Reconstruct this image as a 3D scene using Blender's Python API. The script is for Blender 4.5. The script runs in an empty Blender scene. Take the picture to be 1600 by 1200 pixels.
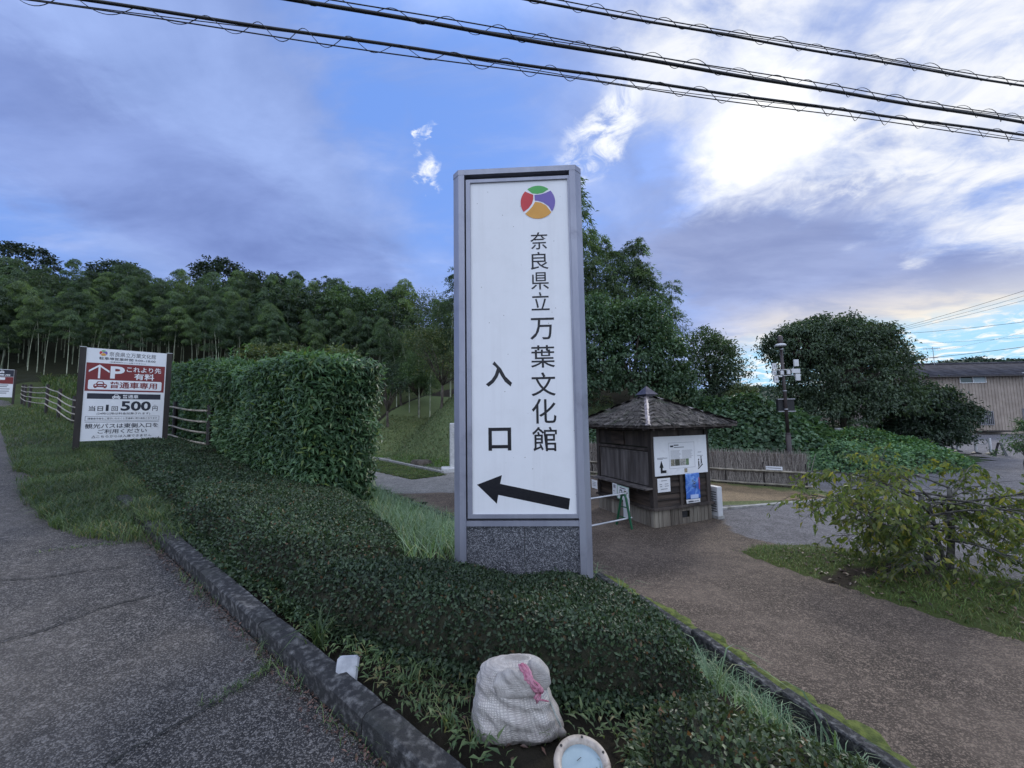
import bpy, bmesh, math, random
import numpy as np
from mathutils import Vector, Matrix, noise as mnoise

random.seed(7); RNG = np.random.default_rng(11)
SC = bpy.context.scene
COL = SC.collection
R = math.radians

# ------------------------------------------------------------------ camera
cam_d = bpy.data.cameras.new('camera'); cam = bpy.data.objects.new('camera', cam_d); COL.objects.link(cam)
cam_d.sensor_width = 36.0; cam_d.lens = 36.0 * 601.0 / 1600.0
cam_d.clip_start = 0.05; cam_d.clip_end = 3000
EYE = Vector((0, 0, 1.6))
CM = Matrix.Rotation(R(94.8), 3, 'X') @ Matrix.Rotation(R(-0.9), 3, 'Z')
cam.matrix_world = Matrix.Translation(EYE) @ CM.to_4x4()
SC.camera = cam

def ray(px, py):
    return CM @ Vector(((px - 800) / 601.0, (600 - py) / 601.0, -1.0))
def at_y(px, py, y):
    d = ray(px, py); return EYE + d * (y / d.y)
def at_z(px, py, z):
    d = ray(px, py); return EYE + d * ((z - 1.6) / d.z)

# ------------------------------------------------------------------ world / sky
SUN_DIR = ray(1190, 195).normalized()
SUN_EL = math.asin(SUN_DIR.z); SUN_AZ = math.atan2(SUN_DIR.x, SUN_DIR.y)
SC.view_settings.view_transform = 'Standard'; SC.view_settings.look = 'None'
SC.view_settings.exposure = 0.18; SC.view_settings.gamma = 1.0; SC.view_settings.use_curve_mapping = False

class NT:
    """tiny node-tree helper"""
    def __init__(s, tree): s.t = tree; s.n = tree.nodes; s.l = tree.links
    def new(s, typ, **kw):
        nd = s.n.new(typ)
        for k, v in kw.items(): setattr(nd, k, v)
        return nd
    def link(s, a, b): s.l.new(a, b)
    def setin(s, sock, v):
        if isinstance(v, bpy.types.NodeSocket): s.l.new(v, sock)
        else: sock.default_value = v
    def math(s, op, a, b=0.0, c=0.0, clamp=False):
        nd = s.new('ShaderNodeMath', operation=op, use_clamp=clamp)
        s.setin(nd.inputs[0], a); s.setin(nd.inputs[1], b); s.setin(nd.inputs[2], c)
        return nd.outputs[0]
    def vmath(s, op, a, b=(0, 0, 0), out=0):
        nd = s.new('ShaderNodeVectorMath', operation=op)
        s.setin(nd.inputs[0], a); s.setin(nd.inputs[1], b)
        return nd.outputs[out]
    def mix(s, f, a, b, mode='MIX'):
        nd = s.new('ShaderNodeMix', data_type='RGBA', blend_type=mode)
        s.setin(nd.inputs[0], f)
        s.setin(nd.inputs[6], a if isinstance(a, bpy.types.NodeSocket) else (*a[:3], 1))
        s.setin(nd.inputs[7], b if isinstance(b, bpy.types.NodeSocket) else (*b[:3], 1))
        return nd.outputs[2]
    def rng(s, v, a, b, c=0.0, d=1.0, smooth=True):
        nd = s.new('ShaderNodeMapRange', interpolation_type='SMOOTHSTEP' if smooth else 'LINEAR', clamp=True)
        s.setin(nd.inputs[0], v)
        for i, q in enumerate((a, b, c, d)): s.setin(nd.inputs[i + 1], q)
        return nd.outputs[0]
    def noise(s, vec, scale, detail=4.0, rough=0.55, dist=0.0, out=0, dims='3D'):
        nd = s.new('ShaderNodeTexNoise', noise_dimensions=dims)
        if vec is not None: s.link(vec, nd.inputs['Vector'])
        s.setin(nd.inputs['Scale'], scale); nd.inputs['Detail'].default_value = detail
        nd.inputs['Roughness'].default_value = rough; nd.inputs['Distortion'].default_value = dist
        return nd.outputs[out]
    def ramp(s, f, stops, interp='LINEAR'):
        nd = s.new('ShaderNodeValToRGB'); cr = nd.color_ramp; cr.interpolation = interp
        while len(cr.elements) < len(stops): cr.elements.new(0.5)
        for e, (p, c) in zip(cr.elements, stops):
            e.position = p; e.color = (*c[:3], 1) if not isinstance(c, (int, float)) else (c, c, c, 1)
        s.link(f, nd.inputs[0]); return nd.outputs[0]

world = bpy.data.worlds.new('World'); SC.world = world; world.use_nodes = True
def build_sky():
    t = NT(world.node_tree); t.n.clear()
    out = t.new('ShaderNodeOutputWorld'); bg = t.new('ShaderNodeBackground'); t.link(bg.outputs[0], out.inputs[0])
    bg.inputs['Strength'].default_value = SKY_STRENGTH
    sky = t.new('ShaderNodeTexSky', sky_type='NISHITA'); sky.sun_disc = False
    sky.sun_elevation = SUN_EL; sky.sun_rotation = SUN_AZ; sky.altitude = 100; sky.air_density = 1.0; sky.dust_density = 0.6; sky.ozone_density = 3.0
    k = 1.0 / SKY_STRENGTH                       # cloud colours below are radiances
    tc = t.new('ShaderNodeTexCoord').outputs['Generated']
    xyz = t.new('ShaderNodeSeparateXYZ'); t.link(tc, xyz.inputs[0]); X, Y, Z = xyz.outputs
    el = t.math('MULTIPLY', t.math('ARCSINE', Z), 57.2958)
    az = t.math('MULTIPLY', t.math('ARCTAN2', X, Y), 57.2958)
    zz = t.math('ADD', t.math('MAXIMUM', Z, 0.0), 0.18)
    pl = t.new('ShaderNodeCombineXYZ'); t.link(t.math('DIVIDE', X, zz), pl.inputs[0]); t.link(t.math('DIVIDE', Y, zz), pl.inputs[1])
    P = pl.outputs[0]
    big = t.noise(P, 1.1, 7, 0.55, 0.6)
    rot = t.new('ShaderNodeMapping'); t.link(P, rot.inputs[0]); rot.inputs['Rotation'].default_value = (0, 0, R(35)); rot.inputs['Scale'].default_value = (0.9, 1.7, 1)
    streak = t.noise(rot.outputs[0], 1.8, 9, 0.58, 0.35)
    fine = t.noise(P, 7.0, 9, 0.65, 1.2)
    wob = t.noise(P, 2.2, 6, 0.6, 0.3, out=1)
    wob2 = t.noise(P, 9.0, 7, 0.65, 0.6, out=1)
    uv = t.new('ShaderNodeCombineXYZ'); t.link(az, uv.inputs[0]); t.link(el, uv.inputs[1])
    def warp(a, b):
        w = t.vmath('MULTIPLY', t.vmath('SUBTRACT', wob, (0.5, 0.5, 0.5)), (a, a, 0))
        w2 = t.vmath('MULTIPLY', t.vmath('SUBTRACT', wob2, (0.5, 0.5, 0.5)), (b, b, 0))
        return t.vmath('ADD', t.vmath('ADD', uv.outputs[0], w), w2)
    uvw = warp(17, 6); uvf = warp(6, 7)
    def blob(px, py, A, B, ang, lo=1.0, hi=0.35, w=uvw):
        d = ray(px, py).normalized()
        m = t.new('ShaderNodeMapping', vector_type='TEXTURE'); t.link(w, m.inputs[0])
        m.inputs['Location'].default_value = (math.degrees(math.atan2(d.x, d.y)), math.degrees(math.asin(d.z)), 0)
        m.inputs['Rotation'].default_value = (0, 0, R(ang)); m.inputs['Scale'].default_value = (A, B, 1)
        return t.rng(t.vmath('LENGTH', m.outputs[0], out=1), lo, hi)
    def union(*ms):
        r = ms[0]
        for q in ms[1:]: r = t.math('MAXIMUM', r, q)
        return r
    K = lambda c: tuple(v * k for v in c)
    # clear blue between the cloud banks
    blue = t.mix(0.75, sky.outputs[0], K((0.185, 0.365, 0.92)))
    # broad lavender-grey cloud banks
    bank = t.mix(t.rng(t.math('ADD', t.math('MULTIPLY', big, 0.7), t.math('MULTIPLY', streak, 0.3)), 0.36, 0.68), K((0.205, 0.295, 0.595)), K((0.385, 0.515, 0.91)))
    hole = union(blob(730, 150, 20, 30, 0), blob(880, 300, 13, 9, 20), blob(1040, 255, 9, 8, 30), blob(560, 60, 22, 13, -30), blob(-700, 300, 30, 20, 20), blob(2300, 200, 25, 18, -10))
    hole = t.math('MULTIPLY', hole, t.rng(streak, 0.66, 0.42))
    c = t.mix(hole, bank, blue)
    # darker underside low at the left and the grey bank low at the right
    low = t.math('MULTIPLY', union(blob(330, 330, 34, 9, -14), blob(1180, 400, 22, 10, -22), blob(1480, 460, 30, 8, -8)), 0.75)
    side = t.rng(az, -5, 15)
    c = t.mix(low, c, t.mix(t.rng(streak, 0.25, 0.75), t.mix(side, K((0.145, 0.205, 0.47)), K((0.235, 0.28, 0.49))), t.mix(side, K((0.255, 0.35, 0.70)), K((0.37, 0.425, 0.65)))))
    # white cloud lit from behind round the sun
    white = t.mix(t.rng(t.math('ADD', t.math('MULTIPLY', streak, 0.65), t.math('MULTIPLY', fine, 0.35)), 0.35, 0.60), K((0.40, 0.50, 0.78)), K((0.86, 0.875, 0.91)))
    wm = union(blob(1200, 170, 11, 12, 10, 1.0, 0.2), blob(1420, 250, 22, 5.5, -24), blob(1150, 10, 26, 11, 0, 1.0, 0.3), blob(1600, 60, 20, 15, 10, 1.0, 0.5), blob(1420, 160, 20, 9, 0), blob(1690, 330, 14, 7, -20))
    rest = t.math('MULTIPLY', t.rng(el, 44, 66), t.rng(big, 0.40, 0.55))          # mostly unseen brighter deck overhead, added to light the foreground
    back = t.math('MULTIPLY', t.rng(Y, 0.15, -0.35), t.rng(t.math('ADD', big, t.math('MULTIPLY', el, 0.002)), 0.40, 0.56))  # unseen bright cloud behind the camera, added for the same fill light
    wm = t.math('MULTIPLY', wm, t.rng(streak, 0.28, 0.54))
    c = t.mix(wm, c, white)
    c = t.mix(union(rest, back), c, t.mix(t.rng(streak, 0.30, 0.62), K((1.02, 1.22, 1.68)), K((1.42, 1.56, 1.88))))  # brighter and bluer than the visible white cloud, raised to lift panel and foliage
    glow = t.math('MULTIPLY', blob(1190, 190, 12, 10, 0, 1.0, 0.0, uvw), 0.85)
    c = t.mix(glow, c, K((1.12, 1.12, 1.10)))
    # thin bright wisps
    wis = union(blob(940, 205, 11.5, 4.2, 33, 1.0, 0.25, uvf), blob(668, 272, 2.1, 1.6, -40, 1.0, 0.2, uvf), blob(664, 224, 2.4, 0.8, 35, 1.0, 0.3, uvf))
    c = t.mix(t.math('MULTIPLY', wis, t.rng(fine, 0.32, 0.54)), c, K((0.88, 0.91, 0.96)))
    # pale strip near the horizon on the right
    cream = t.math('MULTIPLY', t.rng(az, 22, 36), t.math('MULTIPLY', t.rng(el, 3, 6), t.rng(el, 15, 9)))
    c = t.mix(t.math('MULTIPLY', cream, 0.8), c, t.mix(t.rng(streak, 0.4, 0.6), K((0.66, 0.66, 0.68)), K((0.95, 0.86, 0.70))))
    gap = t.math('MULTIPLY', t.rng(az, 24, 34), t.math('MULTIPLY', t.rng(t.math('ADD', el, t.math('MULTIPLY', big, 6)), 13.5, 10.5), 1.0))
    c = t.mix(gap, c, t.mix(t.rng(fine, 0.45, 0.62), K((0.40, 0.70, 0.95)), K((0.86, 0.90, 0.92))))
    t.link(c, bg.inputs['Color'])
SKY_STRENGTH = 0.1
build_sky()

sun_d = bpy.data.lights.new('sun', 'SUN'); sun_d.energy = 1.5; sun_d.angle = R(12); sun_d.color = (1.0, 0.96, 0.90)
sun = bpy.data.objects.new('sun', sun_d); COL.objects.link(sun)
sun.rotation_euler = (-SUN_DIR).to_track_quat('-Z', 'Y').to_euler(); sun.location = (0, 0, 30)

# ------------------------------------------------------------------ helpers
def link(o, parent=None):
    COL.objects.link(o)
    if parent is not None: o.parent = parent
    return o
def tag(o, label=None, cat=None, group=None, kind=None):
    if label: o['label'] = label
    if cat: o['category'] = cat
    if group: o['group'] = group
    if kind: o['kind'] = kind
    return o
def empty(name, loc=(0, 0, 0), rz=0.0, label=None, cat=None, group=None):
    o = bpy.data.objects.new(name, None); o.empty_display_size = 0.1
    o.location = loc; o.rotation_euler = (0, 0, rz); link(o)
    return tag(o, label, cat, group)
def copy_tree(o, parent=None):
    c = o.copy(); link(c, parent)
    for ch in list(KIDS.get(o.name, ())): copy_tree(ch, c)
    return c
KIDS = {}

def mesh_arrays(name, V, F, mats, parent=None, smooth=False, mi=None, attr=None):
    """V (n,3), F (m,k) numpy arrays -> one mesh object"""
    V = np.asarray(V, np.float32); F = np.asarray(F, np.int32)
    me = bpy.data.meshes.new(name)
    m, k = F.shape
    me.vertices.add(len(V)); me.vertices.foreach_set('co', V.ravel())
    me.loops.add(m * k); me.loops.foreach_set('vertex_index', F.ravel())
    me.polygons.add(m); me.polygons.foreach_set('loop_start', np.arange(0, m * k, k, dtype=np.int32))
    try: me.polygons.foreach_set('loop_total', np.full(m, k, np.int32))
    except Exception: pass
    if smooth: me.polygons.foreach_set('use_smooth', np.ones(m, bool))
    if not isinstance(mats, (list, tuple)): mats = [mats]
    for q in mats: me.materials.append(q)
    if mi is not None: me.polygons.foreach_set('material_index', np.asarray(mi, np.int32))
    if attr is not None:
        a = me.color_attributes.new('tint', 'FLOAT_COLOR', 'POINT')
        a.data.foreach_set('color', np.asarray(attr, np.float32).ravel())
    me.update(calc_edges=True)
    o = bpy.data.objects.new(name, me); link(o, parent)
    if parent is not None: KIDS.setdefault(parent.name, []).append(o)
    return o

class MB:
    def __init__(s): s.v = []; s.f = []; s.m = []
    def add(s, vs, fs, mi=0):
        b = len(s.v); s.v += [tuple(v) for v in vs]; s.f += [tuple(i + b for i in f) for f in fs]; s.m += [mi] * len(fs); return s
    def box(s, c, d, rz=0.0, mi=0, ch=0.0):
        x, y, z = (q / 2 for q in d); ca, sa = math.cos(rz), math.sin(rz)
        if ch > 0:      # chamfered along z edges and top
            pts = [(-x + ch, -y), (x - ch, -y), (x, -y + ch), (x, y - ch), (x - ch, y), (-x + ch, y), (-x, y - ch), (-x, -y + ch)]
            vs = [(px, py, -z) for px, py in pts] + [(px, py, z - ch) for px, py in pts] + [(px * (1 - ch / x), py * (1 - ch / y), z) for px, py in pts]
            fs = [tuple(range(7, -1, -1)), tuple(range(16, 24))]
            for r_ in (0, 8): fs += [(r_ + i, r_ + (i + 1) % 8, r_ + 8 + (i + 1) % 8, r_ + 8 + i) for i in range(8)]
        else:
            vs = [(a * x, b * y, e * z) for e in (-1, 1) for a, b in ((-1, -1), (1, -1), (1, 1), (-1, 1))]
            fs = [(3, 2, 1, 0), (4, 5, 6, 7), (0, 1, 5, 4), (1, 2, 6, 5), (2, 3, 7, 6), (3, 0, 4, 7)]
        vs = [(c[0] + p[0] * ca - p[1] * sa, c[1] + p[0] * sa + p[1] * ca, c[2] + p[2]) for p in vs]
        return s.add(vs, fs, mi)
    def prism(s, pts, z0, z1, mi=0, axis='z'):
        n = len(pts)
        if axis == 'z': lo = [(p[0], p[1], z0) for p in pts]; hi = [(p[0], p[1], z1) for p in pts]
        else: lo = [(p[0], z0, p[1]) for p in pts]; hi = [(p[0], z1, p[1]) for p in pts]
        return s.add(lo + hi, [tuple(range(n - 1, -1, -1)), tuple(range(n, 2 * n))] + [(i, (i + 1) % n, n + (i + 1) % n, n + i) for i in range(n)], mi)
    def tube(s, path, rad, n=8, mi=0, cap=True):
        path = [Vector(p) for p in path]; rad = rad if isinstance(rad, (list, tuple)) else [rad] * len(path)
        vs = []; up = Vector((0.13, 0.21, 1)).normalized(); prev = None
        for i, p in enumerate(path):
            d = (path[min(i + 1, len(path) - 1)] - path[max(i - 1, 0)])
            d = d.normalized() if d.length > 1e-9 else Vector((0, 0, 1))
            if prev is None:
                a = d.cross(Vector((1, 0, 0)) if abs(d.x) < 0.8 else Vector((0, 1, 0))).normalized()
            else:
                a = (prev - d * prev.dot(d)); a = a.normalized() if a.length > 1e-6 else d.orthogonal().normalized()
            prev = a; b = d.cross(a)
            for k in range(n):
                t = 2 * math.pi * k / n; vs.append(p + (a * math.cos(t) + b * math.sin(t)) * rad[i])
        fs = [(i * n + k, i * n + (k + 1) % n, (i + 1) * n + (k + 1) % n, (i + 1) * n + k) for i in range(len(path) - 1) for k in range(n)]
        if cap: fs += [tuple(range(n - 1, -1, -1)), tuple((len(path) - 1) * n + k for k in range(n))]
        return s.add(vs, fs, mi)
    def lathe(s, prof, n=24, c=(0, 0, 0), mi=0):
        vs = [(c[0] + r * math.cos(2 * math.pi * k / n), c[1] + r * math.sin(2 * math.pi * k / n), c[2] + z) for r, z in prof for k in range(n)]
        fs = [(i * n + k, i * n + (k + 1) % n, (i + 1) * n + (k + 1) % n, (i + 1) * n + k) for i in range(len(prof) - 1) for k in range(n)]
        return s.add(vs, fs, mi)
    def build(s, name, mats, parent=None, smooth=False):
        me = bpy.data.meshes.new(name); me.from_pydata(s.v, [], s.f)
        if not isinstance(mats, (list, tuple)): mats = [mats]
        for q in mats: me.materials.append(q)
        if len(mats) > 1: me.polygons.foreach_set('material_index', s.m)
        if smooth: me.polygons.foreach_set('use_smooth', [True] * len(me.polygons))
        me.update()
        o = bpy.data.objects.new(name, me); link(o, parent)
        if parent is not None: KIDS.setdefault(parent.name, []).append(o)
        return o

def smooth01(x): x = np.clip(x, 0, 1); return x * x * (3 - 2 * x)

# value noise in numpy (a few octaves of trilinear lattice noise)
_LAT = RNG.random((64, 64, 64)).astype(np.float32)
def vnoise(p, oct=3):
    p = np.asarray(p, np.float32); out = np.zeros(len(p), np.float32); amp = 1.0; tot = 0.0
    for o in range(oct):
        q = p * (2 ** o) + 17.3 * o; i = np.floor(q).astype(int); f = q - i; f = f * f * (3 - 2 * f)
        r = 0
        for dx in (0, 1):
            for dy in (0, 1):
                for dz in (0, 1):
                    w = (f[:, 0] if dx else 1 - f[:, 0]) * (f[:, 1] if dy else 1 - f[:, 1]) * (f[:, 2] if dz else 1 - f[:, 2])
                    r = r + w * _LAT[(i[:, 0] + dx) & 63, (i[:, 1] + dy) & 63, (i[:, 2] + dz) & 63]
        out += amp * r; tot += amp; amp *= 0.5
    return out / tot
def vnoise2(x, y, sc, oct=3):
    return vnoise(np.stack([np.ravel(x) * sc, np.ravel(y) * sc, np.zeros(np.size(x))], 1), oct).reshape(np.shape(x))

def unit(v): return v / np.maximum(np.linalg.norm(v, axis=-1, keepdims=True), 1e-9)

def leaf_arrays(P, D, N, L, W, fold=0.18, droop=0.15):
    """folded diamond leaves: P base points, D growing direction, N rough normal"""
    n = len(P); D = unit(D); S = unit(np.cross(D, N)); U = np.cross(S, D)
    L = np.broadcast_to(L, n)[:, None]; W = np.broadcast_to(W, n)[:, None]
    tip = P + D * L - U * L * droop
    mid = P + D * L * 0.45 + U * L * 0.03
    l = mid + S * W / 2 + U * W * fold; r = mid - S * W / 2 + U * W * fold
    V = np.stack([P, l, tip, r], 1).reshape(-1, 3)
    i = np.arange(n)[:, None] * 4
    F = np.concatenate([i + np.array([[0, 2, 1]]), i + np.array([[0, 3, 2]])], 0)
    return V, F
def long_leaf_arrays(P, D, N, L, W, droop=0.35):
    """lance leaves with a bend: 6 verts, 4 tris"""
    n = len(P); D = unit(D); S = unit(np.cross(D, N)); U = np.cross(S, D)
    L = np.broadcast_to(L, n)[:, None]; W = np.broadcast_to(W, n)[:, None]
    m1 = P + D * L * 0.5 + U * L * 0.06; tip = P + D * L * 0.95 - U * L * droop
    l = P + D * L * 0.38 + S * W / 2 + U * (L * 0.06 + W * 0.16); r = P + D * L * 0.38 - S * W / 2 + U * (L * 0.06 + W * 0.16)
    V = np.stack([P, l, m1, r, tip], 1).reshape(-1, 3)
    i = np.arange(n)[:, None] * 5
    F = np.concatenate([i + np.array([[0, 2, 1]]), i + np.array([[0, 3, 2]]), i + np.array([[1, 2, 4]]), i + np.array([[2, 3, 4]])], 0)
    return V, F
def blade_arrays(P, D, H, W, bend):
    """grass blades: 7 verts, 5 tris; D is horizontal lean direction"""
    n = len(P); D = unit(D); S = np.stack([-D[:, 1], D[:, 0], np.zeros(n)], 1)
    H = np.broadcast_to(H, n)[:, None]; W = np.broadcast_to(W, n)[:, None]; B = np.broadcast_to(bend, n)[:, None]
    Z = np.array([[0, 0, 1.0]])
    a = P; b = P + Z * H * 0.45 + D * H * B * 0.18; c = P + Z * H * 0.8 + D * H * B * 0.55; e = P + Z * H * (1.0 - 0.30 * np.clip(B, 0, 1.6)) + D * H * B * 1.05
    V = np.stack([a - S * W / 2, a + S * W / 2, b - S * W * 0.45, b + S * W * 0.45, c - S * W * 0.3, c + S * W * 0.3, e], 1).reshape(-1, 3)
    i = np.arange(n)[:, None] * 7
    F = np.concatenate([i + np.array([q]) for q in ([0, 1, 3], [0, 3, 2], [2, 3, 5], [2, 5, 4], [4, 5, 6])], 0)
    return V, F
def cat_arrays(parts):
    Vs, Fs, b = [], [], 0
    for V, F in parts: Vs.append(V); Fs.append(F + b); b += len(V)
    return np.concatenate(Vs), np.concatenate(Fs)

def rand_dirs(n): return unit(RNG.normal(size=(n, 3)))

def scatter(V, F, density, n=None):
    """area-weighted points on triangles / quads"""
    V = np.asarray(V, float); F = np.asarray(F)
    if F.shape[1] == 4: F = np.concatenate([F[:, [0, 1, 2]], F[:, [0, 2, 3]]])
    a, b, c = V[F[:, 0]], V[F[:, 1]], V[F[:, 2]]
    nr = np.cross(b - a, c - a); ar = np.linalg.norm(nr, axis=1) / 2
    n = n or int(ar.sum() * density)
    k = RNG.choice(len(F), n, p=ar / ar.sum()); u, v = RNG.random(n), RNG.random(n); fl = u + v > 1; u[fl] = 1 - u[fl]; v[fl] = 1 - v[fl]
    return a[k] + (b[k] - a[k]) * u[:, None] + (c[k] - a[k]) * v[:, None], unit(nr[k])

# ------------------------------------------------------------------ materials
def new_mat(name):
    m = bpy.data.materials.new(name); m.use_nodes = True
    t = NT(m.node_tree); b = next(n for n in t.n if n.type == 'BSDF_PRINCIPLED')
    return m, t, b
def mat(name, c1, c2=None, scale=6.0, rough=0.6, bump=0.0, bscale=None, metal=0.0, detail=5.0, spec=0.4, lo=0.35, hi=0.65, stretch=None, objrand=0.0, coords='Object', grime=None, gscale=2.0):
    m, t, b = new_mat(name); b.inputs['Roughness'].default_value = rough; b.inputs['Metallic'].default_value = metal
    b.inputs['Specular IOR Level'].default_value = spec
    tc = t.new('ShaderNodeTexCoord').outputs[coords]
    if stretch:
        mp = t.new('ShaderNodeMapping'); t.link(tc, mp.inputs[0]); mp.inputs['Scale'].default_value = stretch; tv = mp.outputs[0]
    else: tv = tc
    if objrand:
        oi = t.new('ShaderNodeObjectInfo'); tv = t.vmath('ADD', tv, t.vmath('MULTIPLY', oi.outputs['Location'], (3.1, 2.7, 1.9)))
    c = None
    if c2:
        f = t.rng(t.noise(tv, scale, detail, 0.6), lo, hi); c = t.mix(f, c1, c2)
        if objrand:
            f2 = t.math('MULTIPLY_ADD', oi.outputs['Random'], objrand, 1 - objrand / 2)
            v = t.new('ShaderNodeHueSaturation'); t.link(c, v.inputs['Color']); t.link(f2, v.inputs['Value']); c = v.outputs[0]
    if grime:
        g = t.rng(t.noise(tc, gscale, 7, 0.68, 0.4), 0.52, 0.72); c = t.mix(g, c if c else c1, grime)
    if c is not None: t.link(c, b.inputs['Base Color'])
    else: b.inputs['Base Color'].default_value = (*c1, 1)
    if bump:
        bp = t.new('ShaderNodeBump'); bp.inputs['Strength'].default_value = bump; bp.inputs['Distance'].default_value = 0.02
        t.link(t.noise(tv, bscale or scale * 4, 6, 0.65), bp.inputs['Height']); t.link(bp.outputs[0], b.inputs['Normal'])
    return m
def leaf_mat(name, dark, light, odd=None, odd_share=0.04, rough=0.45, trans=0.30, big=None, objvar=0.0):
    """each leaf its own shade (random per island), thin leaf transmission"""
    m, t, b = new_mat(name); b.inputs['Roughness'].default_value = rough; b.inputs['Specular IOR Level'].default_value = 0.35
    g = t.new('ShaderNodeNewGeometry'); rnd = g.outputs['Random Per Island']
    dark, light = (dark[0] * 1.12, dark[1], dark[2] * 1.35), (light[0] * 1.12, light[1], light[2] * 1.35)
    stops = [(0.0, dark), (1.0 - odd_share - 0.02, light)] if odd else [(0.0, dark), (1.0, light)]
    if odd: stops += [(1.0 - odd_share, odd), (1.0, odd)]
    c = t.ramp(rnd, stops)
    tc = t.new('ShaderNodeTexCoord').outputs['Object']
    n = t.rng(t.noise(tc, big or 0.7, 3, 0.6), 0.3, 0.7, 0.72, 1.28)
    oi = t.new('ShaderNodeObjectInfo')
    n = t.math('MULTIPLY', n, t.math('MULTIPLY_ADD', oi.outputs['Random'], 0.5 + objvar, 0.75 - objvar * 0.35))
    if objvar: c = t.mix(t.rng(oi.outputs['Random'], 0.55, 1.0, 0, 0.55), c, t.mix(1.0, c, (1.30, 1.15, 0.75), 'MULTIPLY'))
    h = t.new('ShaderNodeHueSaturation'); t.link(c, h.inputs['Color']); t.link(n, h.inputs['Value']); c = h.outputs[0]
    t.link(c, b.inputs['Base Color'])
    tr = t.new('ShaderNodeBsdfTranslucent'); t.link(t.mix(1.0, c, (1.25, 1.35, 0.6), 'MULTIPLY'), tr.inputs[0])
    mx = t.new('ShaderNodeMixShader'); mx.inputs[0].default_value = trans; t.link(b.outputs[0], mx.inputs[1]); t.link(tr.outputs[0], mx.inputs[2])
    out = next(q for q in t.n if q.type == 'OUTPUT_MATERIAL'); t.link(mx.outputs[0], out.inputs[0])
    return m

def stone_surface(name, dark, light, patch, cells, bump, tint_attr=False, moss=None, rough=0.85, spec=0.3, patch_scale=0.5):
    m, t, b = new_mat(name); b.inputs['Roughness'].default_value = rough; b.inputs['Specular IOR Level'].default_value = spec
    tc = t.new('ShaderNodeTexCoord').outputs['Object']
    vo = t.new('ShaderNodeTexVoronoi', feature='F1'); t.link(tc, vo.inputs['Vector']); vo.inputs['Scale'].default_value = cells
    vo2 = t.new('ShaderNodeTexVoronoi', feature='F1'); t.link(tc, vo2.inputs['Vector']); vo2.inputs['Scale'].default_value = cells * 0.45
    s = t.new('ShaderNodeSeparateColor'); t.link(vo.outputs['Color'], s.inputs[0])
    s2 = t.new('ShaderNodeSeparateColor'); t.link(vo2.outputs['Color'], s2.inputs[0])
    c = t.mix(t.math('MULTIPLY', t.rng(s.outputs[0], 0.30, 0.80), t.rng(vo.outputs['Distance'], 0.75, 0.30)), dark, light)
    c = t.mix(t.rng(s2.outputs[1], 0.90, 0.93, 0, 0.28), c, tuple(min(0.5, v * 1.8) for v in light))
    big = t.noise(tc, patch_scale, 8, 0.66, 0.3)
    c = t.mix(t.rng(big, 0.40, 0.68, 0, 0.42), c, patch)
    mid = t.rng(t.noise(tc, 7.0, 8, 0.75), 0.30, 0.72, 0.78, 1.20)
    h = t.new('ShaderNodeHueSaturation'); t.link(c, h.inputs['Color']); t.link(mid, h.inputs['Value']); c = h.outputs[0]
    if tint_attr:
        at = t.new('ShaderNodeVertexColor', layer_name='tint')
        edge = t.math('ADD', at.outputs['Alpha'], t.math('MULTIPLY', t.math('SUBTRACT', t.noise(tc, 2.3, 7, 0.7), 0.5), 1.1))
        sh = t.mix(1.0, at.outputs['Color'], t.mix(t.math('MULTIPLY', t.math('ADD', s.outputs[0], s2.outputs[0]), t.noise(tc, 2.5, 8, 0.7)), (0.30, 0.30, 0.30), (1.9, 1.9, 1.9)), 'MULTIPLY')
        c = t.mix(t.rng(edge, 0.35, 0.65), c, sh)
    t.link(c, b.inputs['Base Color'])
    bp = t.new('ShaderNodeBump'); bp.inputs['Strength'].default_value = bump; bp.inputs['Distance'].default_value = 0.012
    hgt = t.math('ADD', t.math('MULTIPLY', vo.outputs['Distance'], -0.8), t.math('ADD', t.math('MULTIPLY', t.noise(tc, 22, 6, 0.7), 1.0), t.math('MULTIPLY', t.noise(tc, 5, 4, 0.6), 1.6)))
    t.link(hgt, bp.inputs['Height']); t.link(bp.outputs[0], b.inputs['Normal'])
    return m

M = {}
M['asphalt'] = stone_surface('asphalt', (0.034, 0.032, 0.031), (0.225, 0.208, 0.192), (0.20, 0.176, 0.150), 130, 1.0, patch_scale=0.40)
M['gravel'] = stone_surface('gravel', (0.046, 0.034, 0.025), (0.232, 0.178, 0.134), (0.225, 0.172, 0.130), 95, 1.0, tint_attr=True, patch_scale=0.6)
def ground_mat():
    m, t, b = new_mat('ground'); b.inputs['Roughness'].default_value = 0.95; b.inputs['Specular IOR Level'].default_value = 0.1
    tc = t.new('ShaderNodeTexCoord').outputs['Object']; at = t.new('ShaderNodeVertexColor', layer_name='tint')
    v = t.mix(t.noise(tc, 9, 8, 0.72), (0.35, 0.35, 0.35), (1.7, 1.7, 1.7))
    t.link(t.mix(1.0, at.outputs['Color'], v, 'MULTIPLY'), b.inputs['Base Color'])
    bp = t.new('ShaderNodeBump'); bp.inputs['Strength'].default_value = 0.9; bp.inputs['Distance'].default_value = 0.04
    t.link(t.noise(tc, 14, 8, 0.7), bp.inputs['Height']); t.link(bp.outputs[0], b.inputs['Normal'])
    return m
M['ground'] = ground_mat()
M['kerb'] = mat('kerb_concrete', (0.030, 0.030, 0.031), (0.19, 0.187, 0.18), 24, 0.9, 1.0, 80, detail=12, lo=0.44, hi=0.74, grime=(0.04, 0.042, 0.038), gscale=4, objrand=0.25)
M['moss'] = mat('moss', (0.05, 0.07, 0.012), (0.13, 0.16, 0.03), 14, 0.95, 0.9, 60)
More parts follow.
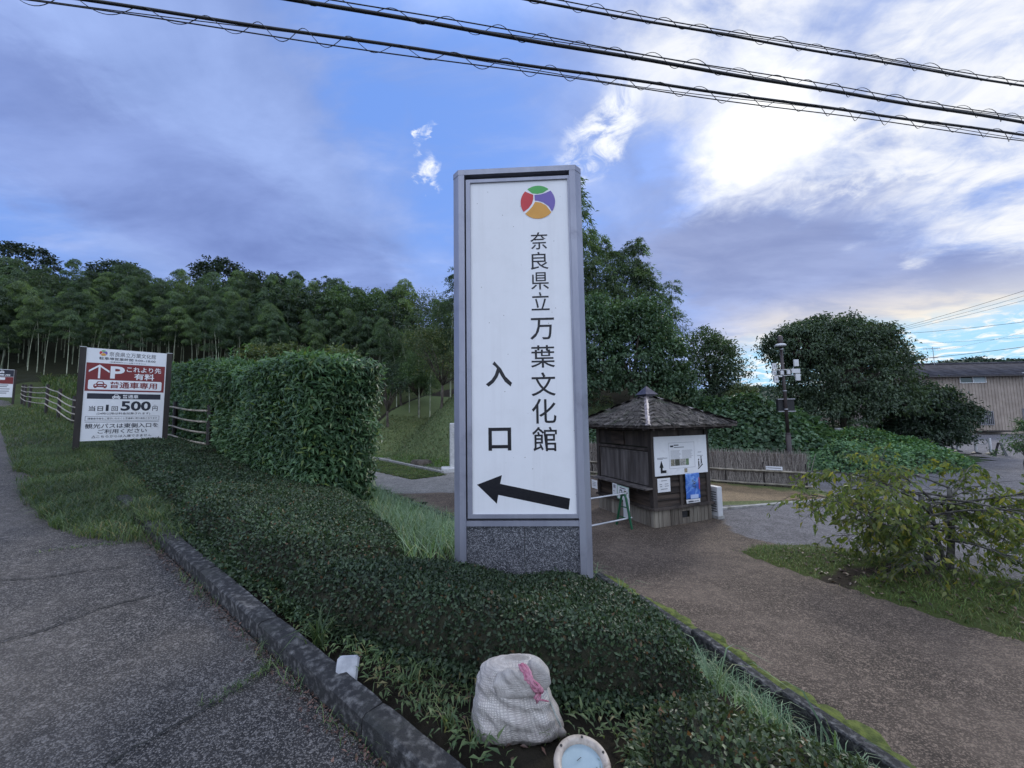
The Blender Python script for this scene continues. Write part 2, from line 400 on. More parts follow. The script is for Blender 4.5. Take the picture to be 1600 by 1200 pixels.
M['aluminium'] = mat('brushed_cladding', (0.26, 0.27, 0.33), (0.33, 0.34, 0.40), 3, 0.42, 0.06, 160, metal=0.35, spec=0.5, stretch=(1, 1, 0.25), grime=(0.20, 0.205, 0.25), gscale=1.6)
M['aluminium_dark'] = mat('dark_joint', (0.05, 0.05, 0.06), None, rough=0.6)
M['panel_white'] = mat('white_panel', (0.74, 0.75, 0.77), (0.80, 0.805, 0.82), 2.5, 0.38, 0.0, grime=(0.70, 0.70, 0.71), gscale=5)
def panel_mat():
    m, t, b = new_mat('weathered_white_panel'); b.inputs['Roughness'].default_value = 0.32
    tc = t.new('ShaderNodeTexCoord').outputs['Object']; mp = t.new('ShaderNodeMapping'); t.link(tc, mp.inputs[0]); mp.inputs['Scale'].default_value = (14, 14, 0.5)
    c = t.mix(t.rng(t.noise(mp.outputs[0], 1.0, 6, 0.65), 0.45, 0.75, 0, 0.28), (0.755, 0.765, 0.785), (0.60, 0.60, 0.61))
    c = t.mix(t.rng(t.noise(tc, 2.2, 6, 0.7), 0.45, 0.70, 0, 0.4), c, (0.66, 0.665, 0.68))
    vo = t.new('ShaderNodeTexVoronoi'); t.link(tc, vo.inputs['Vector']); vo.inputs['Scale'].default_value = 26; sp = t.new('ShaderNodeSeparateColor'); t.link(vo.outputs['Color'], sp.inputs[0])
    spot = t.math('MULTIPLY', t.rng(vo.outputs['Distance'], 0.16, 0.08), t.rng(sp.outputs[0], 0.93, 0.95)); c = t.mix(t.math('MULTIPLY', spot, 0.8), c, (0.12, 0.10, 0.08))
    t.link(c, b.inputs['Base Color']); return m
M['pylon_panel'] = panel_mat()
M['black_print'] = mat('black_film', (0.006, 0.006, 0.01), (0.012, 0.012, 0.016), 40, 0.35)
M['granite'] = None
def granite():
    m, t, b = new_mat('speckled_granite'); b.inputs['Roughness'].default_value = 0.35
    tc = t.new('ShaderNodeTexCoord').outputs['Object']
    vo = t.new('ShaderNodeTexVoronoi'); t.link(tc, vo.inputs['Vector']); vo.inputs['Scale'].default_value = 150
    s = t.new('ShaderNodeSeparateColor'); t.link(vo.outputs['Color'], s.inputs[0])
    c = t.ramp(s.outputs[0], [(0.0, (0.015, 0.016, 0.02)), (0.35, (0.06, 0.062, 0.075)), (0.7, (0.13, 0.135, 0.15)), (1.0, (0.40, 0.40, 0.42))])
    t.link(c, b.inputs['Base Color']); return m
M['granite'] = granite()
M['red'] = mat('red_print', (0.50, 0.035, 0.045), (0.54, 0.045, 0.05), 5, 0.4)
M['green'] = mat('green_print', (0.07, 0.36, 0.085), (0.08, 0.39, 0.095), 5, 0.4)
M['purple'] = mat('violet_print', (0.15, 0.11, 0.36), (0.165, 0.12, 0.39), 5, 0.4)
M['orange'] = mat('orange_print', (0.62, 0.30, 0.05), (0.66, 0.33, 0.06), 5, 0.4)
M['maroon'] = mat('maroon_print', (0.19, 0.022, 0.025), (0.21, 0.026, 0.028), 5, 0.45)
M['navy'] = mat('navy_print', (0.018, 0.02, 0.035), (0.022, 0.024, 0.04), 5, 0.45)
M['print_white'] = mat('white_print', (0.80, 0.80, 0.82), None, rough=0.45)
M['grey_print'] = mat('grey_print', (0.28, 0.28, 0.30), None, rough=0.5)
M['post_dark'] = mat('dark_brown_post', (0.018, 0.014, 0.013), (0.032, 0.025, 0.022), 8, 0.5, 0.1, 90, stretch=(1, 1, 0.2))
M['wood_dark'] = mat('weathered_dark_wood', (0.022, 0.017, 0.015), (0.085, 0.068, 0.058), 6, 0.8, 0.5, 40, detail=8, stretch=(1, 1, 0.12), objrand=0.5, lo=0.3, hi=0.75)
M['wood_darkh'] = mat('weathered_dark_boards', (0.022, 0.016, 0.013), (0.12, 0.086, 0.064), 6, 0.8, 0.5, 40, detail=8, stretch=(0.12, 0.12, 1.5), objrand=0.6, lo=0.35, hi=0.8)
M['wood_shut'] = mat('weathered_grey_shutter', (0.06, 0.05, 0.046), (0.17, 0.15, 0.14), 7, 0.8, 0.4, 40, detail=8, stretch=(1, 1, 0.10), objrand=0.3, lo=0.3, hi=0.75)
M['wood_base'] = mat('pale_base_boards', (0.12, 0.10, 0.08), (0.30, 0.27, 0.22), 7, 0.85, 0.5, 40, detail=8, stretch=(1, 1, 0.10), objrand=0.5, lo=0.3, hi=0.75)
M['shingle'] = mat('old_bark_shingle', (0.026, 0.023, 0.020), (0.105, 0.093, 0.084), 9, 0.9, 0.8, 50, detail=8, objrand=0.7, grime=(0.045, 0.06, 0.028), gscale=2.2, stretch=(1, 0.2, 1))
M['ridge'] = mat('pale_copper_ridge', (0.17, 0.14, 0.14), (0.36, 0.32, 0.32), 8, 0.6, 0.3, 40, detail=8)
M['copper'] = mat('dark_copper_cap', (0.05, 0.045, 0.06), (0.09, 0.08, 0.10), 5, 0.4, 0.1, 30, metal=0.5)
M['bamboo_pole'] = mat('dry_bamboo_pole', (0.17, 0.15, 0.115), (0.34, 0.30, 0.235), 5, 0.55, 0.2, 60, detail=7, objrand=0.3)
M['bamboo_culm'] = mat('green_bamboo_culm', (0.15, 0.18, 0.11), (0.33, 0.35, 0.25), 1.5, 0.5, detail=5, objrand=0.5)
M['brush'] = mat('brushwood', (0.07, 0.052, 0.042), (0.24, 0.195, 0.16), 12, 0.9, 0.6, 60, detail=8, stretch=(1, 1, 0.08))
def brush_twig():
    m, t, b = new_mat('brush_twig'); b.inputs['Roughness'].default_value = 0.85
    g = t.new('ShaderNodeNewGeometry'); t.link(t.ramp(g.outputs['Random Per Island'], [(0, (0.06, 0.050, 0.042)), (0.6, (0.24, 0.21, 0.185)), (1, (0.46, 0.42, 0.37))]), b.inputs['Base Color'])
    return m
M['twig'] = brush_twig()
M['bark'] = mat('bark', (0.035, 0.028, 0.022), (0.13, 0.11, 0.09), 9, 0.9, 0.8, 50, detail=8, stretch=(1, 1, 0.3))
M['barkgrey'] = mat('lichen_bark', (0.028, 0.024, 0.022), (0.12, 0.118, 0.10), 14, 0.9, 0.8, 60, detail=8)
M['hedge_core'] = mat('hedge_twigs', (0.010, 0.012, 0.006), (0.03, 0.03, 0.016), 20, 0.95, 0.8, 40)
M['steel'] = mat('galvanised_pipe', (0.42, 0.43, 0.45), (0.55, 0.56, 0.58), 6, 0.35, metal=0.7)
M['green_paint'] = mat('green_painted_steel', (0.012, 0.085, 0.04), (0.018, 0.11, 0.05), 6, 0.4, grime=(0.03, 0.06, 0.03), gscale=6)
M['pole_brown'] = mat('brown_painted_pole', (0.035, 0.026, 0.025), (0.055, 0.042, 0.04), 4, 0.45, stretch=(1, 1, 0.2))
M['white_plastic'] = mat('white_plastic', (0.52, 0.53, 0.54), (0.60, 0.60, 0.61), 4, 0.4, grime=(0.5, 0.5, 0.48), gscale=4)
M['black_rubber'] = mat('black_rubber', (0.012, 0.012, 0.014), (0.022, 0.022, 0.024), 8, 0.55)
M['paper'] = mat('paper_notice', (0.72, 0.73, 0.74), (0.78, 0.78, 0.79), 3, 0.6)
M['stone_white'] = mat('pale_stone', (0.48, 0.48, 0.48), (0.62, 0.62, 0.61), 6, 0.7, 0.2, 50, grime=(0.3, 0.3, 0.28), gscale=3)
M['concrete'] = mat('concrete', (0.24, 0.235, 0.22), (0.38, 0.37, 0.35), 8, 0.9, 0.4, 60, grime=(0.12, 0.12, 0.10), gscale=3)

M['leaf_low'] = leaf_mat('small_hedge_leaf', (0.012, 0.030, 0.012), (0.070, 0.122, 0.046), (0.12, 0.065, 0.03), 0.012, 0.5, 0.2, big=1.2)
M['leaf_low2'] = leaf_mat('small_bush_leaf', (0.020, 0.040, 0.014), (0.095, 0.145, 0.05), (0.15, 0.075, 0.03), 0.025, 0.42, 0.2, big=3.0)
M['leaf_tall'] = leaf_mat('lance_hedge_leaf', (0.032, 0.092, 0.033), (0.15, 0.29, 0.095), (0.18, 0.25, 0.07), 0.05, 0.42, 0.3, big=0.8)
M['leaf_bamboo'] = leaf_mat('bamboo_leaf', (0.048, 0.095, 0.050), (0.125, 0.20, 0.088), None, rough=0.5, trans=0.40, big=0.25, objvar=0.4)
M['leaf_dark'] = leaf_mat('dark_tree_leaf', (0.014, 0.032, 0.016), (0.050, 0.088, 0.038), None, rough=0.45, trans=0.22, big=0.5)
M['leaf_olive'] = leaf_mat('olive_tree_leaf', (0.022, 0.045, 0.022), (0.075, 0.118, 0.050), None, rough=0.45, trans=0.3, big=0.6)
M['leaf_mid'] = leaf_mat('broad_tree_leaf', (0.034, 0.075, 0.028), (0.10, 0.17, 0.06), None, rough=0.5, trans=0.32, big=0.5)
M['leaf_yel'] = leaf_mat('yellowing_tree_leaf', (0.045, 0.075, 0.028), (0.115, 0.16, 0.055), (0.18, 0.17, 0.05), 0.05, 0.5, 0.32, big=0.8)
M['leaf_kudzu'] = leaf_mat('kudzu_leaf', (0.030, 0.075, 0.030), (0.11, 0.19, 0.08), None, rough=0.45, trans=0.3, big=0.5)
M['leaf_cherry'] = leaf_mat('cherry_leaf', (0.065, 0.12, 0.028), (0.20, 0.25, 0.06), (0.30, 0.27, 0.06), 0.08, 0.45, 0.5, big=1.2)
M['grass_dark'] = leaf_mat('weed_blade', (0.04, 0.085, 0.028), (0.13, 0.20, 0.06), (0.20, 0.18, 0.08), 0.08, 0.5, 0.35, big=1.0)
M['grass_pale'] = leaf_mat('pale_grass_blade', (0.06, 0.13, 0.05), (0.18, 0.29, 0.13), (0.28, 0.30, 0.16), 0.05, 0.5, 0.35, big=1.5)
M['grass_short'] = leaf_mat('lawn_blade', (0.035, 0.075, 0.015), (0.11, 0.17, 0.035), (0.16, 0.14, 0.06), 0.1, 0.6, 0.3, big=1.5)
M['grass_slope'] = leaf_mat('slope_blade', (0.065, 0.11, 0.04), (0.145, 0.20, 0.078), (0.20, 0.17, 0.09), 0.10, 0.6, 0.3, big=0.6)

# ------------------------------------------------------------------ terrain
KX, KY = -0.52, 1.75
UX, UY = -0.8083, 0.5888; NX, NY = 0.5888, 0.8083
def st(x, y): return (x - KX) * UX + (y - KY) * UY, (x - KX) * NX + (y - KY) * NY
def xy(s, t): return KX + UX * s + NX * t, KY + UY * s + NY * t
T_S = [-8, -1.78, -0.34, 1.0, 5.65, 7.0, 12, 20, 40]; T_T = [-0.2, 2.16, 3.33, 4.22, 5.80, 6.1, 7.2, 9.0, 12.0]
def T_edge(s): return np.interp(s, T_S, T_T)
def z_road(s): return 0.068 * (s + 1.44) * np.where(s > -1.44, 1, 0.6)
def z_yard(x, y): return -0.52 - 0.33 * smooth01((np.hypot(x * 0.6, y) - 1.5) / 7.0)
def z_ground(x, y):
    x = np.asarray(x, float); y = np.asarray(y, float); s, t = st(x, y)
    zr, zy, T = z_road(s), z_yard(x, y), T_edge(s)
    f = np.clip((t - 0.1) / np.maximum(T - 0.1, 0.3), 0, 1)
    soil_lo = zy - 0.22 * smooth01((9 - s) / 3)
    z = np.where(t < 0.15, zr - 0.07, (zr + 0.06) + (soil_lo - zr - 0.06) * f ** 1.5)
    z = np.where(t > T + 0.05, zy - 0.04, z)
    # hill to the left and behind
    r = (y - 24) + 0.25 * (-x - 10)
    w = smooth01((14 - x) / 16)
    hl = -0.85 + (0.30 * np.clip(r, 0, 25) + 0.5 * np.clip(r - 25, 0, 24)) * w - 0.2 * (r < 0)
    z = np.where((t > 0.06) & (r > 0), np.maximum(z, hl), z)
    # verge right of the far road climbs with the road
    vg = zr - 0.03 * np.clip(t, 0, 30); z = np.where((s > 9) & (t > 0.06), np.maximum(z, np.where(t < 5 + 0.1 * s, vg - 0.35 * np.clip(t - 2.6, 0, 30) * np.clip(1 - (s - 16) / 10, 0, 1), -9)), z)
    d = np.hypot((x - 6) / 15.0, (y - 32) / 15.5)
    z = np.maximum(z, -0.95 + 5.4 * smooth01((1.085 - d) / (0.52 + 0.33 * smooth01((x + 1.5) / 4.5))))
    d2 = np.hypot((x - 17.5) / 8.6, (y - 25.5) / 9.0)
    z = np.maximum(z, -0.95 + 1.7 * smooth01((1.05 - d2) / 0.7))
    z = np.where(np.hypot(x, y) > 110, np.maximum(z, -0.8), z)
    return z
def zg(x, y): return float(z_ground(x, y))

def axis(parts):
    out = []
    for a, b, st_ in parts: out.append(np.arange(a, b, st_))
    return np.unique(np.round(np.concatenate(out), 4))
def grid_mesh(xs, ys):
    X, Y = np.meshgrid(xs, ys); n, m = len(xs), len(ys)
    i = np.arange(n * m).reshape(m, n)
    F = np.stack([i[:-1, :-1], i[:-1, 1:], i[1:, 1:], i[1:, :-1]], -1).reshape(-1, 4)
    return X.ravel(), Y.ravel(), F

def build_ground():
    xs = axis([(-420, -90, 30), (-90, -26, 2.0), (-26, -12, 0.5), (-12, 6, 0.15), (6, 26, 0.4), (26, 90, 3), (90, 451, 30)])
    ys = axis([(-160, -20, 20), (-20, -2, 1.0), (-2, 13, 0.15), (13, 45, 0.4), (45, 90, 2.0), (90, 421, 30)])
    X, Y, F = grid_mesh(xs, ys); Z = z_ground(X, Y)
    nz = vnoise2(X, Y, 1.7, 4) - 0.5; s, t = st(X, Y)
    Z = Z + nz * np.where(Y > 14, 0.03, 0.09) * ((t > 0.3) & ~((t > T_edge(s)) & (Z < -0.5)))
    c = np.zeros((len(X), 4)); c[:, :3] = (0.022, 0.019, 0.014); c[:, 3] = 1              # planter soil
    r = (Y - 24) + 0.25 * (-X - 10)
    d = np.hypot((X - 6) / 15.0, (Y - 32) / 15.5)
    slope = (d < 1.12) & (Y < 40); c[slope, :3] = (0.10, 0.13, 0.055)
    c[(d > 1.0) & (d < 1.14) & (X < 1) & (Y < 25), :3] = (0.06, 0.105, 0.022)
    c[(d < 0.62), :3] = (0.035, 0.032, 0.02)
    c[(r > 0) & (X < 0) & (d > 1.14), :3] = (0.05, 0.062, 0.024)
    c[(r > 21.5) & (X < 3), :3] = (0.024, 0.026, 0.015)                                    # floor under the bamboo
    d2 = np.hypot((X - 17.5) / 8.6, (Y - 25.5) / 9.0); c[d2 < 1.06, :3] = (0.035, 0.055, 0.022)
    c[(s > 9) & (t > 0) & (t < 6) & (r < 17), :3] = (0.055, 0.075, 0.026)
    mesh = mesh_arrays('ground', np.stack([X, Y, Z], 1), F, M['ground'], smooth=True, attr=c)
    tag(mesh, kind='structure')
build_ground()

def build_road():
    ss = axis([(-30, -6, 2), (-6, 14, 0.12), (14, 62, 1.0)]); ts = axis([(-14, -6, 1.0), (-6, 0.001, 0.12)])
    S, T, F = grid_mesh(ss, ts); X, Y = xy(S, T)
    Z = z_road(S) + (vnoise2(X, Y, 1.1, 3) - 0.5) * 0.012
    o = mesh_arrays('road', np.stack([X, Y, Z], 1), F[:, ::-1], M['asphalt'], smooth=True); tag(o, kind='structure')
build_road()

def build_yard():
    xs = axis([(-13, -2, 0.25), (-2, 12, 0.12), (12, 60, 1.0)]); ys = axis([(-6, 11, 0.12), (11, 45, 0.5)])
    X, Y, F = grid_mesh(xs, ys); s, t = st(X, Y)
    Z = z_yard(X, Y) + (vnoise2(X, Y, 0.9, 3) - 0.5) * 0.03
    keep = ((t > T_edge(s) + 0.03) & (Z + 0.02 > z_ground(X, Y) - 0.1))[F].all(1) & (s < 26)[F].all(1)
    F = F[keep]; u, inv = np.unique(F, return_inverse=True); F = inv.reshape(F.shape); X, Y, Z = X[u], Y[u], Z[u]
    c = np.zeros((len(X), 4)); c[:, :3] = (0.125, 0.12, 0.125)
    # grey chipping on the parking side, brown trodden path on the near side
    lot = smooth01((X - (3.9 + 0.28 * (Y - 6.6))) / 0.9 + 0.3) * smooth01((Y - (9.2 - 1.25 * (X - 3.2))) / 0.8 + 0.2)
    c[:, 3] = lot
    far = (Y > 9.6) & (X > 4.6) & (X < 9.6) & (Y > 10.2 + 0.05 * X)
    c[far, :3] = (0.19, 0.135, 0.075); c[far, 3] = 0.9
    gl = far & (((Y + 1.15 * X) > 22.0) | (Y < 11.0)); c[gl, :3] = (0.085, 0.105, 0.032)
    lf = (X < -1) & (Y > 12.5) & (X > -11); c[lf, :3] = (0.20, 0.19, 0.175); c[lf, 3] = 0.8
    o = mesh_arrays('gravel_yard', np.stack([X, Y, Z], 1), F, M['gravel'], smooth=True, attr=c); tag(o, kind='structure')
build_yard()

# kerb stones along the road (parts of one kerb)
def build_kerb():
    root = empty('kerb', (0, 0, 0)); tag(root, kind='structure')
    L = 1.15; pitch = math.atan(0.068); base = None
    for k in range(8):
        s0 = -3.2 + k * (L + 0.006); s = s0 + L / 2; x, y = xy(s, 0.075)
        m = MB(); n = 24
        prof = [(-0.064, -0.14), (-0.062, 0.088), (-0.050, 0.108), (0.046, 0.112), (0.064, 0.098), (0.064, -0.14)]
        vs = []
        for i in range(n + 1):
            u = -L / 2 + L * i / n
            for (a, z) in prof:
                w = mnoise.noise(Vector((u * 5 + k * 7, a * 18, z * 18))) * 0.009 if z > 0 else 0
                e = 0.003 if i in (0, n) else 0
                vs.append((u, a * (1 - e * 8), z + w - e * 2))
        q = len(prof)
        fs = [(i * q + j, i * q + (j + 1) % q, (i + 1) * q + (j + 1) % q, (i + 1) * q + j) for i in range(n) for j in range(q)] + [tuple(range(q)), tuple((n * q + j) for j in range(q - 1, -1, -1))]
        m.add(vs, fs); o = m.build('kerb_stone', M['kerb'], root, smooth=False)
        o.location = (x, y, float(z_road(s))); o.rotation_euler = (0, -pitch, math.atan2(UY, UX))
build_kerb()

def build_edging():
    root = empty('path_edging', (0, 0, 0)); tag(root, kind='structure')
    ss = np.linspace(-4.2, 12.0, 23)
    for i in range(len(ss) - 1):
        a = xy(ss[i], T_edge(ss[i])); b = xy(ss[i + 1], T_edge(ss[i + 1])); ax, bx = Vector((*a, 0)), Vector((*b, 0))
        mid = (ax + bx) / 2; d = bx - ax; zt = float(z_yard(mid.x, mid.y)) + 0.035
        m = MB(); m.box((0, 0, -0.17), (d.length - 0.004, 0.10, 0.42), ch=0.012)
        o = m.build('kerb_stone', M['kerb'], root); o.location = (mid.x, mid.y, zt); o.rotation_euler = (0, 0, math.atan2(d.y, d.x))
        if i % 1 == 0:
            mm = MB(); n = 14
            for q in range(n):
                u = (q + 0.5) / n - 0.5
                w = 0.05 + 0.10 * random.random(); mm.lathe([(w, -0.01), (w * 0.8, 0.012), (0.001, 0.022)], 7, (u * d.length, -0.11 + random.uniform(-0.05, 0.05), -0.008))
            ms = mm.build('moss', M['moss'], root, smooth=True); ms.location = (mid.x, mid.y, zt - 0.02); ms.rotation_euler = (0, 0, math.atan2(d.y, d.x)); ms['kind'] = 'stuff'
build_edging()

# ------------------------------------------------------------------ lettering
_BB = {}
def glyphs(body, bold=0.0):
    """flat outline of a word in the built-in face, as verts/faces in em units (origin at ink's left / bottom)"""
    key = (body, bold)
    if key not in _BB:
        cu = bpy.data.curves.new('lettering', 'FONT'); cu.body = body; cu.size = 1.0; cu.offset = bold; cu.resolution_u = 3; cu.fill_mode = 'FRONT'
        ob = bpy.data.objects.new('lettering', cu); COL.objects.link(ob)
        dg = bpy.context.evaluated_depsgraph_get(); me = bpy.data.meshes.new_from_object(ob.evaluated_get(dg))
        n = len(me.vertices); co = np.zeros(n * 3, np.float32); me.vertices.foreach_get('co', co); co = co.reshape(-1, 3)
        fs = [tuple(p.vertices) for p in me.polygons]
        bpy.data.objects.remove(ob); bpy.data.curves.remove(cu); bpy.data.meshes.remove(me)
        lo, hi = co.min(0), co.max(0); _BB[key] = ((co[:, :2] - lo[:2]), fs, hi[:2] - lo[:2])
    return _BB[key]
def put_text(m, body, u0, u1, z0, z1, y, bold=0.0, mi=0, keep=False):
    """fit the ink of a word into the box u0..u1, z0..z1 on the plane y (local), facing -y"""
    co, fs, sz = glyphs(body, bold)
    sx = (u1 - u0) / max(sz[0], 1e-6); sz_ = (z1 - z0) / max(sz[1], 1e-6)
    if keep: sx = sz_ = min(sx, sz_)
    ox = u0 + ((u1 - u0) - sz[0] * sx) / 2
    m.add([(ox + c[0] * sx, y, z0 + c[1] * sz_) for c in co], fs, mi)
def rect(m, u0, u1, z0, z1, y, mi=0, th=0.0):
    m.add([(u0, y, z0), (u1, y, z0), (u1, y, z1), (u0, y, z1)], [(0, 1, 2, 3)], mi)
def frame_rect(m, u0, u1, z0, z1, y, w, mi=0):
    rect(m, u0, u1, z0, z0 + w, y, mi); rect(m, u0, u1, z1 - w, z1, y, mi); rect(m, u0, u0 + w, z0 + w, z1 - w, y, mi); rect(m, u1 - w, u1, z0 + w, z1 - w, y, mi)
def rrect(m, u0, u1, z0, z1, y, r, mi=0):
    pts = []
    for cx, cz, a0 in ((u1 - r, z0 + r, -90), (u1 - r, z1 - r, 0), (u0 + r, z1 - r, 90), (u0 + r, z0 + r, 180)):
        for k in range(6): a = R(a0 + k * 18); pts.append((cx + r * math.cos(a), y, cz + r * math.sin(a)))
    m.add(pts, [tuple(range(len(pts)))], mi)
def poly(m, pts, y, mi=0):
    m.add([(p[0], y, p[1]) for p in pts], [tuple(range(len(pts)))], mi)

def circle_logo(parent, cu, cz, r, y, name='emblem'):
    """round four-colour emblem with white curved gaps, each colour a sub-part"""
    e = MB(); n = 48
    poly(e, [(cu + r * math.cos(2 * math.pi * k / n), cz + r * math.sin(2 * math.pi * k / n)) for k in range(n)], y); em = e.build(name, M['print_white'], parent)
    def arc(c, rad, p, q, k=14):
        a0 = math.atan2(p[1] - c[1], p[0] - c[0]); a1 = math.atan2(q[1] - c[1], q[0] - c[0]); d = (a1 - a0 + math.pi) % (2 * math.pi) - math.pi
        return [(c[0] + rad * math.cos(a0 + d * i / k), c[1] + rad * math.sin(a0 + d * i / k)) for i in range(k + 1)]
    def rim(a0, a1, k=18): return [(0.985 * math.cos(R(a0 + (a1 - a0) * i / k)), 0.985 * math.sin(R(a0 + (a1 - a0) * i / k))) for i in range(k + 1)]
    # curves run between points on the rim: green cap at the top, red at the left, violet at the right, orange at the foot
    def bow(p, q, bulge, k=14):
        out = []
        for i in range(k + 1):
            t = i / k; w = 4 * t * (1 - t) * bulge; dx, dy = q[0] - p[0], q[1] - p[1]; l = math.hypot(dx, dy)
            out.append((p[0] + dx * t - dy / l * w, p[1] + dy * t + dx / l * w))
        return out
    pt = lambda a, rr=0.985: (rr * math.cos(R(a)), rr * math.sin(R(a)))
    q = lambda *ps: [((x - 531) / 97.0, (260 - z) / 97.0) for x, z in ps]
    segs = [('green', rim(50, 127) + q((500, 207), (530, 212), (560, 207))),
            ('red', rim(137, 214) + q((480, 292), (499, 265), (506, 240), (507, 216), (490, 209))),
            ('purple', rim(-37, 42) + q((575, 208), (545, 216), (513, 217), (514, 250), (530, 252), (560, 262), (590, 286))),
            ('orange', rim(222, 320) + q((578, 282), (547, 263), (516, 257), (500, 284), (480, 306)))]
    for nm, pts in segs:
        s = MB(); poly(s, [(cu + p[0] * r, cz + p[1] * r) for p in pts], y - 0.002); s.build('emblem_segment', M[nm], em)

# ------------------------------------------------------------------ pylon sign
def build_pylon():
    root = empty('pylon_sign', (0.08, 3.9, 0.0), R(-2.8), 'tall white pylon sign with black lettering and left arrow in grey metal frame', 'sign')
    zb, zt = -0.45, 4.235
    for sx in (-1, 1):
        m = MB()
        prof = [(0.560, 0.0), (0.622, 0.0), (0.690, 0.075), (0.690, 0.34), (0.622, 0.41), (0.560, 0.41)]
        pts = [(sx * a, b) for a, b in prof]
        if sx < 0: pts = pts[::-1]
        m.prism(pts, zb, zt - 0.045); m.build('frame_post', M['aluminium'], root)
    m = MB(); m.prism([(-0.625, -0.002), (0.625, -0.002), (0.693, 0.074), (0.693, 0.34), (0.625, 0.412), (-0.625, 0.412), (-0.693, 0.34), (-0.693, 0.074)], zt - 0.045, zt + 0.012); m.build('top_cap', M['aluminium'], root)
    m = MB(); m.box((0, 0.22, (zt + 0.5) / 2), (1.119, 0.30, zt - 0.56)); m.build('inner_core', M['aluminium_dark'], root)
    # inner frame: two stiles butted between two rails, mitred look
    m = MB()
    m.box((-0.521, 0.034, 2.365), (0.046, 0.05, 3.55)); m.box((0.564, 0.034, 2.365), (0.046, 0.05, 3.55))
    m.box((0.0215, 0.034, 4.1225), (1.0390, 0.05, 0.035)); m.box((0.0215, 0.034, 0.609), (1.0390, 0.05, 0.038)); m.build('panel_frame', M['aluminium'], root)
    m = MB(); m.box((0.0215, 0.042, 2.367), (1.0385, 0.03, 3.476)); pan = m.build('sign_panel', M['pylon_panel'], root)
    y = 0.0255
    for s, h in (('奈', (3.346, 3.533)), ('良', (3.128, 3.318)), ('県', (2.912, 3.098)), ('立', (2.692, 2.886))):
        t = MB(); put_text(t, s, 0.135, 0.322, *h, y, 0.004); t.build('lettering', M['black_print'], root)
    for s, h in (('万', (2.383, 2.612)), ('葉', (2.092, 2.325)), ('文', (1.800, 2.044)), ('化', (1.522, 1.774)), ('館', (1.244, 1.490))):
        t = MB(); put_text(t, s, 0.116, 0.364, *h, y, 0.006); t.build('lettering', M['black_print'], root)
    t = MB(); put_text(t, '入', -0.352, -0.080, 1.905, 2.168, y, 0.025); t.build('lettering', M['black_print'], root)
    t = MB(); put_text(t, '口', -0.330, -0.098, 1.255, 1.487, y, 0.022); t.build('lettering', M['black_print'], root)
    t = MB(); poly(t, [(-0.450, 0.919), (-0.252, 0.730), (-0.236, 0.817), (0.462, 0.669), (0.478, 0.778), (-0.217, 0.926), (-0.197, 1.012)][::1], y)
    t.build('arrow', M['black_print'], root)
    circle_logo(root, 0.224, 3.864, 0.186, y)
    m = MB(); m.box((0.0, 0.045, 0.5395), (1.119, 0.07, 0.052)); m.build('cross_rail', M['aluminium'], root)
    for a, b in ((-0.559, 0.0165), (0.0205, 0.559)):
        m = MB(); m.box(((a + b) / 2, 0.12, 0.03), (b - a, 0.16, 0.962)); m.build('granite_slab', M['granite'], root)
    for u in (-0.5505, 0.5935 - 0.041):
        for z in (4.05, 3.05, 1.95, 0.75):
            m = MB(); m.lathe([(0.006, 0), (0.006, 0.004), (0.0, 0.0045)], 8); o = m.build('screw', M['steel'], root); o.rotation_euler = (R(90), 0, 0); o.location = (u, 0.068, z)
build_pylon()

# ------------------------------------------------------------------ parking signs
def car_icon(m, u0, u1, z0, z1, y, mi, hole):
    w, h = u1 - u0, z1 - z0
    q = lambda a, b: (u0 + a * w, z0 + b * h)
    poly(m, [q(*p) for p in ((0.0, 0.14), (1.0, 0.14), (1.0, 0.46), (0.93, 0.60), (0.82, 0.64), (0.70, 1.0), (0.30, 1.0), (0.18, 0.64), (0.07, 0.60), (0.0, 0.46))], y, mi)
    for a in (0.06, 0.76): poly(m, [q(a, 0), q(a + 0.18, 0), q(a + 0.18, 0.14), q(a, 0.14)], y, mi)
    poly(m, [q(0.27, 0.64), q(0.73, 0.64), q(0.645, 0.90), q(0.355, 0.90)], y - 0.0015, hole)
    for a in (0.16, 0.84):
        poly(m, [(u0 + (a + 0.075 * math.cos(k * math.pi / 5)) * w, z0 + 0.40 * h + 0.075 * math.sin(k * math.pi / 5) * w) for k in range(10)], y - 0.0015, hole)
    poly(m, [q(0.33, 0.33), q(0.67, 0.33), q(0.67, 0.41), q(0.33, 0.41)], y - 0.0015, hole)

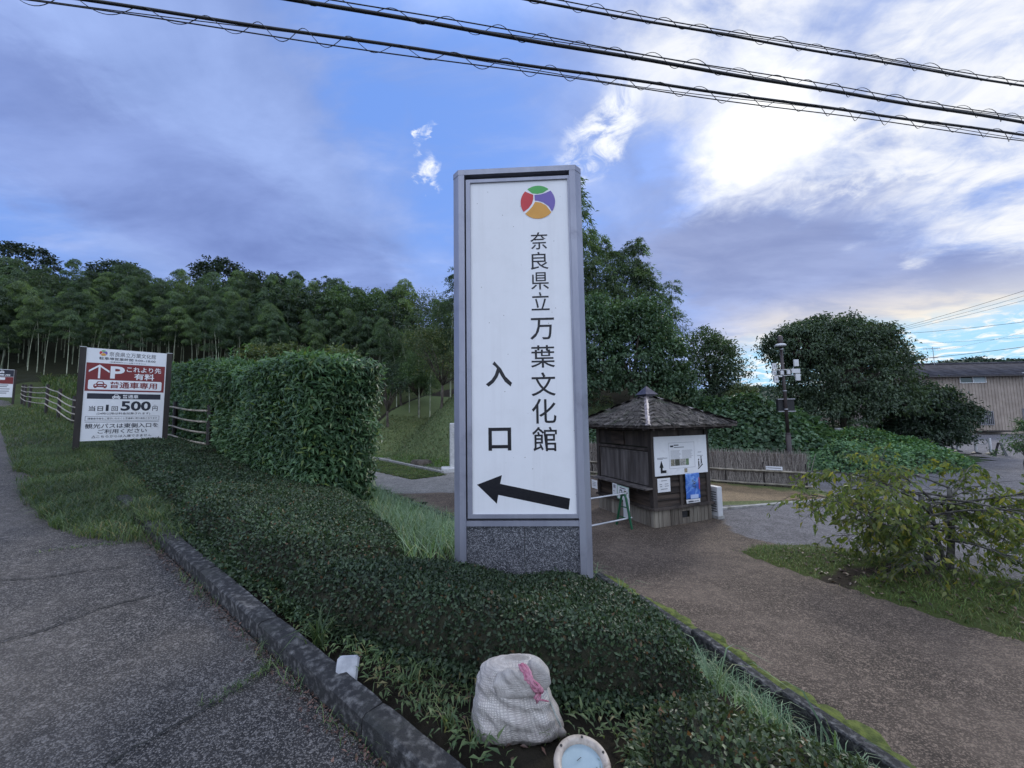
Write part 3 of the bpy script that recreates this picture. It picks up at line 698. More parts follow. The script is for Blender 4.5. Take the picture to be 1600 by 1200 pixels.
def build_parking_sign():
    a = math.atan2(1.03, 1.04)
    root = empty('parking_sign', (-9.77, 8.74, 0.75), a, 'parking price sign with maroon band and 500 yen tariff on two dark posts', 'sign')
    Z = lambda z: z - 0.75
    for u0, zb in ((-0.107, -0.35), (1.376, -0.35)):
        m = MB(); m.box((u0 + 0.052, 0.06, (zb + Z(3.34)) / 2), (0.103, 0.12, Z(3.34) - zb)); m.build('post', M['post_dark'], root)
        m = MB(); m.box((u0 + 0.052, 0.06, Z(3.346)), (0.112, 0.128, 0.012)); m.build('post_cap', M['steel'], root)
    m = MB(); m.box((0.6865, 0.035, Z(2.262)), (1.376, 0.04, 2.146)); m.build('board', M['panel_white'], root)
    y = 0.0128
    WH, BK, MR, NV = 0, 1, 2, 3; mats = [M['print_white'], M['navy'], M['maroon']]
    m = MB(); rect(m, 0.012, 1.354, Z(2.335), Z(2.992), y); m.build('maroon_band', M['maroon'], root)
    m = MB(); rrect(m, 0.058, 1.308, Z(2.372), Z(2.598), y - 0.002, 0.03); m.build('white_field', M['print_white'], root)
    m = MB(); rect(m, 0.058, 1.302, Z(2.155), Z(2.283), y); m.build('navy_band', M['navy'], root)
    circle_logo(root, 0.267, Z(3.232), 0.066, y)
    def line(body, u0, u1, z0, z1, mt, bold=0.0, dy=0.0):
        m = MB(); put_text(m, body, u0, u1, Z(z0), Z(z1), y - dy, bold); m.build('lettering', M[mt], root)
    line('奈良県立万葉文化館', 0.362, 1.172, 3.165, 3.275, 'navy')
    line('駐車場営業時間 9:00~18:00', 0.205, 1.170, 3.072, 3.140, 'navy', 0.012)
    line('(営業時間外は入出庫できません)', 0.38, 1.00, 3.008, 3.048, 'navy')
    m = MB(); cx = 0.222; zt, zb2 = Z(2.956), Z(2.632)
    poly(m, [(cx - 0.017, zb2), (cx + 0.017, zb2), (cx + 0.017, zt - 0.03), (cx, zt), (cx - 0.017, zt - 0.03)], y - 0.003)
    for s in (-1, 1): poly(m, [(cx, zt), (cx, zt - 0.045), (cx + s * 0.165, zt - 0.185), (cx + s * 0.165, zt - 0.140)][::s], y - 0.0045)
    m.build('arrow', M['print_white'], root)
    line('P', 0.402, 0.640, 2.640, 2.932, 'print_white', 0.03, 0.003)
    line('これより先', 0.672, 1.286, 2.808, 2.940, 'print_white', 0.015, 0.003)
    line('有料', 0.806, 1.166, 2.628, 2.784, 'print_white', 0.02, 0.003)
    m = MB(); car_icon(m, 0.143, 0.360, Z(2.405), Z(2.562), y - 0.004, 0, 1); m.build('car_pictogram', [M['maroon'], M['print_white']], root)
    line('普通車専用', 0.402, 1.226, 2.408, 2.566, 'maroon', 0.02, 0.004)
    m = MB(); car_icon(m, 0.46, 0.595, Z(2.160), Z(2.262), y - 0.003, 0, 1); m.build('car_pictogram', [M['print_white'], M['navy']], root)
    line('普通車', 0.632, 0.902, 2.172, 2.262, 'print_white', 0.012, 0.003)
    line('当日', 0.098, 0.325, 1.872, 1.990, 'navy', 0.015); line('1', 0.368, 0.414, 1.872, 2.020, 'navy'); line('回', 0.462, 0.566, 1.872, 1.985, 'navy', 0.012)
    line('500', 0.612, 1.135, 1.876, 2.110, 'navy', 0.032); line('円', 1.165, 1.262, 1.874, 1.985, 'navy', 0.012); line('税込', 1.185, 1.245, 2.000, 2.026, 'navy')
    line('(24時以降は料金加算されます)', 0.228, 1.130, 1.778, 1.842, 'navy', 0.006)
    m = MB(); frame_rect(m, 0.052, 1.300, Z(1.642), Z(1.752), y, 0.006); m.build('outline', M['navy'], root)
    line('障害者手帳をご提示いただくと普通車に限り無料となります', 0.095, 1.262, 1.672, 1.722, 'navy', 0.006)
    m = MB(); rect(m, 0.052, 1.300, Z(1.610), Z(1.617), y); m.build('rule', M['navy'], root)
    line('観光バスは東側入口を', 0.060, 1.290, 1.468, 1.582, 'navy', 0.014)
    line('ご利用ください', 0.266, 1.090, 1.346, 1.450, 'navy', 0.014)
    m = MB(); poly(m, [(0.172, Z(1.250)), (0.242, Z(1.250)), (0.207, Z(1.312))], y); poly(m, [(0.186, Z(1.258)), (0.228, Z(1.258)), (0.207, Z(1.296))], y - 0.0015, 1); rect(m, 0.204, 0.210, Z(1.268), Z(1.288), y - 0.003, 0); m.build('warning_triangle', [M['navy'], M['print_white']], root)
    line('こちらからは入庫できません', 0.252, 1.176, 1.248, 1.312, 'navy', 0.008)
build_parking_sign()

def build_far_sign():
    # same kind of board further up the road: dark heading, maroon band, white tariff fields
    d = 27.0; p = at_y(22, 605, d); p = Vector((p.x - 1.62 * 0.7071, p.y - 1.62 * 0.7071, 0)); zb = float(z_ground(p.x, p.y))
    root = empty('parking_sign', (p.x, p.y, zb), R(45), 'small distant parking sign with dark heading at the left edge up the road', 'sign')
    H = at_y(10, 578, d).z - zb; B = at_y(10, 621, d).z - zb; W = 1.62
    for u in (0.0, W): m = MB(); m.box((u, 0.05, H / 2 - 0.3), (0.10, 0.10, H + 0.6)); m.build('post', M['post_dark'], root)
    m = MB(); m.box((W / 2, 0.03, (H + B) / 2), (W - 0.104, 0.04, H - B)); m.build('board', M['panel_white'], root)
    h = H - B; y = 0.008; q = lambda f: B + f * h
    m = MB(); rect(m, 0.06, W - 0.06, q(0.74), q(0.985), y); m.build('dark_heading', M['navy'], root)
    m = MB(); car_icon(m, 0.95, 1.14, q(0.86), q(0.96), y - 0.003, 0, 1); rrect(m, 0.5, 0.88, q(0.86), q(0.95), y - 0.003, 0.03); m.build('car_pictogram', [M['print_white'], M['navy']], root)
    m = MB(); put_text(m, '普通車専用', 0.2, 1.4, q(0.76), q(0.83), y - 0.003, 0.02); m.build('lettering', M['print_white'], root)
    m = MB(); rect(m, 0.06, W - 0.06, q(0.48), q(0.73), y); m.build('maroon_band', M['maroon'], root)
    m = MB(); rrect(m, 0.3, 1.2, q(0.62), q(0.71), y - 0.003, 0.03); m.build('white_field', M['print_white'], root)
    m = MB(); put_text(m, '有料', 0.55, 0.95, q(0.50), q(0.60), y - 0.003, 0.02); m.build('lettering', M['print_white'], root)
    m = MB()
    for f, w in ((0.42, 0.55), (0.36, 0.5), (0.28, 0.62), (0.2, 0.6), (0.13, 0.5)): rect(m, W / 2 - w, W / 2 + w, q(f), q(f) + 0.035 * h, y)
    m.build('text_lines', M['grey_print'], root)
build_far_sign()

# ------------------------------------------------------------------ kiosk
def build_kiosk():
    ROT = R(22); O = (3.04, 8.555, -0.85)
    root = empty('ticket_kiosk', O, ROT, 'small dark timber ticket kiosk with shuttered counter and mossy hipped roof', 'kiosk')
    A, B = 1.68, 2.06
    Wd, Wh = M['wood_dark'], M['wood_darkh']
    def part(name, mt, *boxes, ch=0.0):
        m = MB()
        for c, d in boxes: m.box(c, d, ch=ch)
        return m.build(name, mt, root)
    part('wall_core', M['hedge_core'], ((A / 2, B / 2, 1.22), (A - 0.10, B - 0.10, 1.80)))
    part('foundation', M['hedge_core'], ((A / 2, B / 2, 0.15), (A - 0.10, B - 0.10, 0.46)))
    # vertical base boards: front-right face (y=0), left face (x=0), far faces
    n = 15
    for i in range(n):
        w = A / n; u = (i + 0.5) * w
        if 6.4 <= i <= 8.4:
            part('plank', M['wood_base'], ((u, -0.004, 0.045), (w - 0.008, 0.024, 0.16))); part('plank', M['wood_base'], ((u, -0.004, 0.315), (w - 0.008, 0.024, 0.09))) ; continue
        part('plank', M['wood_base'], ((u + random.uniform(-.002, .002), random.uniform(-0.006, 0.002), 0.16), (w - random.uniform(0.010, 0.018), 0.024, 0.40)))
    part('vent', M['black_rubber'], ((7.5 * A / n, 0.012, 0.20), (A / n * 2.0, 0.01, 0.14)))
    n = 18
    for i in range(n):
        w = B / n; v = (i + 0.5) * w
        part('plank', M['wood_base'], ((random.uniform(-0.006, 0.002), v, 0.16), (0.024, w - random.uniform(0.010, 0.018), 0.40)))
    part('sill', Wd, ((A / 2, -0.02, 0.385), (A + 0.10, 0.10, 0.05)), ((-0.02, B / 2 + 0.04, 0.385), (0.10, B - 0.02, 0.05)), ((A + 0.02, B / 2 + 0.04, 0.385), (0.06, B - 0.02, 0.05)))
    for x, y in ((0.045, 0.045), (A - 0.045, 0.045), (0.045, B - 0.045), (A - 0.045, B - 0.045)):
        part('corner_post', Wd, ((x, y, 1.27), (0.115, 0.115, 1.72)))
    part('mullion', Wd, ((0.80, 0.02, 0.76), (0.075, 0.07, 0.70)))
    # clapboards under the information board
    for a, b in ((0.105, 0.760), (0.840, A - 0.105)):
        for k in range(5):
            m = MB(); z0 = 0.412 + k * 0.138
            m.add([(a, 0.002, z0), (b, 0.002, z0), (b, 0.030, z0 + 0.135), (a, 0.030, z0 + 0.135), (a, 0.028, z0), (b, 0.028, z0), (b, 0.050, z0 + 0.135), (a, 0.050, z0 + 0.135)],
                  [(0, 1, 2, 3), (1, 0, 4, 5), (3, 2, 6, 7), (0, 3, 7, 4), (2, 1, 5, 6)])
            m.build('clapboard', Wh, root)
    for a, b in ((0.105, 0.80), (0.83, A - 0.105)): part('upper_panel', Wd, (((a + b) / 2, 0.03, 1.96), (b - a, 0.03, 0.26)))
    part('upper_rail', Wd, ((A / 2, 0.03, 1.815), (A - 0.215, 0.07, 0.035)), ((0.815, 0.02, 1.96), (0.03, 0.05, 0.25)))
    part('wall_plate', Wd, ((A / 2, 0.0, 2.12), (A + 0.24, 0.12, 0.09)), ((0.0, B / 2 + 0.09, 2.12), (0.12, B + 0.06, 0.09)), ((A, B / 2 + 0.09, 2.12), (0.12, B + 0.06, 0.09)))
    # left face: lattice panels, two sliding shutters of upright boards, counter, lower boards
    for a, b in ((0.105, 1.02), (1.06, B - 0.105)): part('upper_panel', Wd, ((0.035, (a + b) / 2, 1.89), (0.02, b - a, 0.34)))
    part('head_rail', Wd, ((0.01, B / 2, 1.665), (0.09, B - 0.21, 0.06)), ((0.02, 1.04, 1.89), (0.05, 0.05, 0.35)))
    part('name_plaque', M['wood_darkh'], ((-0.005, 1.16, 1.885), (0.03, 0.48, 0.31)))
    for (a, b, x) in ((0.115, 1.05, 0.015), (1.035, B - 0.115, 0.034)):
        sh = part('shutter', M['wood_shut'], ((x + 0.012, (a + b) / 2, 1.24), (0.02, b - a, 0.74)))
        k = 9; w = (b - a - 0.08) / k
        for i in range(k):
            m = MB(); m.box((x - 0.002 + random.uniform(-.0015, .0015), a + 0.04 + (i + 0.5) * w, 1.24), (0.012, w - 0.005, 0.67)); m.build('plank', M['wood_shut'], sh)
        m = MB(); m.box((x - 0.006, a + 0.02, 1.24), (0.022, 0.039, 0.745)); m.box((x - 0.006, b - 0.02, 1.24), (0.022, 0.039, 0.745)); m.box((x - 0.006, (a + b) / 2, 1.594), (0.022, b - a - 0.08, 0.037)); m.box((x - 0.006, (a + b) / 2, 0.886), (0.022, b - a - 0.08, 0.037)); m.build('shutter_frame', M['wood_shut'], sh)
    part('counter', M['wood_shut'], ((-0.075, B / 2 + 0.03, 0.825), (0.29, B + 0.08, 0.035)))
    for v in (0.35, 1.05, 1.75): part('bracket', Wd, ((-0.06, v, 0.765), (0.16, 0.04, 0.08)))
    for a, b in ((0.105, 0.98), (1.04, B - 0.105)):
        for k in range(3): part('clapboard', Wh, ((0.025, (a + b) / 2, 0.48 + k * 0.132), (0.03, b - a, 0.128)))
    part('lower_mullion', Wd, ((0.012, 1.01, 0.61), (0.05, 0.06, 0.40)))
    part('back_wall', Wd, ((A / 2, B - 0.03, 1.27), (A - 0.21, 0.05, 1.68)), ((A - 0.03, B / 2, 1.27), (0.05, B - 0.21, 1.68)))
    # hipped roof: eave slab, four shingled slopes, ridges and cap
    ov = 0.45; zE, zT = 2.20, 2.86
    cx, cy = A / 2, B / 2; ex, ey = cx + ov, cy + ov; tx, ty = 0.10, 0.10
    E_ = [(cx - ex, cy - ey), (cx + ex, cy - ey), (cx + ex, cy + ey), (cx - ex, cy + ey)]; T_ = [(cx - tx, cy - ty), (cx + tx, cy - ty), (cx + tx, cy + ty), (cx - tx, cy + ty)]
    m = MB()
    lo = [(x, y, zE - 0.05) for x, y in E_]; hi = [(x, y, zE) for x, y in E_]; tp = [(x, y, zT) for x, y in T_]
    m.add(lo + hi + tp, [(3, 2, 1, 0)] + [(i, (i + 1) % 4, 4 + (i + 1) % 4, 4 + i) for i in range(4)] + [(4 + i, 4 + (i + 1) % 4, 8 + (i + 1) % 4, 8 + i) for i in range(4)] + [(8, 9, 10, 11)])
    roof = m.build('roof', M['wood_dark'], root)
    # rafters show under the eaves
    shm = []
    for k in range(5):
        b = MB(); w = 0.15 + 0.02 * k; n = 4; L = 0.30
        vs = []
        for i in range(n + 1):
            u = -w / 2 + w * i / n; j = random.uniform(-0.014, 0.014); h = random.uniform(-0.006, 0.008)
            vs += [(u, -0.02 + j, 0.018 + h), (u, L, 0.004), (u, -0.02 + j, -0.006)]
        fs = []
        for i in range(n):
            p = i * 3; fs += [(p, p + 3, p + 4, p + 1), (p + 2, p + 5, p + 3, p)]
        b.add(vs, fs); o = b.build('shingle', M['shingle'], roof); shm.append(o.data); KIDS[roof.name].remove(o); bpy.data.objects.remove(o)
    rows = 8; cnt = 0
    for f in range(4):
        e0, e1 = Vector((*E_[f], zE)), Vector((*E_[(f + 1) % 4], zE)); t0, t1 = Vector((*T_[f], zT)), Vector((*T_[(f + 1) % 4], zT))
        ax = (e1 - e0).normalized(); up = ((t0 + t1) / 2 - (e0 + e1) / 2).normalized(); nr = ax.cross(up)
        rot = Matrix((ax, up, nr)).transposed().to_4x4()
        for r_ in range(rows):
            fr = r_ / rows; a = e0.lerp(t0, fr); b = e1.lerp(t1, fr); wid = (b - a).length; L_ = (t0 - e0).length
            nn = max(2, int(round(wid / (0.205 if f in (0, 3) else 0.42))))
            for i in range(nn):
                fi = (i + 0.5 + random.uniform(-0.12, 0.12)) / nn
                p = a.lerp(b, fi) + nr * (0.010 + 0.004 * random.random()) + up * random.uniform(-0.02, 0.015)
                o = bpy.data.objects.new('shingle', random.choice(shm)); link(o, roof); cnt += 1
                sx = (wid / nn) / 0.175 * random.uniform(0.92, 1.08)
                o.matrix_local = Matrix.Translation(p) @ rot @ Matrix.Rotation(random.uniform(-0.05, 0.05), 4, 'Z') @ Matrix.Rotation(R(-2.5 + random.uniform(-2, 2)), 4, 'X') @ Matrix.Diagonal((sx, 0.9, random.uniform(0.7, 1.5), 1))
    # loose bark strips lying down the slopes
    b = MB()
    for f in (0, 3):
        e0, e1 = Vector((*E_[f], zE)), Vector((*E_[(f + 1) % 4], zE)); t0, t1 = Vector((*T_[f], zT)), Vector((*T_[(f + 1) % 4], zT)); ax = (e1 - e0).normalized(); up = ((t0 + t1) / 2 - (e0 + e1) / 2).normalized(); nr = ax.cross(up)
        for i in range(420):
            fr = random.uniform(0.0, 0.9); p = e0.lerp(t0, fr).lerp(e1.lerp(t1, fr), random.uniform(0.05, 0.95)) + nr * 0.03
            d = (up + ax * random.uniform(-0.5, 0.5) * (1 if random.random() < 0.8 else 3)).normalized() * random.uniform(0.06, 0.2); s = d.cross(nr).normalized() * random.uniform(0.004, 0.011)
            b.add([p - d + s, p - d - s, p + d - s + nr * 0.012, p + d + s + nr * 0.012, p + nr * 0.014], [(0, 1, 4), (1, 2, 4), (2, 3, 4), (3, 0, 4)])
    o = b.build('bark_strips', M['shingle'], roof); o['kind'] = 'stuff'
    for i in range(4):
        a, c = Vector((*E_[i], zE + 0.02)), Vector((*T_[i], zT + 0.03)); d = c - a; h = Vector((d.x, d.y, 0)).normalized(); s = Vector((-h.y, h.x, 0))
        w = 0.055 if i == 0 else 0.03
        b = MB(); up = Vector((0, 0, 0.035))
        b.add([a - s * w, a + up, a + s * w, c - s * w, c + up, c + s * w], [(0, 1, 4, 3), (1, 2, 5, 4), (0, 2, 1)]); b.build('ridge_cover', M['ridge'] if i in (0, 1) else M['wood_dark'], roof)
    b = MB(); b.box((cx, cy, zT + 0.03), (0.30, 0.30, 0.10)); q = [(-0.20, -0.20), (0.20, -0.20), (0.20, 0.20), (-0.20, 0.20)]
    b.add([(cx + x, cy + y, zT + 0.085) for x, y in q] + [(cx + x * 0.45, cy + y * 0.45, zT + 0.21) for x, y in q] + [(cx, cy, zT + 0.31)], [(3, 2, 1, 0)] + [(i, (i + 1) % 4, 4 + (i + 1) % 4, 4 + i) for i in range(4)] + [(4 + i, 4 + (i + 1) % 4, 8) for i in range(4)])
    b.build('finial', M['copper'], roof)
    for f in (0, 3):
        for i in range(9):
            e0, e1 = Vector((*E_[f], zE - 0.075)), Vector((*E_[(f + 1) % 4], zE - 0.075)); p = e0.lerp(e1, (i + 0.5) / 9); c = Vector((cx, cy, zE - 0.075)); q = p.lerp(Vector((min(max(p.x, 0.0), A), min(max(p.y, 0.0), B), p.z)), 1.0)
            b = MB(); b.tube([p + (q - p) * 0.04, q], 0.022, 4); b.build('rafter', M['wood_dark'], roof)

    # ---- things fixed to the kiosk (each its own thing, placed in the kiosk's frame)
    W = Matrix.Translation(Vector(O)) @ Matrix.Rotation(ROT, 4, 'Z')
    def hang(name, loc, face, label, cat, group=None, tilt=0.0):
        o = empty(name, (0, 0, 0), 0, label, cat, group); o.matrix_world = W @ Matrix.Translation(Vector(loc)) @ Matrix.Rotation(R(-90) if face == 'left' else 0, 4, 'Z') @ Matrix.Rotation(tilt, 4, 'Y'); return o
    # information board, local u along face, z up, facing -y
    t = hang('information_board', (0.055, -0.028, 1.085), 'right', 'large white information board with black bent arrow on the kiosk front', 'notice board')
    bw, bh = 1.555, 0.86
    m = MB(); m.box((bw / 2, 0.012, bh / 2), (bw, 0.022, bh)); m.build('board', M['panel_white'], t)
    y = -0.001
    m = MB(); frame_rect(m, 0.41, 1.17, 0.14, 0.715, y - 0.001, 0.006); m.build('outline', M['grey_print'], t)
    m = MB(); rect(m, 0.455, 0.545, 0.615, 0.655, y - 0.001)
    rect(m, 0.56, 0.70, 0.645, 0.668, y - 0.001); rect(m, 0.56, 0.86, 0.60, 0.614, y - 0.001)
    m.build('heading', M['navy'], t)
    m = MB()
    for k in range(9):
        for a, b_ in ((0.455, 0.755), (0.79, 1.13)): rect(m, a, b_ - random.uniform(0, 0.06), 0.53 - k * 0.022, 0.5365 - k * 0.022, y - 0.001)
    for a, z, w in ((0.07, 0.385, 0.20), (0.25, 0.378, 0.11), (0.07, 0.36, 0.16), (1.27, 0.465, 0.11), (1.25, 0.385, 0.17)): rect(m, a, a + w, z, z + 0.014, y - 0.001)
    m.build('text_lines', M['grey_print'], t)
    for (a, b_, c1, c2) in ((0.455, 0.565, (0.10, 0.09, 0.05), (0.35, 0.33, 0.25)), (0.575, 0.715, (0.04, 0.045, 0.03), (0.12, 0.12, 0.09)), (0.725, 0.885, (0.2, 0.2, 0.19), (0.5, 0.48, 0.42)), (0.895, 0.985, (0.06, 0.11, 0.05), (0.22, 0.3, 0.16)), (0.84, 0.925, (0.10, 0.09, 0.07), (0.5, 0.42, 0.26))):
        m = MB(); z0, z1 = (0.20, 0.345) if a != 0.84 else (0.035, 0.125); rect(m, a, b_, z0, z1, y - 0.001); m.build('photo_print', mat('photo_print', c1, c2, 30, 0.5), t)
    m = MB(); poly(m, [(0.125, 0.18), (0.24, 0.18), (0.183, 0.335)], y - 0.001); rect(m, 0.155, 0.211, 0.06, 0.18, y - 0.001); rect(m, 0.211, 0.315, 0.06, 0.12, y - 0.001); m.build('arrow', M['black_print'], t)
    m = MB(); poly(m, [(1.25, 0.10), (1.265, 0.08), (1.415, 0.185), (1.40, 0.205)], y - 0.001)
    for a, z in ((1.285, 0.15), (1.365, 0.205)):
        rect(m, a - 0.016, a + 0.016, z + 0.05, z + 0.12, y - 0.001); poly(m, [(a - 0.016, z + 0.05), (a - 0.022, z - 0.02), (a - 0.008, z - 0.02), (a, z + 0.03), (a + 0.014, z), (a + 0.024, z + 0.01), (a + 0.016, z + 0.05)], y - 0.001)
        poly(m, [(a + 0.02 * math.cos(k * 0.6283), z + 0.15 + 0.02 * math.sin(k * 0.6283)) for k in range(10)], y - 0.001)
    m.build('stairs_pictogram', M['black_print'], t)
    def notice(loc, face, w, h, label, extra=None, mt='paper', tilt=0.0):
        t = hang('paper_notice', loc, face, label, 'notice', 'notices pinned to the kiosk', tilt)
        n = 6; m = MB(); vs = [(w * i / n, 0.004 * math.sin(i * 1.1) - 0.004, z) for i in range(n + 1) for z in (0, h)]
        m.add(vs, [(2 * i, 2 * i + 2, 2 * i + 3, 2 * i + 1) for i in range(n)]); s = m.build('sheet', M[mt], t); md = s.modifiers.new('thick', 'SOLIDIFY'); md.thickness = 0.002; md.offset = 1
        return t
    t = notice((0.11, -0.016, 0.735), 'right', 0.36, 0.30, 'white paper notice pinned under the arrow of the kiosk information board')
    m = MB()
    for z, a, b_ in ((0.24, 0.1, 0.26), (0.165, 0.05, 0.12), (0.165, 0.2, 0.30), (0.12, 0.06, 0.12), (0.12, 0.2, 0.31), (0.06, 0.08, 0.27)): rect(m, a, b_, z, z + 0.014, -0.012)
    m.build('text_lines', M['grey_print'], t)
    t = notice((-0.226, 2.03, 0.545), 'left', 0.25, 0.215, 'small white notice hanging at the far end of the kiosk counter')
    m = MB()
    for z in (0.15, 0.11, 0.07): rect(m, 0.04, 0.20, z, z + 0.012, -0.012)
    m.build('text_lines', M['grey_print'], t)
    t = notice((-0.226, 1.14, 0.52), 'left', 0.17, 0.285, 'narrow white notice hanging between two others below the kiosk counter', tilt=0.03)
    m = MB(); rect(m, 0.04, 0.13, 0.18, 0.26, -0.0125); rect(m, 0.03, 0.10, 0.10, 0.115, -0.0125); m.build('text_lines', M['grey_print'], t)
    t = notice((-0.226, 0.95, 0.475), 'left', 0.42, 0.315, 'green edged notice with two small pictures below the kiosk counter', tilt=0.02)
    m = MB(); frame_rect(m, 0.0, 0.42, 0.0, 0.315, -0.012, 0.016, 0); rect(m, 0.10, 0.31, 0.255, 0.272, -0.012, 1)
    rrect(m, 0.09, 0.18, 0.07, 0.225, -0.012, 0.02, 1); rrect(m, 0.25, 0.34, 0.07, 0.225, -0.012, 0.02, 2); rect(m, 0.11, 0.16, 0.12, 0.2, -0.0135, 3); rect(m, 0.27, 0.32, 0.14, 0.2, -0.0135, 0)
    m.build('picture_print', [mat('pale_green_print', (0.36, 0.55, 0.42)), M['navy'], mat('olive_print', (0.16, 0.16, 0.09)), M['paper']], t)
    # blue poster
    t = hang('poster', (0.905, -0.024, 0.425), 'right', 'crumpled blue poster with white foot strip hanging on the kiosk front', 'poster')
    pm, nt, b = new_mat('blue_poster'); b.inputs['Roughness'].default_value = 0.35
    tc = nt.new('ShaderNodeTexCoord').outputs['Object']; f = nt.noise(tc, 5.5, 5, 0.6, 1.5)
    nt.link(nt.ramp(f, [(0.0, (0.02, 0.06, 0.32)), (0.45, (0.05, 0.16, 0.55)), (0.62, (0.22, 0.40, 0.75)), (0.75, (0.70, 0.76, 0.86))]), b.inputs['Base Color'])
    n, q = 10, 14; w, h = 0.42, 0.665
    def wav(u, z): return -0.006 + 0.007 * math.sin(u * 19 + z * 6) * (1 - 0.4 * z) + 0.004 * math.sin(z * 21 + u * 5)
    def sheet(name, z0, z1, mt, push=0.0):
        m = MB(); vs = [(w * i / n + 0.012 * (1 - k / q) * 1.0, wav(w * i / n, z0 + (z1 - z0) * k / q) - push, z0 + (z1 - z0) * k / q) for k in range(q + 1) for i in range(n + 1)]
        m.add(vs, [(k * (n + 1) + i, k * (n + 1) + i + 1, (k + 1) * (n + 1) + i + 1, (k + 1) * (n + 1) + i) for k in range(q) for i in range(n)]); s = m.build(name, mt, t, smooth=True); md = s.modifiers.new('thick', 'SOLIDIFY'); md.thickness = 0.0015; md.offset = 1; return s
    sheet('sheet', 0.085, h, pm); sheet('white_strip', 0.0, 0.083, M['paper'])
    m = MB(); rect(m, 0.12, 0.36, 0.10, 0.19, -0.020); m.build('pale_label', mat('pale_blue_print', (0.45, 0.55, 0.80)), t)
    m = MB(); rect(m, 0.05, 0.20, 0.030, 0.055, -0.021); rect(m, 0.22, 0.36, 0.035, 0.048, -0.021); m.build('text_lines', M['navy'], t)
    m = MB()
    for k in range(6): rect(m, 0.385, 0.408, 0.30 + k * 0.045, 0.335 + k * 0.045, -0.021)
    m.build('red_column', M['red'], t)
    m = MB()
    for a, z, s_ in ((0.20, 0.36, 0.07), (0.235, 0.43, 0.05), (0.19, 0.48, 0.04), (0.25, 0.33, 0.04)): frame_rect(m, a, a + s_, z, z + s_, -0.022, 0.009)
    m.build('motif', M['navy'], t)
    # louvred white box standing at the right end of the kiosk
    t = hang('outdoor_unit', (A + 0.10, -0.10, 0.0), 'right', 'narrow white louvred outdoor unit standing at the kiosk right corner', 'outdoor unit')
    m = MB(); m.box((0.08, 0.14, 0.40), (0.16, 0.28, 0.66), ch=0.008); m.build('casing', M['white_plastic'], t)
    for k in range(9): m = MB(); m.box((-0.004, 0.14, 0.17 + k * 0.055), (0.016, 0.22, 0.018)); m.build('slat', M['aluminium_dark'], t)
    m = MB(); m.box((0.08, 0.14, 0.035), (0.20, 0.30, 0.07)); m.build('foot', M['concrete'], t)
build_kiosk()

# ------------------------------------------------------------------ green barrier
def build_barrier():
    root = empty('barrier', (2.42, 8.62, float(z_yard(2.4, 8.6))), R(30), 'green A-frame barrier with two horizontal steel pipes before the kiosk', 'barrier')
    for x in (0.0, -1.75):
        m = MB(); path = [(x, -0.19, 0), (x, -0.055, 0.62), (x, -0.03, 0.68), (x, 0.03, 0.70), (x, 0.075, 0.66), (x, 0.26, 0)]
        m.tube(path, [0.026] * 6, 8); m.build('a_frame', M['green_paint'], root)
        m = MB(); m.tube([(x, -0.14, 0.20), (x, 0.20, 0.20)], 0.012, 6); m.tube([(x, -0.09, 0.43), (x, 0.13, 0.43)], 0.012, 6); m.build('tie_bar', M['green_paint'], root)
    for z, yy in ((0.725, 0.0), (0.215, -0.10)): m = MB(); m.tube([(0.10, yy, z), (-1.9, yy, z)], 0.021, 8); m.build('pipe', M['steel'], root)
    t = empty('barrier_sign', (2.42 + 0.06, 8.62 + 0.11, root.location.z), R(30), 'blank white plate hanging behind the green A-frame barrier', 'sign plate')
    m = MB(); m.box((0.02, 0.0, 0.38), (0.02, 0.17, 0.46)); m.build('plate', M['panel_white'], t)
build_barrier()

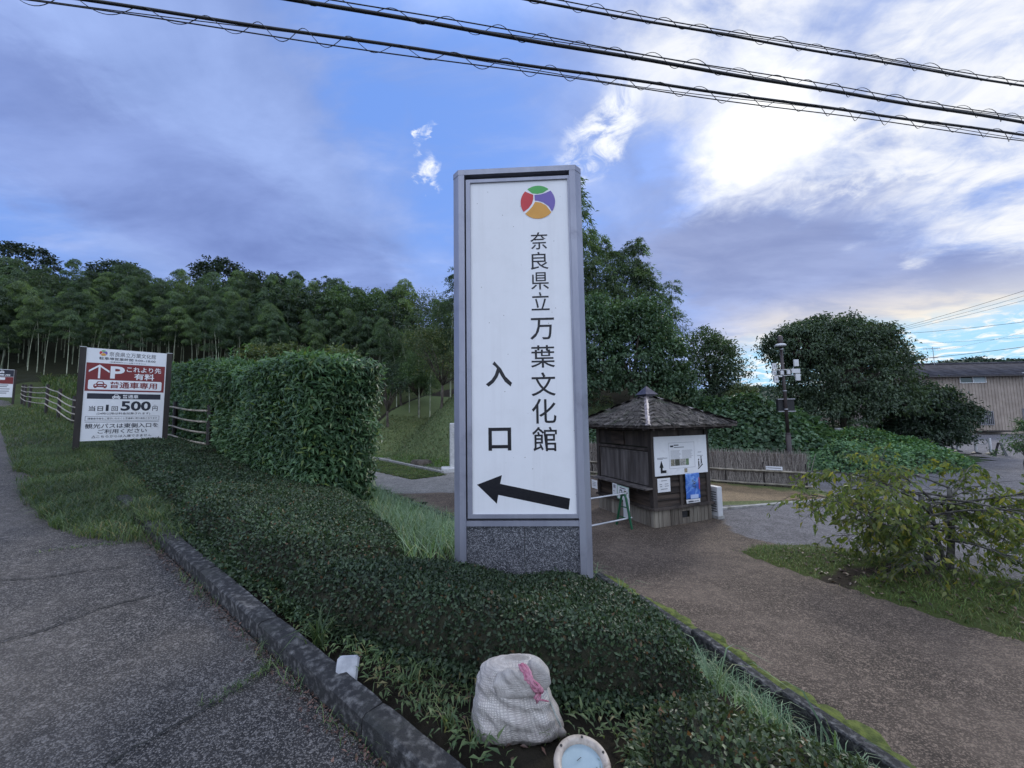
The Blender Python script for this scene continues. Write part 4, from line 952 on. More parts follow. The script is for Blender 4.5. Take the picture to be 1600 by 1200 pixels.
# ------------------------------------------------------------------ brushwood fence
def brush_fence(x0, y0, x1, y1, h, label, seed, sign=False, dens=95):
    rg = np.random.default_rng(seed); d = Vector((x1 - x0, y1 - y0, 0)); L = d.length; a = math.atan2(d.y, d.x); zb = -0.88
    root = empty('brushwood_fence', (x0, y0, zb), a, label, 'fence', 'brushwood fences by the kiosk')
    m = MB(); m.box((L / 2, 0.06, h / 2 - 0.03), (L, 0.07, h - 0.10)); m.build('brush_core', M['brush'], root)
    n = int(L * dens * 6); P = np.stack([rg.random(n) * L, rg.uniform(-0.0, 0.035, n) + 0.10 * (rg.random(n) < 0.25), np.where(rg.random(n) < 0.7, 0.0, rg.uniform(0, h * 0.5, n))], 1)
    tw = np.stack([rg.normal(0, 0.17, n), rg.normal(0, 0.03, n), np.ones(n)], 1); H = np.minimum(h - P[:, 2] + rg.normal(0.0, 0.05, n), rg.uniform(0.5, 1.2, n) * h)
    top = P[:, 2] > 0; D = unit(tw); E = P + D * H[:, None]; S = np.array([[0.5, -0.5, 0]]) * rg.uniform(0.006, 0.013, n)[:, None] * 1.4
    mid = (P + E) / 2 + np.stack([rg.normal(0, 0.02, n), -0.018 - 0.012 * rg.random(n), np.zeros(n)], 1)
    S = np.stack([np.ones(n), np.zeros(n), np.zeros(n)], 1) * rg.uniform(0.003, 0.007, n)[:, None]
    V = np.stack([P - S, P + S, mid - S, mid + S, E - S * 0.5, E + S * 0.5], 1).reshape(-1, 3); i = np.arange(n)[:, None] * 6
    F = np.concatenate([i + np.array([[0, 1, 3, 2]]), i + np.array([[2, 3, 5, 4]])], 0)
    o = mesh_arrays('twigs', V, F, M['twig'], root); o['kind'] = 'stuff'
    for z in (0.10, 0.53):
        k = 0.0
        m = MB(); pts = []; rad = []
        while k <= L + 0.36:
            pts += [(k, -0.058, z + 0.01 * math.sin(k * 2)), (k + 0.012, -0.058, z + 0.01 * math.sin(k * 2))]; rad += [0.036, 0.031]; k += 0.36
        m.tube(pts, rad, 8); m.build('rail', M['bamboo_pole'], root)
    np_ = max(2, int(L / 1.0) + 1)
    for i in range(np_): m = MB(); m.box((L * i / (np_ - 1), -0.010, h * 0.33), (0.045, 0.035, h * 0.72)); m.build('post', M['post_dark'], root)
    if sign:
        t = empty('fence_notice', (0, 0, 0), 0, 'small white notice strip tied to the brushwood fence rail', 'notice')
        t.matrix_world = Matrix.Translation((x0, y0, zb)) @ Matrix.Rotation(a, 4, 'Z') @ Matrix.Translation((L * 0.815, -0.105, 0.64))
        m = MB(); m.box((0, 0, 0), (0.46, 0.008, 0.115)); m.build('plate', M['panel_white'], t)
        m = MB(); rect(m, -0.18, 0.19, -0.012, 0.022, -0.006); rect(m, -0.21, -0.19, -0.02, 0.03, -0.006); m.build('text_lines', M['grey_print'], t)
brush_fence(5.6, 15.05, 9.35, 12.5, 1.18, 'brushwood fence with two bamboo rails to the right of the kiosk', 3, True)
brush_fence(1.2, 17.6, 4.4, 15.9, 1.35, 'short brushwood fence seen between pylon sign and kiosk', 4, False, 60)

# strip of stone edging on the yard in front of the fence
m = MB(); a, b = Vector((5.0, 10.0, 0)), Vector((9.6, 11.1, 0)); d = b - a
m.box((d.length / 2, 0, 0.0), (d.length, 0.12, 0.06)); o = m.build('edging_strip', M['concrete']); o.location = (a.x, a.y, float(z_yard(7, 10.5)) + 0.012); o.rotation_euler = (0, 0, math.atan2(d.y, d.x)); tag(o, kind='structure')
m = MB(); a, b = Vector((-3.1, 17.1, 0)), Vector((-8.8, 24.2, 0)); d = b - a
m.box((d.length / 2, 0, 0.0), (d.length, 0.14, 0.10)); o = m.build('edging_strip', M['concrete']); o.location = (a.x, a.y, float(z_yard(-5, 20)) + 0.06); o.rotation_euler = (0, 0, math.atan2(d.y, d.x)); tag(o, kind='structure')

# ------------------------------------------------------------------ bamboo rail fence along the road
def build_rail_fence():
    pts = []
    for s, t, zt in ((9.6, 2.02, 1.86), (12.2, 1.98, 2.02), (16.0, 1.5, 2.20), (20.6, 0.90, 2.50), (23.6, 0.75, 2.95), (26.8, 0.60, 3.32), (31.4, 0.30, 3.58), (36, 0.3, 3.85), (42, 0.4, 4.25)):
        x, y = xy(s, t); pts.append(Vector((x, y, zt - 1.0)))
    root = empty('rail_fence', pts[0], 0, 'weathered bamboo rail fence climbing the grassy verge behind the parking sign', 'fence')
    pts = [p - pts[0] for p in pts]
    for i, p in enumerate(pts):
        m = MB(); m.tube([p + Vector((0, 0, -0.7)), p + Vector((0, 0, 1.12))], 0.055, 8); m.build('post', M['post_dark'], root)
        if i < len(pts) - 1:
            q = pts[i + 1]
            for h in (0.22, 0.47, 0.72, 0.98):
                m = MB(); a = p + Vector((-0.03, -0.06, h)); b = q + Vector((-0.03, -0.06, h)); k = 8; path = []; rad = []
                for j in range(k + 1):
                    f = j / k; path += [a.lerp(b, f) - Vector((0, 0, 0.03 * math.sin(f * math.pi)))]; rad += [0.022 + 0.003 * (j % 2)]
                m.tube(path, rad, 7); m.build('rail', M['bamboo_pole'], root)
build_rail_fence()

# ------------------------------------------------------------------ equipment pole
def build_pole():
    Y = 17.0; p = at_y(1233, 700, Y); k = 601 / Y; zb = zg(p.x, p.y)
    root = empty('equipment_pole', (p.x, p.y, zb), 0, 'brown pole with white wireless boxes and camera behind the brushwood fence', 'pole')
    Z = lambda zy: 1.6 + (644 - (520 + zy / 6.31)) / k - zb
    U = lambda zx: (zx - 190) / 6.31 / k
    m = MB(); m.tube([(0, 0, -0.5), (0, 0, Z(1000))], 0.105, 12); m.tube([(0, 0, Z(1000)), (0, 0, Z(985))], [0.105, 0.082], 12); m.build('base_sleeve', M['pole_brown'], root, True)
    m = MB(); m.tube([(0, 0, Z(990)), (-0.03, 0, Z(140))], [0.072, 0.062], 12); m.build('shaft', M['pole_brown'], root, True)
    m = MB(); m.tube([(-0.03, 0, Z(140)), (-0.035, 0, Z(30)), (-0.035, 0, Z(22))], [0.11, 0.10, 0.05], 12); m.build('top_cover', M['pole_brown'], root, True)
    m = MB(); m.lathe([(0.0, 0.10), (0.16, 0.07), (0.24, 0.0), (0.20, -0.04), (0.0, -0.05)], 16, (-0.12, -0.10, Z(125))); m.build('camera_dome', M['white_plastic'], root, True)
    m = MB(); m.tube([(-0.03, -0.05, Z(118)), (0.12, -0.1, Z(112))], 0.03, 6); m.build('camera_arm', M['steel'], root)
    for z in (370, 428): m = MB(); m.tube([(U(70), -0.10, Z(z)), (U(320), -0.10, Z(z - 8))], 0.016, 6); m.build('crossbar', M['steel'], root)
    for x, z, w, h in ((297, 302, 46, 66), (288, 382, 80, 42), (303, 443, 45, 66), (78, 333, 40, 60), (75, 397, 35, 40), (116, 398, 16, 36), (150, 397, 30, 38), (216, 393, 30, 40), (88, 462, 38, 62), (133, 434, 30, 10)):
        m = MB(); m.box((U(x), -0.15, Z(z)), (w / 6.31 / k, 0.07, h / 6.31 / k), ch=0.008); b = m.build('antenna_box', M['white_plastic'] if x not in (116,) else M['black_rubber'], root)
        if x < 100: m = MB(); m.box((U(x) + 0.01, -0.188, Z(z)), (0.05, 0.012, 0.07)); m.build('socket', M['grey_print'], b)
        m = MB(); m.tube([(U(x), -0.115, Z(z)), (U(x) * 0.7, -0.09, Z(370 if z < 400 else 428))], 0.010, 5); m.build('bracket', M['steel'], root)
    m = MB(); m.box((U(203), 0.13, Z(712)), (160 / 6.31 / k, 0.16, 118 / 6.31 / k), ch=0.01); m.build('control_box', M['black_rubber'], root)
    for z in (655, 776): m = MB(); m.box((U(203), 0.03, Z(z)), (168 / 6.31 / k, 0.05, 0.045)); m.build('mounting_rail', M['grey_print'], root)
    for z in (160, 575, 755): m = MB(); m.lathe([(0.082, -0.015), (0.084, 0), (0.082, 0.015)], 12, (-0.01, 0, Z(z))); m.build('strap', M['steel'], root)
build_pole()

# ------------------------------------------------------------------ house on the right
def build_house():
    Y = 38.0; zb = -0.95
    x0, x1 = 41.0, 72.0; dpt = 9.0; ze, zr = 5.05, 6.55
    root = empty('long_house', (x0, Y, zb), R(-2.0), 'long beige house with ribbed cladding and grey corrugated roof beyond the trees', 'house')
    W = x1 - x0; E_ = ze - zb; T_ = zr - zb
    clad, t, b = new_mat('ribbed_cladding'); b.inputs['Roughness'].default_value = 0.6
    tc = t.new('ShaderNodeTexCoord').outputs['Object']; nz = t.noise(tc, 1.2, 6, 0.65)
    t.link(t.mix(t.rng(nz, 0.3, 0.7), (0.25, 0.205, 0.17), (0.36, 0.30, 0.25)), b.inputs['Base Color'])
    rf = mat('corrugated_roof', (0.035, 0.035, 0.042), (0.075, 0.075, 0.088), 1.5, 0.9, spec=0.1, grime=(0.06, 0.05, 0.05), gscale=0.8)
    m = MB(); m.box((W / 2, dpt / 2, E_ / 2 - 0.3), (W, dpt, E_ + 0.6)); m.build('wall', clad, root)
    m = MB(); n = int(W / 0.30)
    for i in range(n): m.box(((i + 0.5) * 0.30, -0.014, E_ / 2 + 0.2), (0.10, 0.028, E_ - 0.5))
    ribs = m.build('cladding_ribs', clad, root); ribs['kind'] = 'stuff'
    m = MB(); m.add([(0, 0, E_), (W, 0, E_), (W, dpt / 2, T_ - 0.1), (0, dpt / 2, T_ - 0.1), (0, dpt, E_), (W, dpt, E_)], [(0, 3, 4), (1, 5, 2)]); m.build('gable', clad, root)
    # corrugated sheets: one part per sheet, each really corrugated
    sheets = 14; w = (W + 0.8) / sheets; data = None
    for side in (0, 1):
        for i in range(sheets):
            if data is None:
                m = MB(); k = 42; sl = Vector((0, dpt / 2 + 0.55, T_ - E_ + 0.28)); vs = []
                for j in range(k + 1):
                    h = 0.045 * math.cos(j * math.pi / 2.0 * 1.0); vs += [(w * j / k, -0.55, E_ - 0.20 + h), (w * j / k, dpt / 2, T_ + h)]
                m.add(vs, [(2 * j, 2 * j + 2, 2 * j + 3, 2 * j + 1) for j in range(k)]); o = m.build('roof_sheet', rf, root, True); data = o.data; md = o.modifiers.new('thick', 'SOLIDIFY'); md.thickness = 0.02
            else:
                o = bpy.data.objects.new('roof_sheet', data); link(o, root); md = o.modifiers.new('thick', 'SOLIDIFY'); md.thickness = 0.02
            if side == 0: o.location = (-0.4 + i * w, 0, random.uniform(0, 0.015))
            else: o.location = (W + 0.4 - i * w, dpt, 0); o.rotation_euler = (0, 0, math.pi)
    m = MB(); m.tube([(-0.45, dpt / 2, T_ + 0.05), (W + 0.45, dpt / 2, T_ + 0.05)], 0.14, 8); m.build('ridge_cap', rf, root)
    m = MB(); m.tube([(-0.4, -0.62, E_ - 0.28), (W + 0.4, -0.62, E_ - 0.28)], 0.07, 6); m.build('gutter', M['post_dark'], root)
    frame = mat('white_window_frame', (0.68, 0.68, 0.68), None, rough=0.4)
    glass = mat('window_glass', (0.03, 0.035, 0.04), None, rough=0.08, spec=0.8)
    gl2 = mat('pale_curtain_glass', (0.30, 0.35, 0.38), None, rough=0.2, spec=0.7)
    def wx(px, py): q = at_y(px, py, Y); return q.x - x0, q.z - zb
    def window(u0, u1, z0, z1, bars=False):
        fr = MB(); s = 0.06
        fr.box(((u0 + u1) / 2, -0.03, z1 - s / 2), (u1 - u0, 0.12, s)); fr.box(((u0 + u1) / 2, -0.03, z0 + s / 2), (u1 - u0, 0.12, s))
        for u in (u0 + s / 2, u1 - s / 2, (u0 + u1) / 2): fr.box((u, -0.03, (z0 + z1) / 2), (s, 0.115, z1 - z0 - 2 * s))
        w_ = fr.build('window', frame if not bars else M['grey_print'], root)
        for a, b_, mt in ((u0 + s, (u0 + u1) / 2 - s / 2, glass), ((u0 + u1) / 2 + s / 2, u1 - s, glass if bars else gl2)):
            p = MB(); p.box(((a + b_) / 2, -0.032, (z0 + z1) / 2), (b_ - a, 0.02, z1 - z0 - 2 * s)); p.build('pane', mt, w_)
        if bars:
            for i in range(9): p = MB(); p.box((u0 + (i + 0.5) * (u1 - u0) / 9, -0.13, (z0 + z1) / 2), (0.035, 0.03, z1 - z0 + 0.1)); p.build('bar', M['grey_print'], w_)
    a = wx(1497, 599); b2 = wx(1535, 587); window(a[0], b2[0], a[1], b2[1])
    a = wx(1592, 595); window(a[0], a[0] + 2.4, a[1], a[1] + 0.8)
    a = wx(1524, 664); b2 = wx(1547, 649); window(a[0], b2[0], a[1], b2[1] + 0.4, True)
    a = wx(1593, 662); window(a[0], a[0] + 1.6, a[1], a[1] + 1.5, True)
    a = wx(1521, 676); m = MB(); m.box((a[0] + 1.2, -0.5, a[1] + 0.15), (2.6, 1.1, 0.12)); m.build('awning', M['post_dark'], root)
    # aerial on the roof: a thing of its own
    q = at_y(1460, 568, Y + 4.0); t = empty('tv_aerial', (q.x, q.y, q.z - 0.5), 0, 'thin TV aerial standing on the corrugated roof of the house', 'aerial')
    m = MB(); m.tube([(0, 0, -0.6), (0, 0, 2.35)], 0.025, 6); m.build('mast', M['grey_print'], t)
    for z, l in ((2.15, 1.0), (1.15, 0.5)):
        m = MB(); m.tube([(-l, 0, z - 0.05), (l * 0.8, 0, z + 0.08)], 0.015, 5)
        for i in range(7): f = i / 6 * 1.8 * l - l; m.tube([(f, -0.25, z), (f, 0.25, z)], 0.010, 4); m.tube([(f, 0, z - 0.12), (f, 0, z + 0.12)], 0.010, 4)
        m.build('antenna', M['grey_print'], t)
build_house()

# rope posts, chains and stand at the far car park
def build_posts():
    P = []
    for px, py in ((1468, 694), (1487, 697), (1496, 700), (1525, 703), (1548, 704)):
        q = at_z(px, py, -0.82); q = EYE + (q - EYE) * 0.93; q.z = z_yard(q.x, q.y); P.append(q)
    root = None
    labels = ['white rope post farthest left in the car park row', 'second white rope post from the left in the car park', 'middle white rope post of the car park row', 'white rope post right of the middle one in the car park', 'white rope post at the right end beside the black stand']
    for i, q in enumerate(P):
        if root is None:
            root = empty('rope_post', q, 0, labels[0], 'post', 'white rope posts in the car park')
            m = MB(); m.tube([(0, 0, 0.05), (0, 0, 0.86)], 0.055, 10); m.build('pole', M['white_plastic'], root)
            m = MB(); m.lathe([(0.20, 0), (0.20, 0.05), (0.08, 0.10), (0.0, 0.10)], 12); m.build('base', M['black_rubber'], root)
            o = root
        else: o = copy_tree(root); o.location = q; o['label'] = labels[i]
    for i, nm in ((0, 'white chain hanging between the two left rope posts'), (2, 'white chain hanging between the middle rope posts'), (3, 'white chain reaching the rope post by the black stand')):
        a, b = P[i] + Vector((0, 0, 0.8)), P[i + 1] + Vector((0, 0, 0.8)); m = MB()
        m.tube([a.lerp(b, f / 10) - Vector((0, 0, 0.30 * 4 * (f / 10) * (1 - f / 10))) for f in range(11)], 0.022, 5); o = m.build('chain', M['white_plastic']); tag(o, nm, 'chain', 'chains of the car park rope posts')
    q = at_z(1563, 706, -0.82); q = EYE + (q - EYE) * 0.93; q.z = z_yard(q.x, q.y)
    t = empty('folding_stand', q, R(25), 'black folding A-shaped stand in the far car park', 'sign stand'); t.scale = (0.65, 0.65, 0.72)
    for s in (-1, 1):
        m = MB(); m.add([(-0.28, s * 0.28, 0), (0.28, s * 0.28, 0), (0.24, s * 0.03, 0.95), (-0.24, s * 0.03, 0.95), (-0.28, s * 0.31, 0), (0.28, s * 0.31, 0), (0.24, s * 0.06, 0.95), (-0.24, s * 0.06, 0.95)],
                        [(0, 1, 2, 3), (7, 6, 5, 4), (0, 4, 5, 1), (1, 5, 6, 2), (2, 6, 7, 3), (3, 7, 4, 0)]); m.build('leaf_board', M['black_rubber'], t)
build_posts()

# two pale pots on the weedy bank
for px, py, y, r, lab in ((1347, 681, 20.0, 0.26, 'wide pale planter pot standing in weeds on the bank'), (1311, 679, 20.5, 0.17, 'small pale pot half hidden in weeds on the bank')):
    p = at_y(px, py, y); t = empty('planter_pot', p, 0, lab, 'pot', 'pots on the weedy bank')
    m = MB(); m.lathe([(0.0, 0), (r * 0.72, 0), (r * 0.92, 0.26), (r * 1.08, 0.27), (r * 1.08, 0.34), (r * 0.95, 0.34), (r * 0.9, 0.28), (0, 0.28)], 16, (0, 0, 0)); m.build('bowl', M['stone_white'], t, False)

# tall pale marker post behind the pylon, with its plinth
p = at_z(707, 736, -0.84); t = empty('marker_post', (p.x + 0.05, p.y, z_yard(p.x, p.y) - 0.1), R(12), 'tall square white marker post on plinth beside the grass slope', 'marker post')
m = MB(); m.box((0, 0, 1.28), (0.34, 0.34, 2.0), ch=0.03); m.build('shaft', M['stone_white'], t)
m = MB(); m.box((-0.1, 0, 0.14), (0.9, 0.8, 0.3), ch=0.03); m.build('plinth', M['stone_white'], t)
# old stump on the slope
p = at_y(658, 722, 20.4); zz = zg(p.x, p.y)
t = empty('tree_stump', (p.x, p.y, zz), R(-25), 'weathered dark stump lying low on the grass slope', 'stump'); m = MB(); n = 22; vs = []
for r_, z in ((0.62, -0.2), (0.55, 0.08), (0.46, 0.22), (0.25, 0.24), (0.02, 0.19)):
    for k in range(n):
        a = 2 * math.pi * k / n; w = r_ * (1 + 0.18 * mnoise.noise(Vector((math.cos(a) * 2, math.sin(a) * 2, z * 3)))); vs.append((1.2 * w * math.cos(a), w * 0.55 * math.sin(a), z + 0.05 * mnoise.noise(Vector((a * 3, r_ * 4, 0)))))
m.add(vs, [(i * n + k, i * n + (k + 1) % n, (i + 1) * n + (k + 1) % n, (i + 1) * n + k) for i in range(4) for k in range(n)]); m.build('stump_wood', M['bark'], t, True)

# ------------------------------------------------------------------ woven sack
def sack_mat():
    m, t, b = new_mat('woven_sack'); b.inputs['Roughness'].default_value = 0.55; b.inputs['Specular IOR Level'].default_value = 0.3
    uv = t.new('ShaderNodeUVMap').outputs[0]; tc = t.new('ShaderNodeTexCoord').outputs['Object']
    w1 = t.new('ShaderNodeTexWave', wave_type='BANDS', bands_direction='X'); t.link(uv, w1.inputs['Vector']); w1.inputs['Scale'].default_value = 23; w1.inputs['Distortion'].default_value = 1.6; w1.inputs['Detail'].default_value = 3
    w2 = t.new('ShaderNodeTexWave', wave_type='BANDS', bands_direction='Y'); t.link(uv, w2.inputs['Vector']); w2.inputs['Scale'].default_value = 13; w2.inputs['Distortion'].default_value = 1.6; w2.inputs['Detail'].default_value = 3
    wv = t.math('MULTIPLY', w1.outputs['Fac'], w2.outputs['Fac'])
    d = t.rng(t.noise(tc, 11, 8, 0.7), 0.35, 0.7); z = t.new('ShaderNodeSeparateXYZ'); t.link(tc, z.inputs[0])
    c = t.mix(t.rng(wv, 0.0, 0.45), (0.42, 0.395, 0.37), (0.64, 0.605, 0.56)); c = t.mix(t.math('MULTIPLY', d, 0.6), c, (0.30, 0.265, 0.245))
    mp = t.new('ShaderNodeMapping'); t.link(uv, mp.inputs[0]); mp.inputs['Scale'].default_value = (40, 3, 1)
    c = t.mix(t.rng(t.noise(mp.outputs[0], 2.0, 5, 0.7), 0.56, 0.66, 0, 0.5), c, (0.25, 0.22, 0.23))
    dirt = t.rng(t.math('ADD', z.outputs[2], t.math('MULTIPLY', t.noise(tc, 8, 5, 0.7), 0.10)), 0.17, 0.05); c = t.mix(t.math('MULTIPLY', dirt, 0.75), c, (0.10, 0.085, 0.075))
    t.link(c, b.inputs['Base Color'])
    bp = t.new('ShaderNodeBump'); bp.inputs['Strength'].default_value = 0.9; bp.inputs['Distance'].default_value = 0.006
    t.link(t.math('ADD', t.math('MULTIPLY', wv, 0.35), t.math('MULTIPLY', t.noise(tc, 13, 7, 0.72, 0.8), 4.5)), bp.inputs['Height']); t.link(bp.outputs[0], b.inputs['Normal'])
    return m
def build_sack():
    p = at_z(806, 1168, 0.02); zb = zg(p.x, p.y) + 0.0
    root = empty('sack', (p.x + 0.005, p.y + 0.035, zg(p.x, p.y + 0.05) - 0.02), R(4), 'dirty white woven sack tied with pink cord standing before the low hedge', 'sack')
    SM = sack_mat()
    def skin(name, rows, n, fn, mt, bump=0.006, seed=0):
        vs, uvs = [], []
        for i in range(rows + 1):
            for k in range(n):
                a = 2 * math.pi * k / n; q = fn(i / rows, a); w = mnoise.noise(Vector(q) * 8 + Vector((seed, 0, 0))) * bump * 1.6 - abs(mnoise.noise(Vector((q[0] * 9 + seed, q[1] * 9, q[2] * 17 + q[0] * 12)))) * bump * 2.4 - abs(mnoise.noise(Vector((q[0] * 22 + q[2] * 14, q[1] * 18, q[2] * 9 + seed)))) * bump * 1.2 + bump
                c_ = Vector((math.cos(a), math.sin(a), 0)); vs.append(Vector(q) + c_ * w)
        m = MB(); m.add(vs, [(i * n + k, i * n + (k + 1) % n, (i + 1) * n + (k + 1) % n, (i + 1) * n + k) for i in range(rows) for k in range(n)] + [tuple(range(n - 1, -1, -1)), tuple(rows * n + k for k in range(n))])
        o = m.build(name, mt, root, True); uvl = o.data.uv_layers.new(name='UVMap')
        for pl in o.data.polygons:
            for li, vi in zip(pl.loop_indices, pl.vertices):
                k = vi % n; i = vi // n
                if len(pl.vertices) == 4 and k == 0 and any(v % n == n - 1 for v in pl.vertices): k = n
                uvl.data[li].uv = (k / n, i / rows)
        return o
    def sq(a, e): c, s = math.cos(a), math.sin(a); return math.copysign(abs(c) ** e, c), math.copysign(abs(s) ** e, s)
    H = 0.325
    prof = [(0.0, 0.185, 0.10, 0.010), (0.05, 0.215, 0.130, 0.006), (0.16, 0.214, 0.152, 0.002), (0.34, 0.196, 0.152, -0.008), (0.55, 0.178, 0.138, -0.022), (0.75, 0.163, 0.108, -0.022), (0.88, 0.148, 0.085, -0.016), (0.96, 0.118, 0.055, -0.008), (1.0, 0.06, 0.02, 0.0)]
    P_ = np.array(prof)
    def body(f, a):
        A, B, X = (float(np.interp(f, P_[:, 0], P_[:, j])) for j in (1, 2, 3))
        e = 0.72; c, s = sq(a, e); x = X + A * c; y = B * s
        if f < 0.12 and abs(c) > 0.75: x += math.copysign(0.014 * (1 - f / 0.12), c)
        # broad creases running from the right shoulder
        y += 0.010 * math.sin(f * 26 + c * 3.5) * (1 - abs(f - 0.6) * 1.6 if abs(f - 0.6) < 0.6 else 0)
        return (x, y, f * H + 0.012 * (c * c) * (1 - f) * (f < 0.05))
    skin('sack_body', 60, 96, body, SM, 0.008)
    # neck folded forward over the front, wider at its left, gathered at the right where the cord ties it
    def flap(f, a):
        c, s = sq(a, 0.8)
        X = -0.105 + 0.19 * f; w = 0.066 * math.sin(min(1.0, f * 1.25 + 0.25) * math.pi * 0.62) * (1.0 - 0.45 * max(0, f - 0.55) / 0.45)
        Zc = H * 0.80 + 0.035 * math.sin(f * 2.6) - 0.03 * f
        return (X, -0.112 + 0.020 * (1 - f) - 0.030 * c * 0.9 - 0.012 * math.sin(f * 3), Zc + w * s)
    skin('folded_neck', 26, 48, flap, SM, 0.010, 4)
    def flap2(f, a):
        c, s = sq(a, 0.8)
        X = 0.065 + 0.095 * f; w = 0.05 + 0.035 * math.sin(f * math.pi) - 0.01 * f
        return (X, -0.055 - 0.035 * c + 0.03 * f, H * 0.885 - 0.035 * f + w * s * (1 - 0.3 * f))
    skin('sack_mouth', 12, 30, flap2, SM, 0.010, 9)
    pink = mat('faded_pink_cord', (0.33, 0.10, 0.16), (0.45, 0.21, 0.27), 30, 0.7, 0.4, 120)
    for k in range(8):
        r = random.Random(k); m = MB(); x0 = 0.03 + 0.028 * r.random()
        pts = []
        for i in range(9):
            f = i / 8; pts.append((x0 - 0.02 + 0.075 * f + 0.010 * math.sin(f * 9 + k), -0.085 - 0.055 * math.sin(f * math.pi * 0.7) - 0.012 * r.random(), H * (1.06 - 0.30 * f) + 0.010 * r.random()))
        m.tube(pts, [0.004 + 0.005 * r.random() for _ in pts], 6); m.build('cord', pink, root, True)
    for k in range(4):
        r = random.Random(40 + k); m = MB(); x, z = 0.095 + 0.02 * r.random(), H * (0.77 + 0.03 * r.random())
        m.tube([(x, -0.135, z), (x + r.uniform(-0.03, 0.03), -0.15, z - 0.02), (x + r.uniform(-0.045, 0.045), -0.147, z - 0.03 - 0.012 * r.random())], [0.004, 0.006, 0.003], 5); m.build('frayed_end', pink, root, True)
    m = MB(); hem = mat('sack_edge_band', (0.45, 0.42, 0.33), (0.58, 0.55, 0.44), 20, 0.6, 0.3, 90)
    pts = []
    for i in range(15):
        f = 0.02 + 0.80 * i / 14; q = body(f, 0.30); pts.append((q[0] + 0.002, q[1] - 0.152 * 0 - 0.004, q[2]))
    pts = [body(0.02 + 0.80 * i / 14, -0.42) for i in range(15)]
    m.tube([(q[0] + 0.004, q[1] - 0.004, q[2]) for q in pts], 0.004, 6); m.build('side_seam', mat('teal_seam', (0.20, 0.23, 0.22), (0.34, 0.37, 0.35), 30, 0.6), root, True)
    m = MB()
    for sx in (-1, 1):
        m2 = MB(); m2.tube([(sx * 0.18, -0.06, 0.035), (sx * 0.208, -0.085, 0.030), (sx * 0.222, -0.098, 0.036)], [0.03, 0.022, 0.010], 8); m2.build('sack_ear', SM, root, True).data.uv_layers.new(name='UVMap')
build_sack()

# ------------------------------------------------------------------ in-ground lamp and small block
def build_ground_lamp():
    p = at_z(910, 1216, 0.08); root = empty('ground_lamp', (p.x, p.y, zg(p.x, p.y) + 0.045), 0, 'round ground spotlight with pale rim and blue glass beside the sack', 'lamp')
    root.rotation_euler = (R(10), 0, R(0))
    rimm = mat('cream_rim', (0.30, 0.26, 0.22), (0.42, 0.37, 0.32), 20, 0.5, 0.1, 80, grime=(0.22, 0.18, 0.15), gscale=14)
    m = MB(); m.lathe([(0.098, -0.10), (0.105, 0.0), (0.117, 0.004), (0.120, 0.016), (0.115, 0.026), (0.092, 0.026), (0.086, 0.010)], 40); m.build('rim', rimm, root, True)
    gm, t, b = new_mat('hazy_blue_glass'); b.inputs['Roughness'].default_value = 0.12; b.inputs['Specular IOR Level'].default_value = 0.8
    tc = t.new('ShaderNodeTexCoord').outputs['Object']; t.link(t.mix(t.noise(tc, 18, 6, 0.7), (0.20, 0.28, 0.32), (0.32, 0.40, 0.43)), b.inputs['Base Color'])
    m = MB(); m.lathe([(0.0881, 0.0095), (0.05, 0.014), (0.0, 0.0155)], 40); m.build('glass', gm, root, True)
    for k in range(6): a = R(20 + 60 * k); m = MB(); m.lathe([(0.0055, 0.0), (0.0055, 0.003), (0.0, 0.0035)], 8, (0.1035 * math.cos(a), 0.1035 * math.sin(a), 0.0262)); m.build('bolt', M['black_rubber'], root)
    for k, (x, y) in enumerate(((-0.02, 0.01), (0.04, -0.03))):
        m = MB(); m.tube([(x, y, 0.019), (x + 0.02, y + 0.012, 0.021)], 0.0012, 4); m.build('needle', M['bark'], root)
build_ground_lamp()
p = at_z(541, 1040, 0.27); t = empty('boundary_block', (p.x, p.y, max(zg(p.x, p.y), float(z_road(st(p.x, p.y)[0])) + 0.06) + 0.015), R(30), 'small pale rounded plastic block beside the kerb left of the sack', 'block')
t.rotation_euler = (R(-38), R(12), R(25)); m = MB(); m.box((0, 0, 0.03), (0.115, 0.05, 0.13), ch=0.014); m.build('block_body', mat('grey_block', (0.30, 0.31, 0.33), (0.42, 0.43, 0.45), 18, 0.6, 0.2, 60), t)
m = MB(); m.lathe([(0.007, 0), (0.007, 0.003), (0, 0.003)], 8, (0.045, 0.0, 0.0948)); m.build('screw', M['black_rubber'], t)

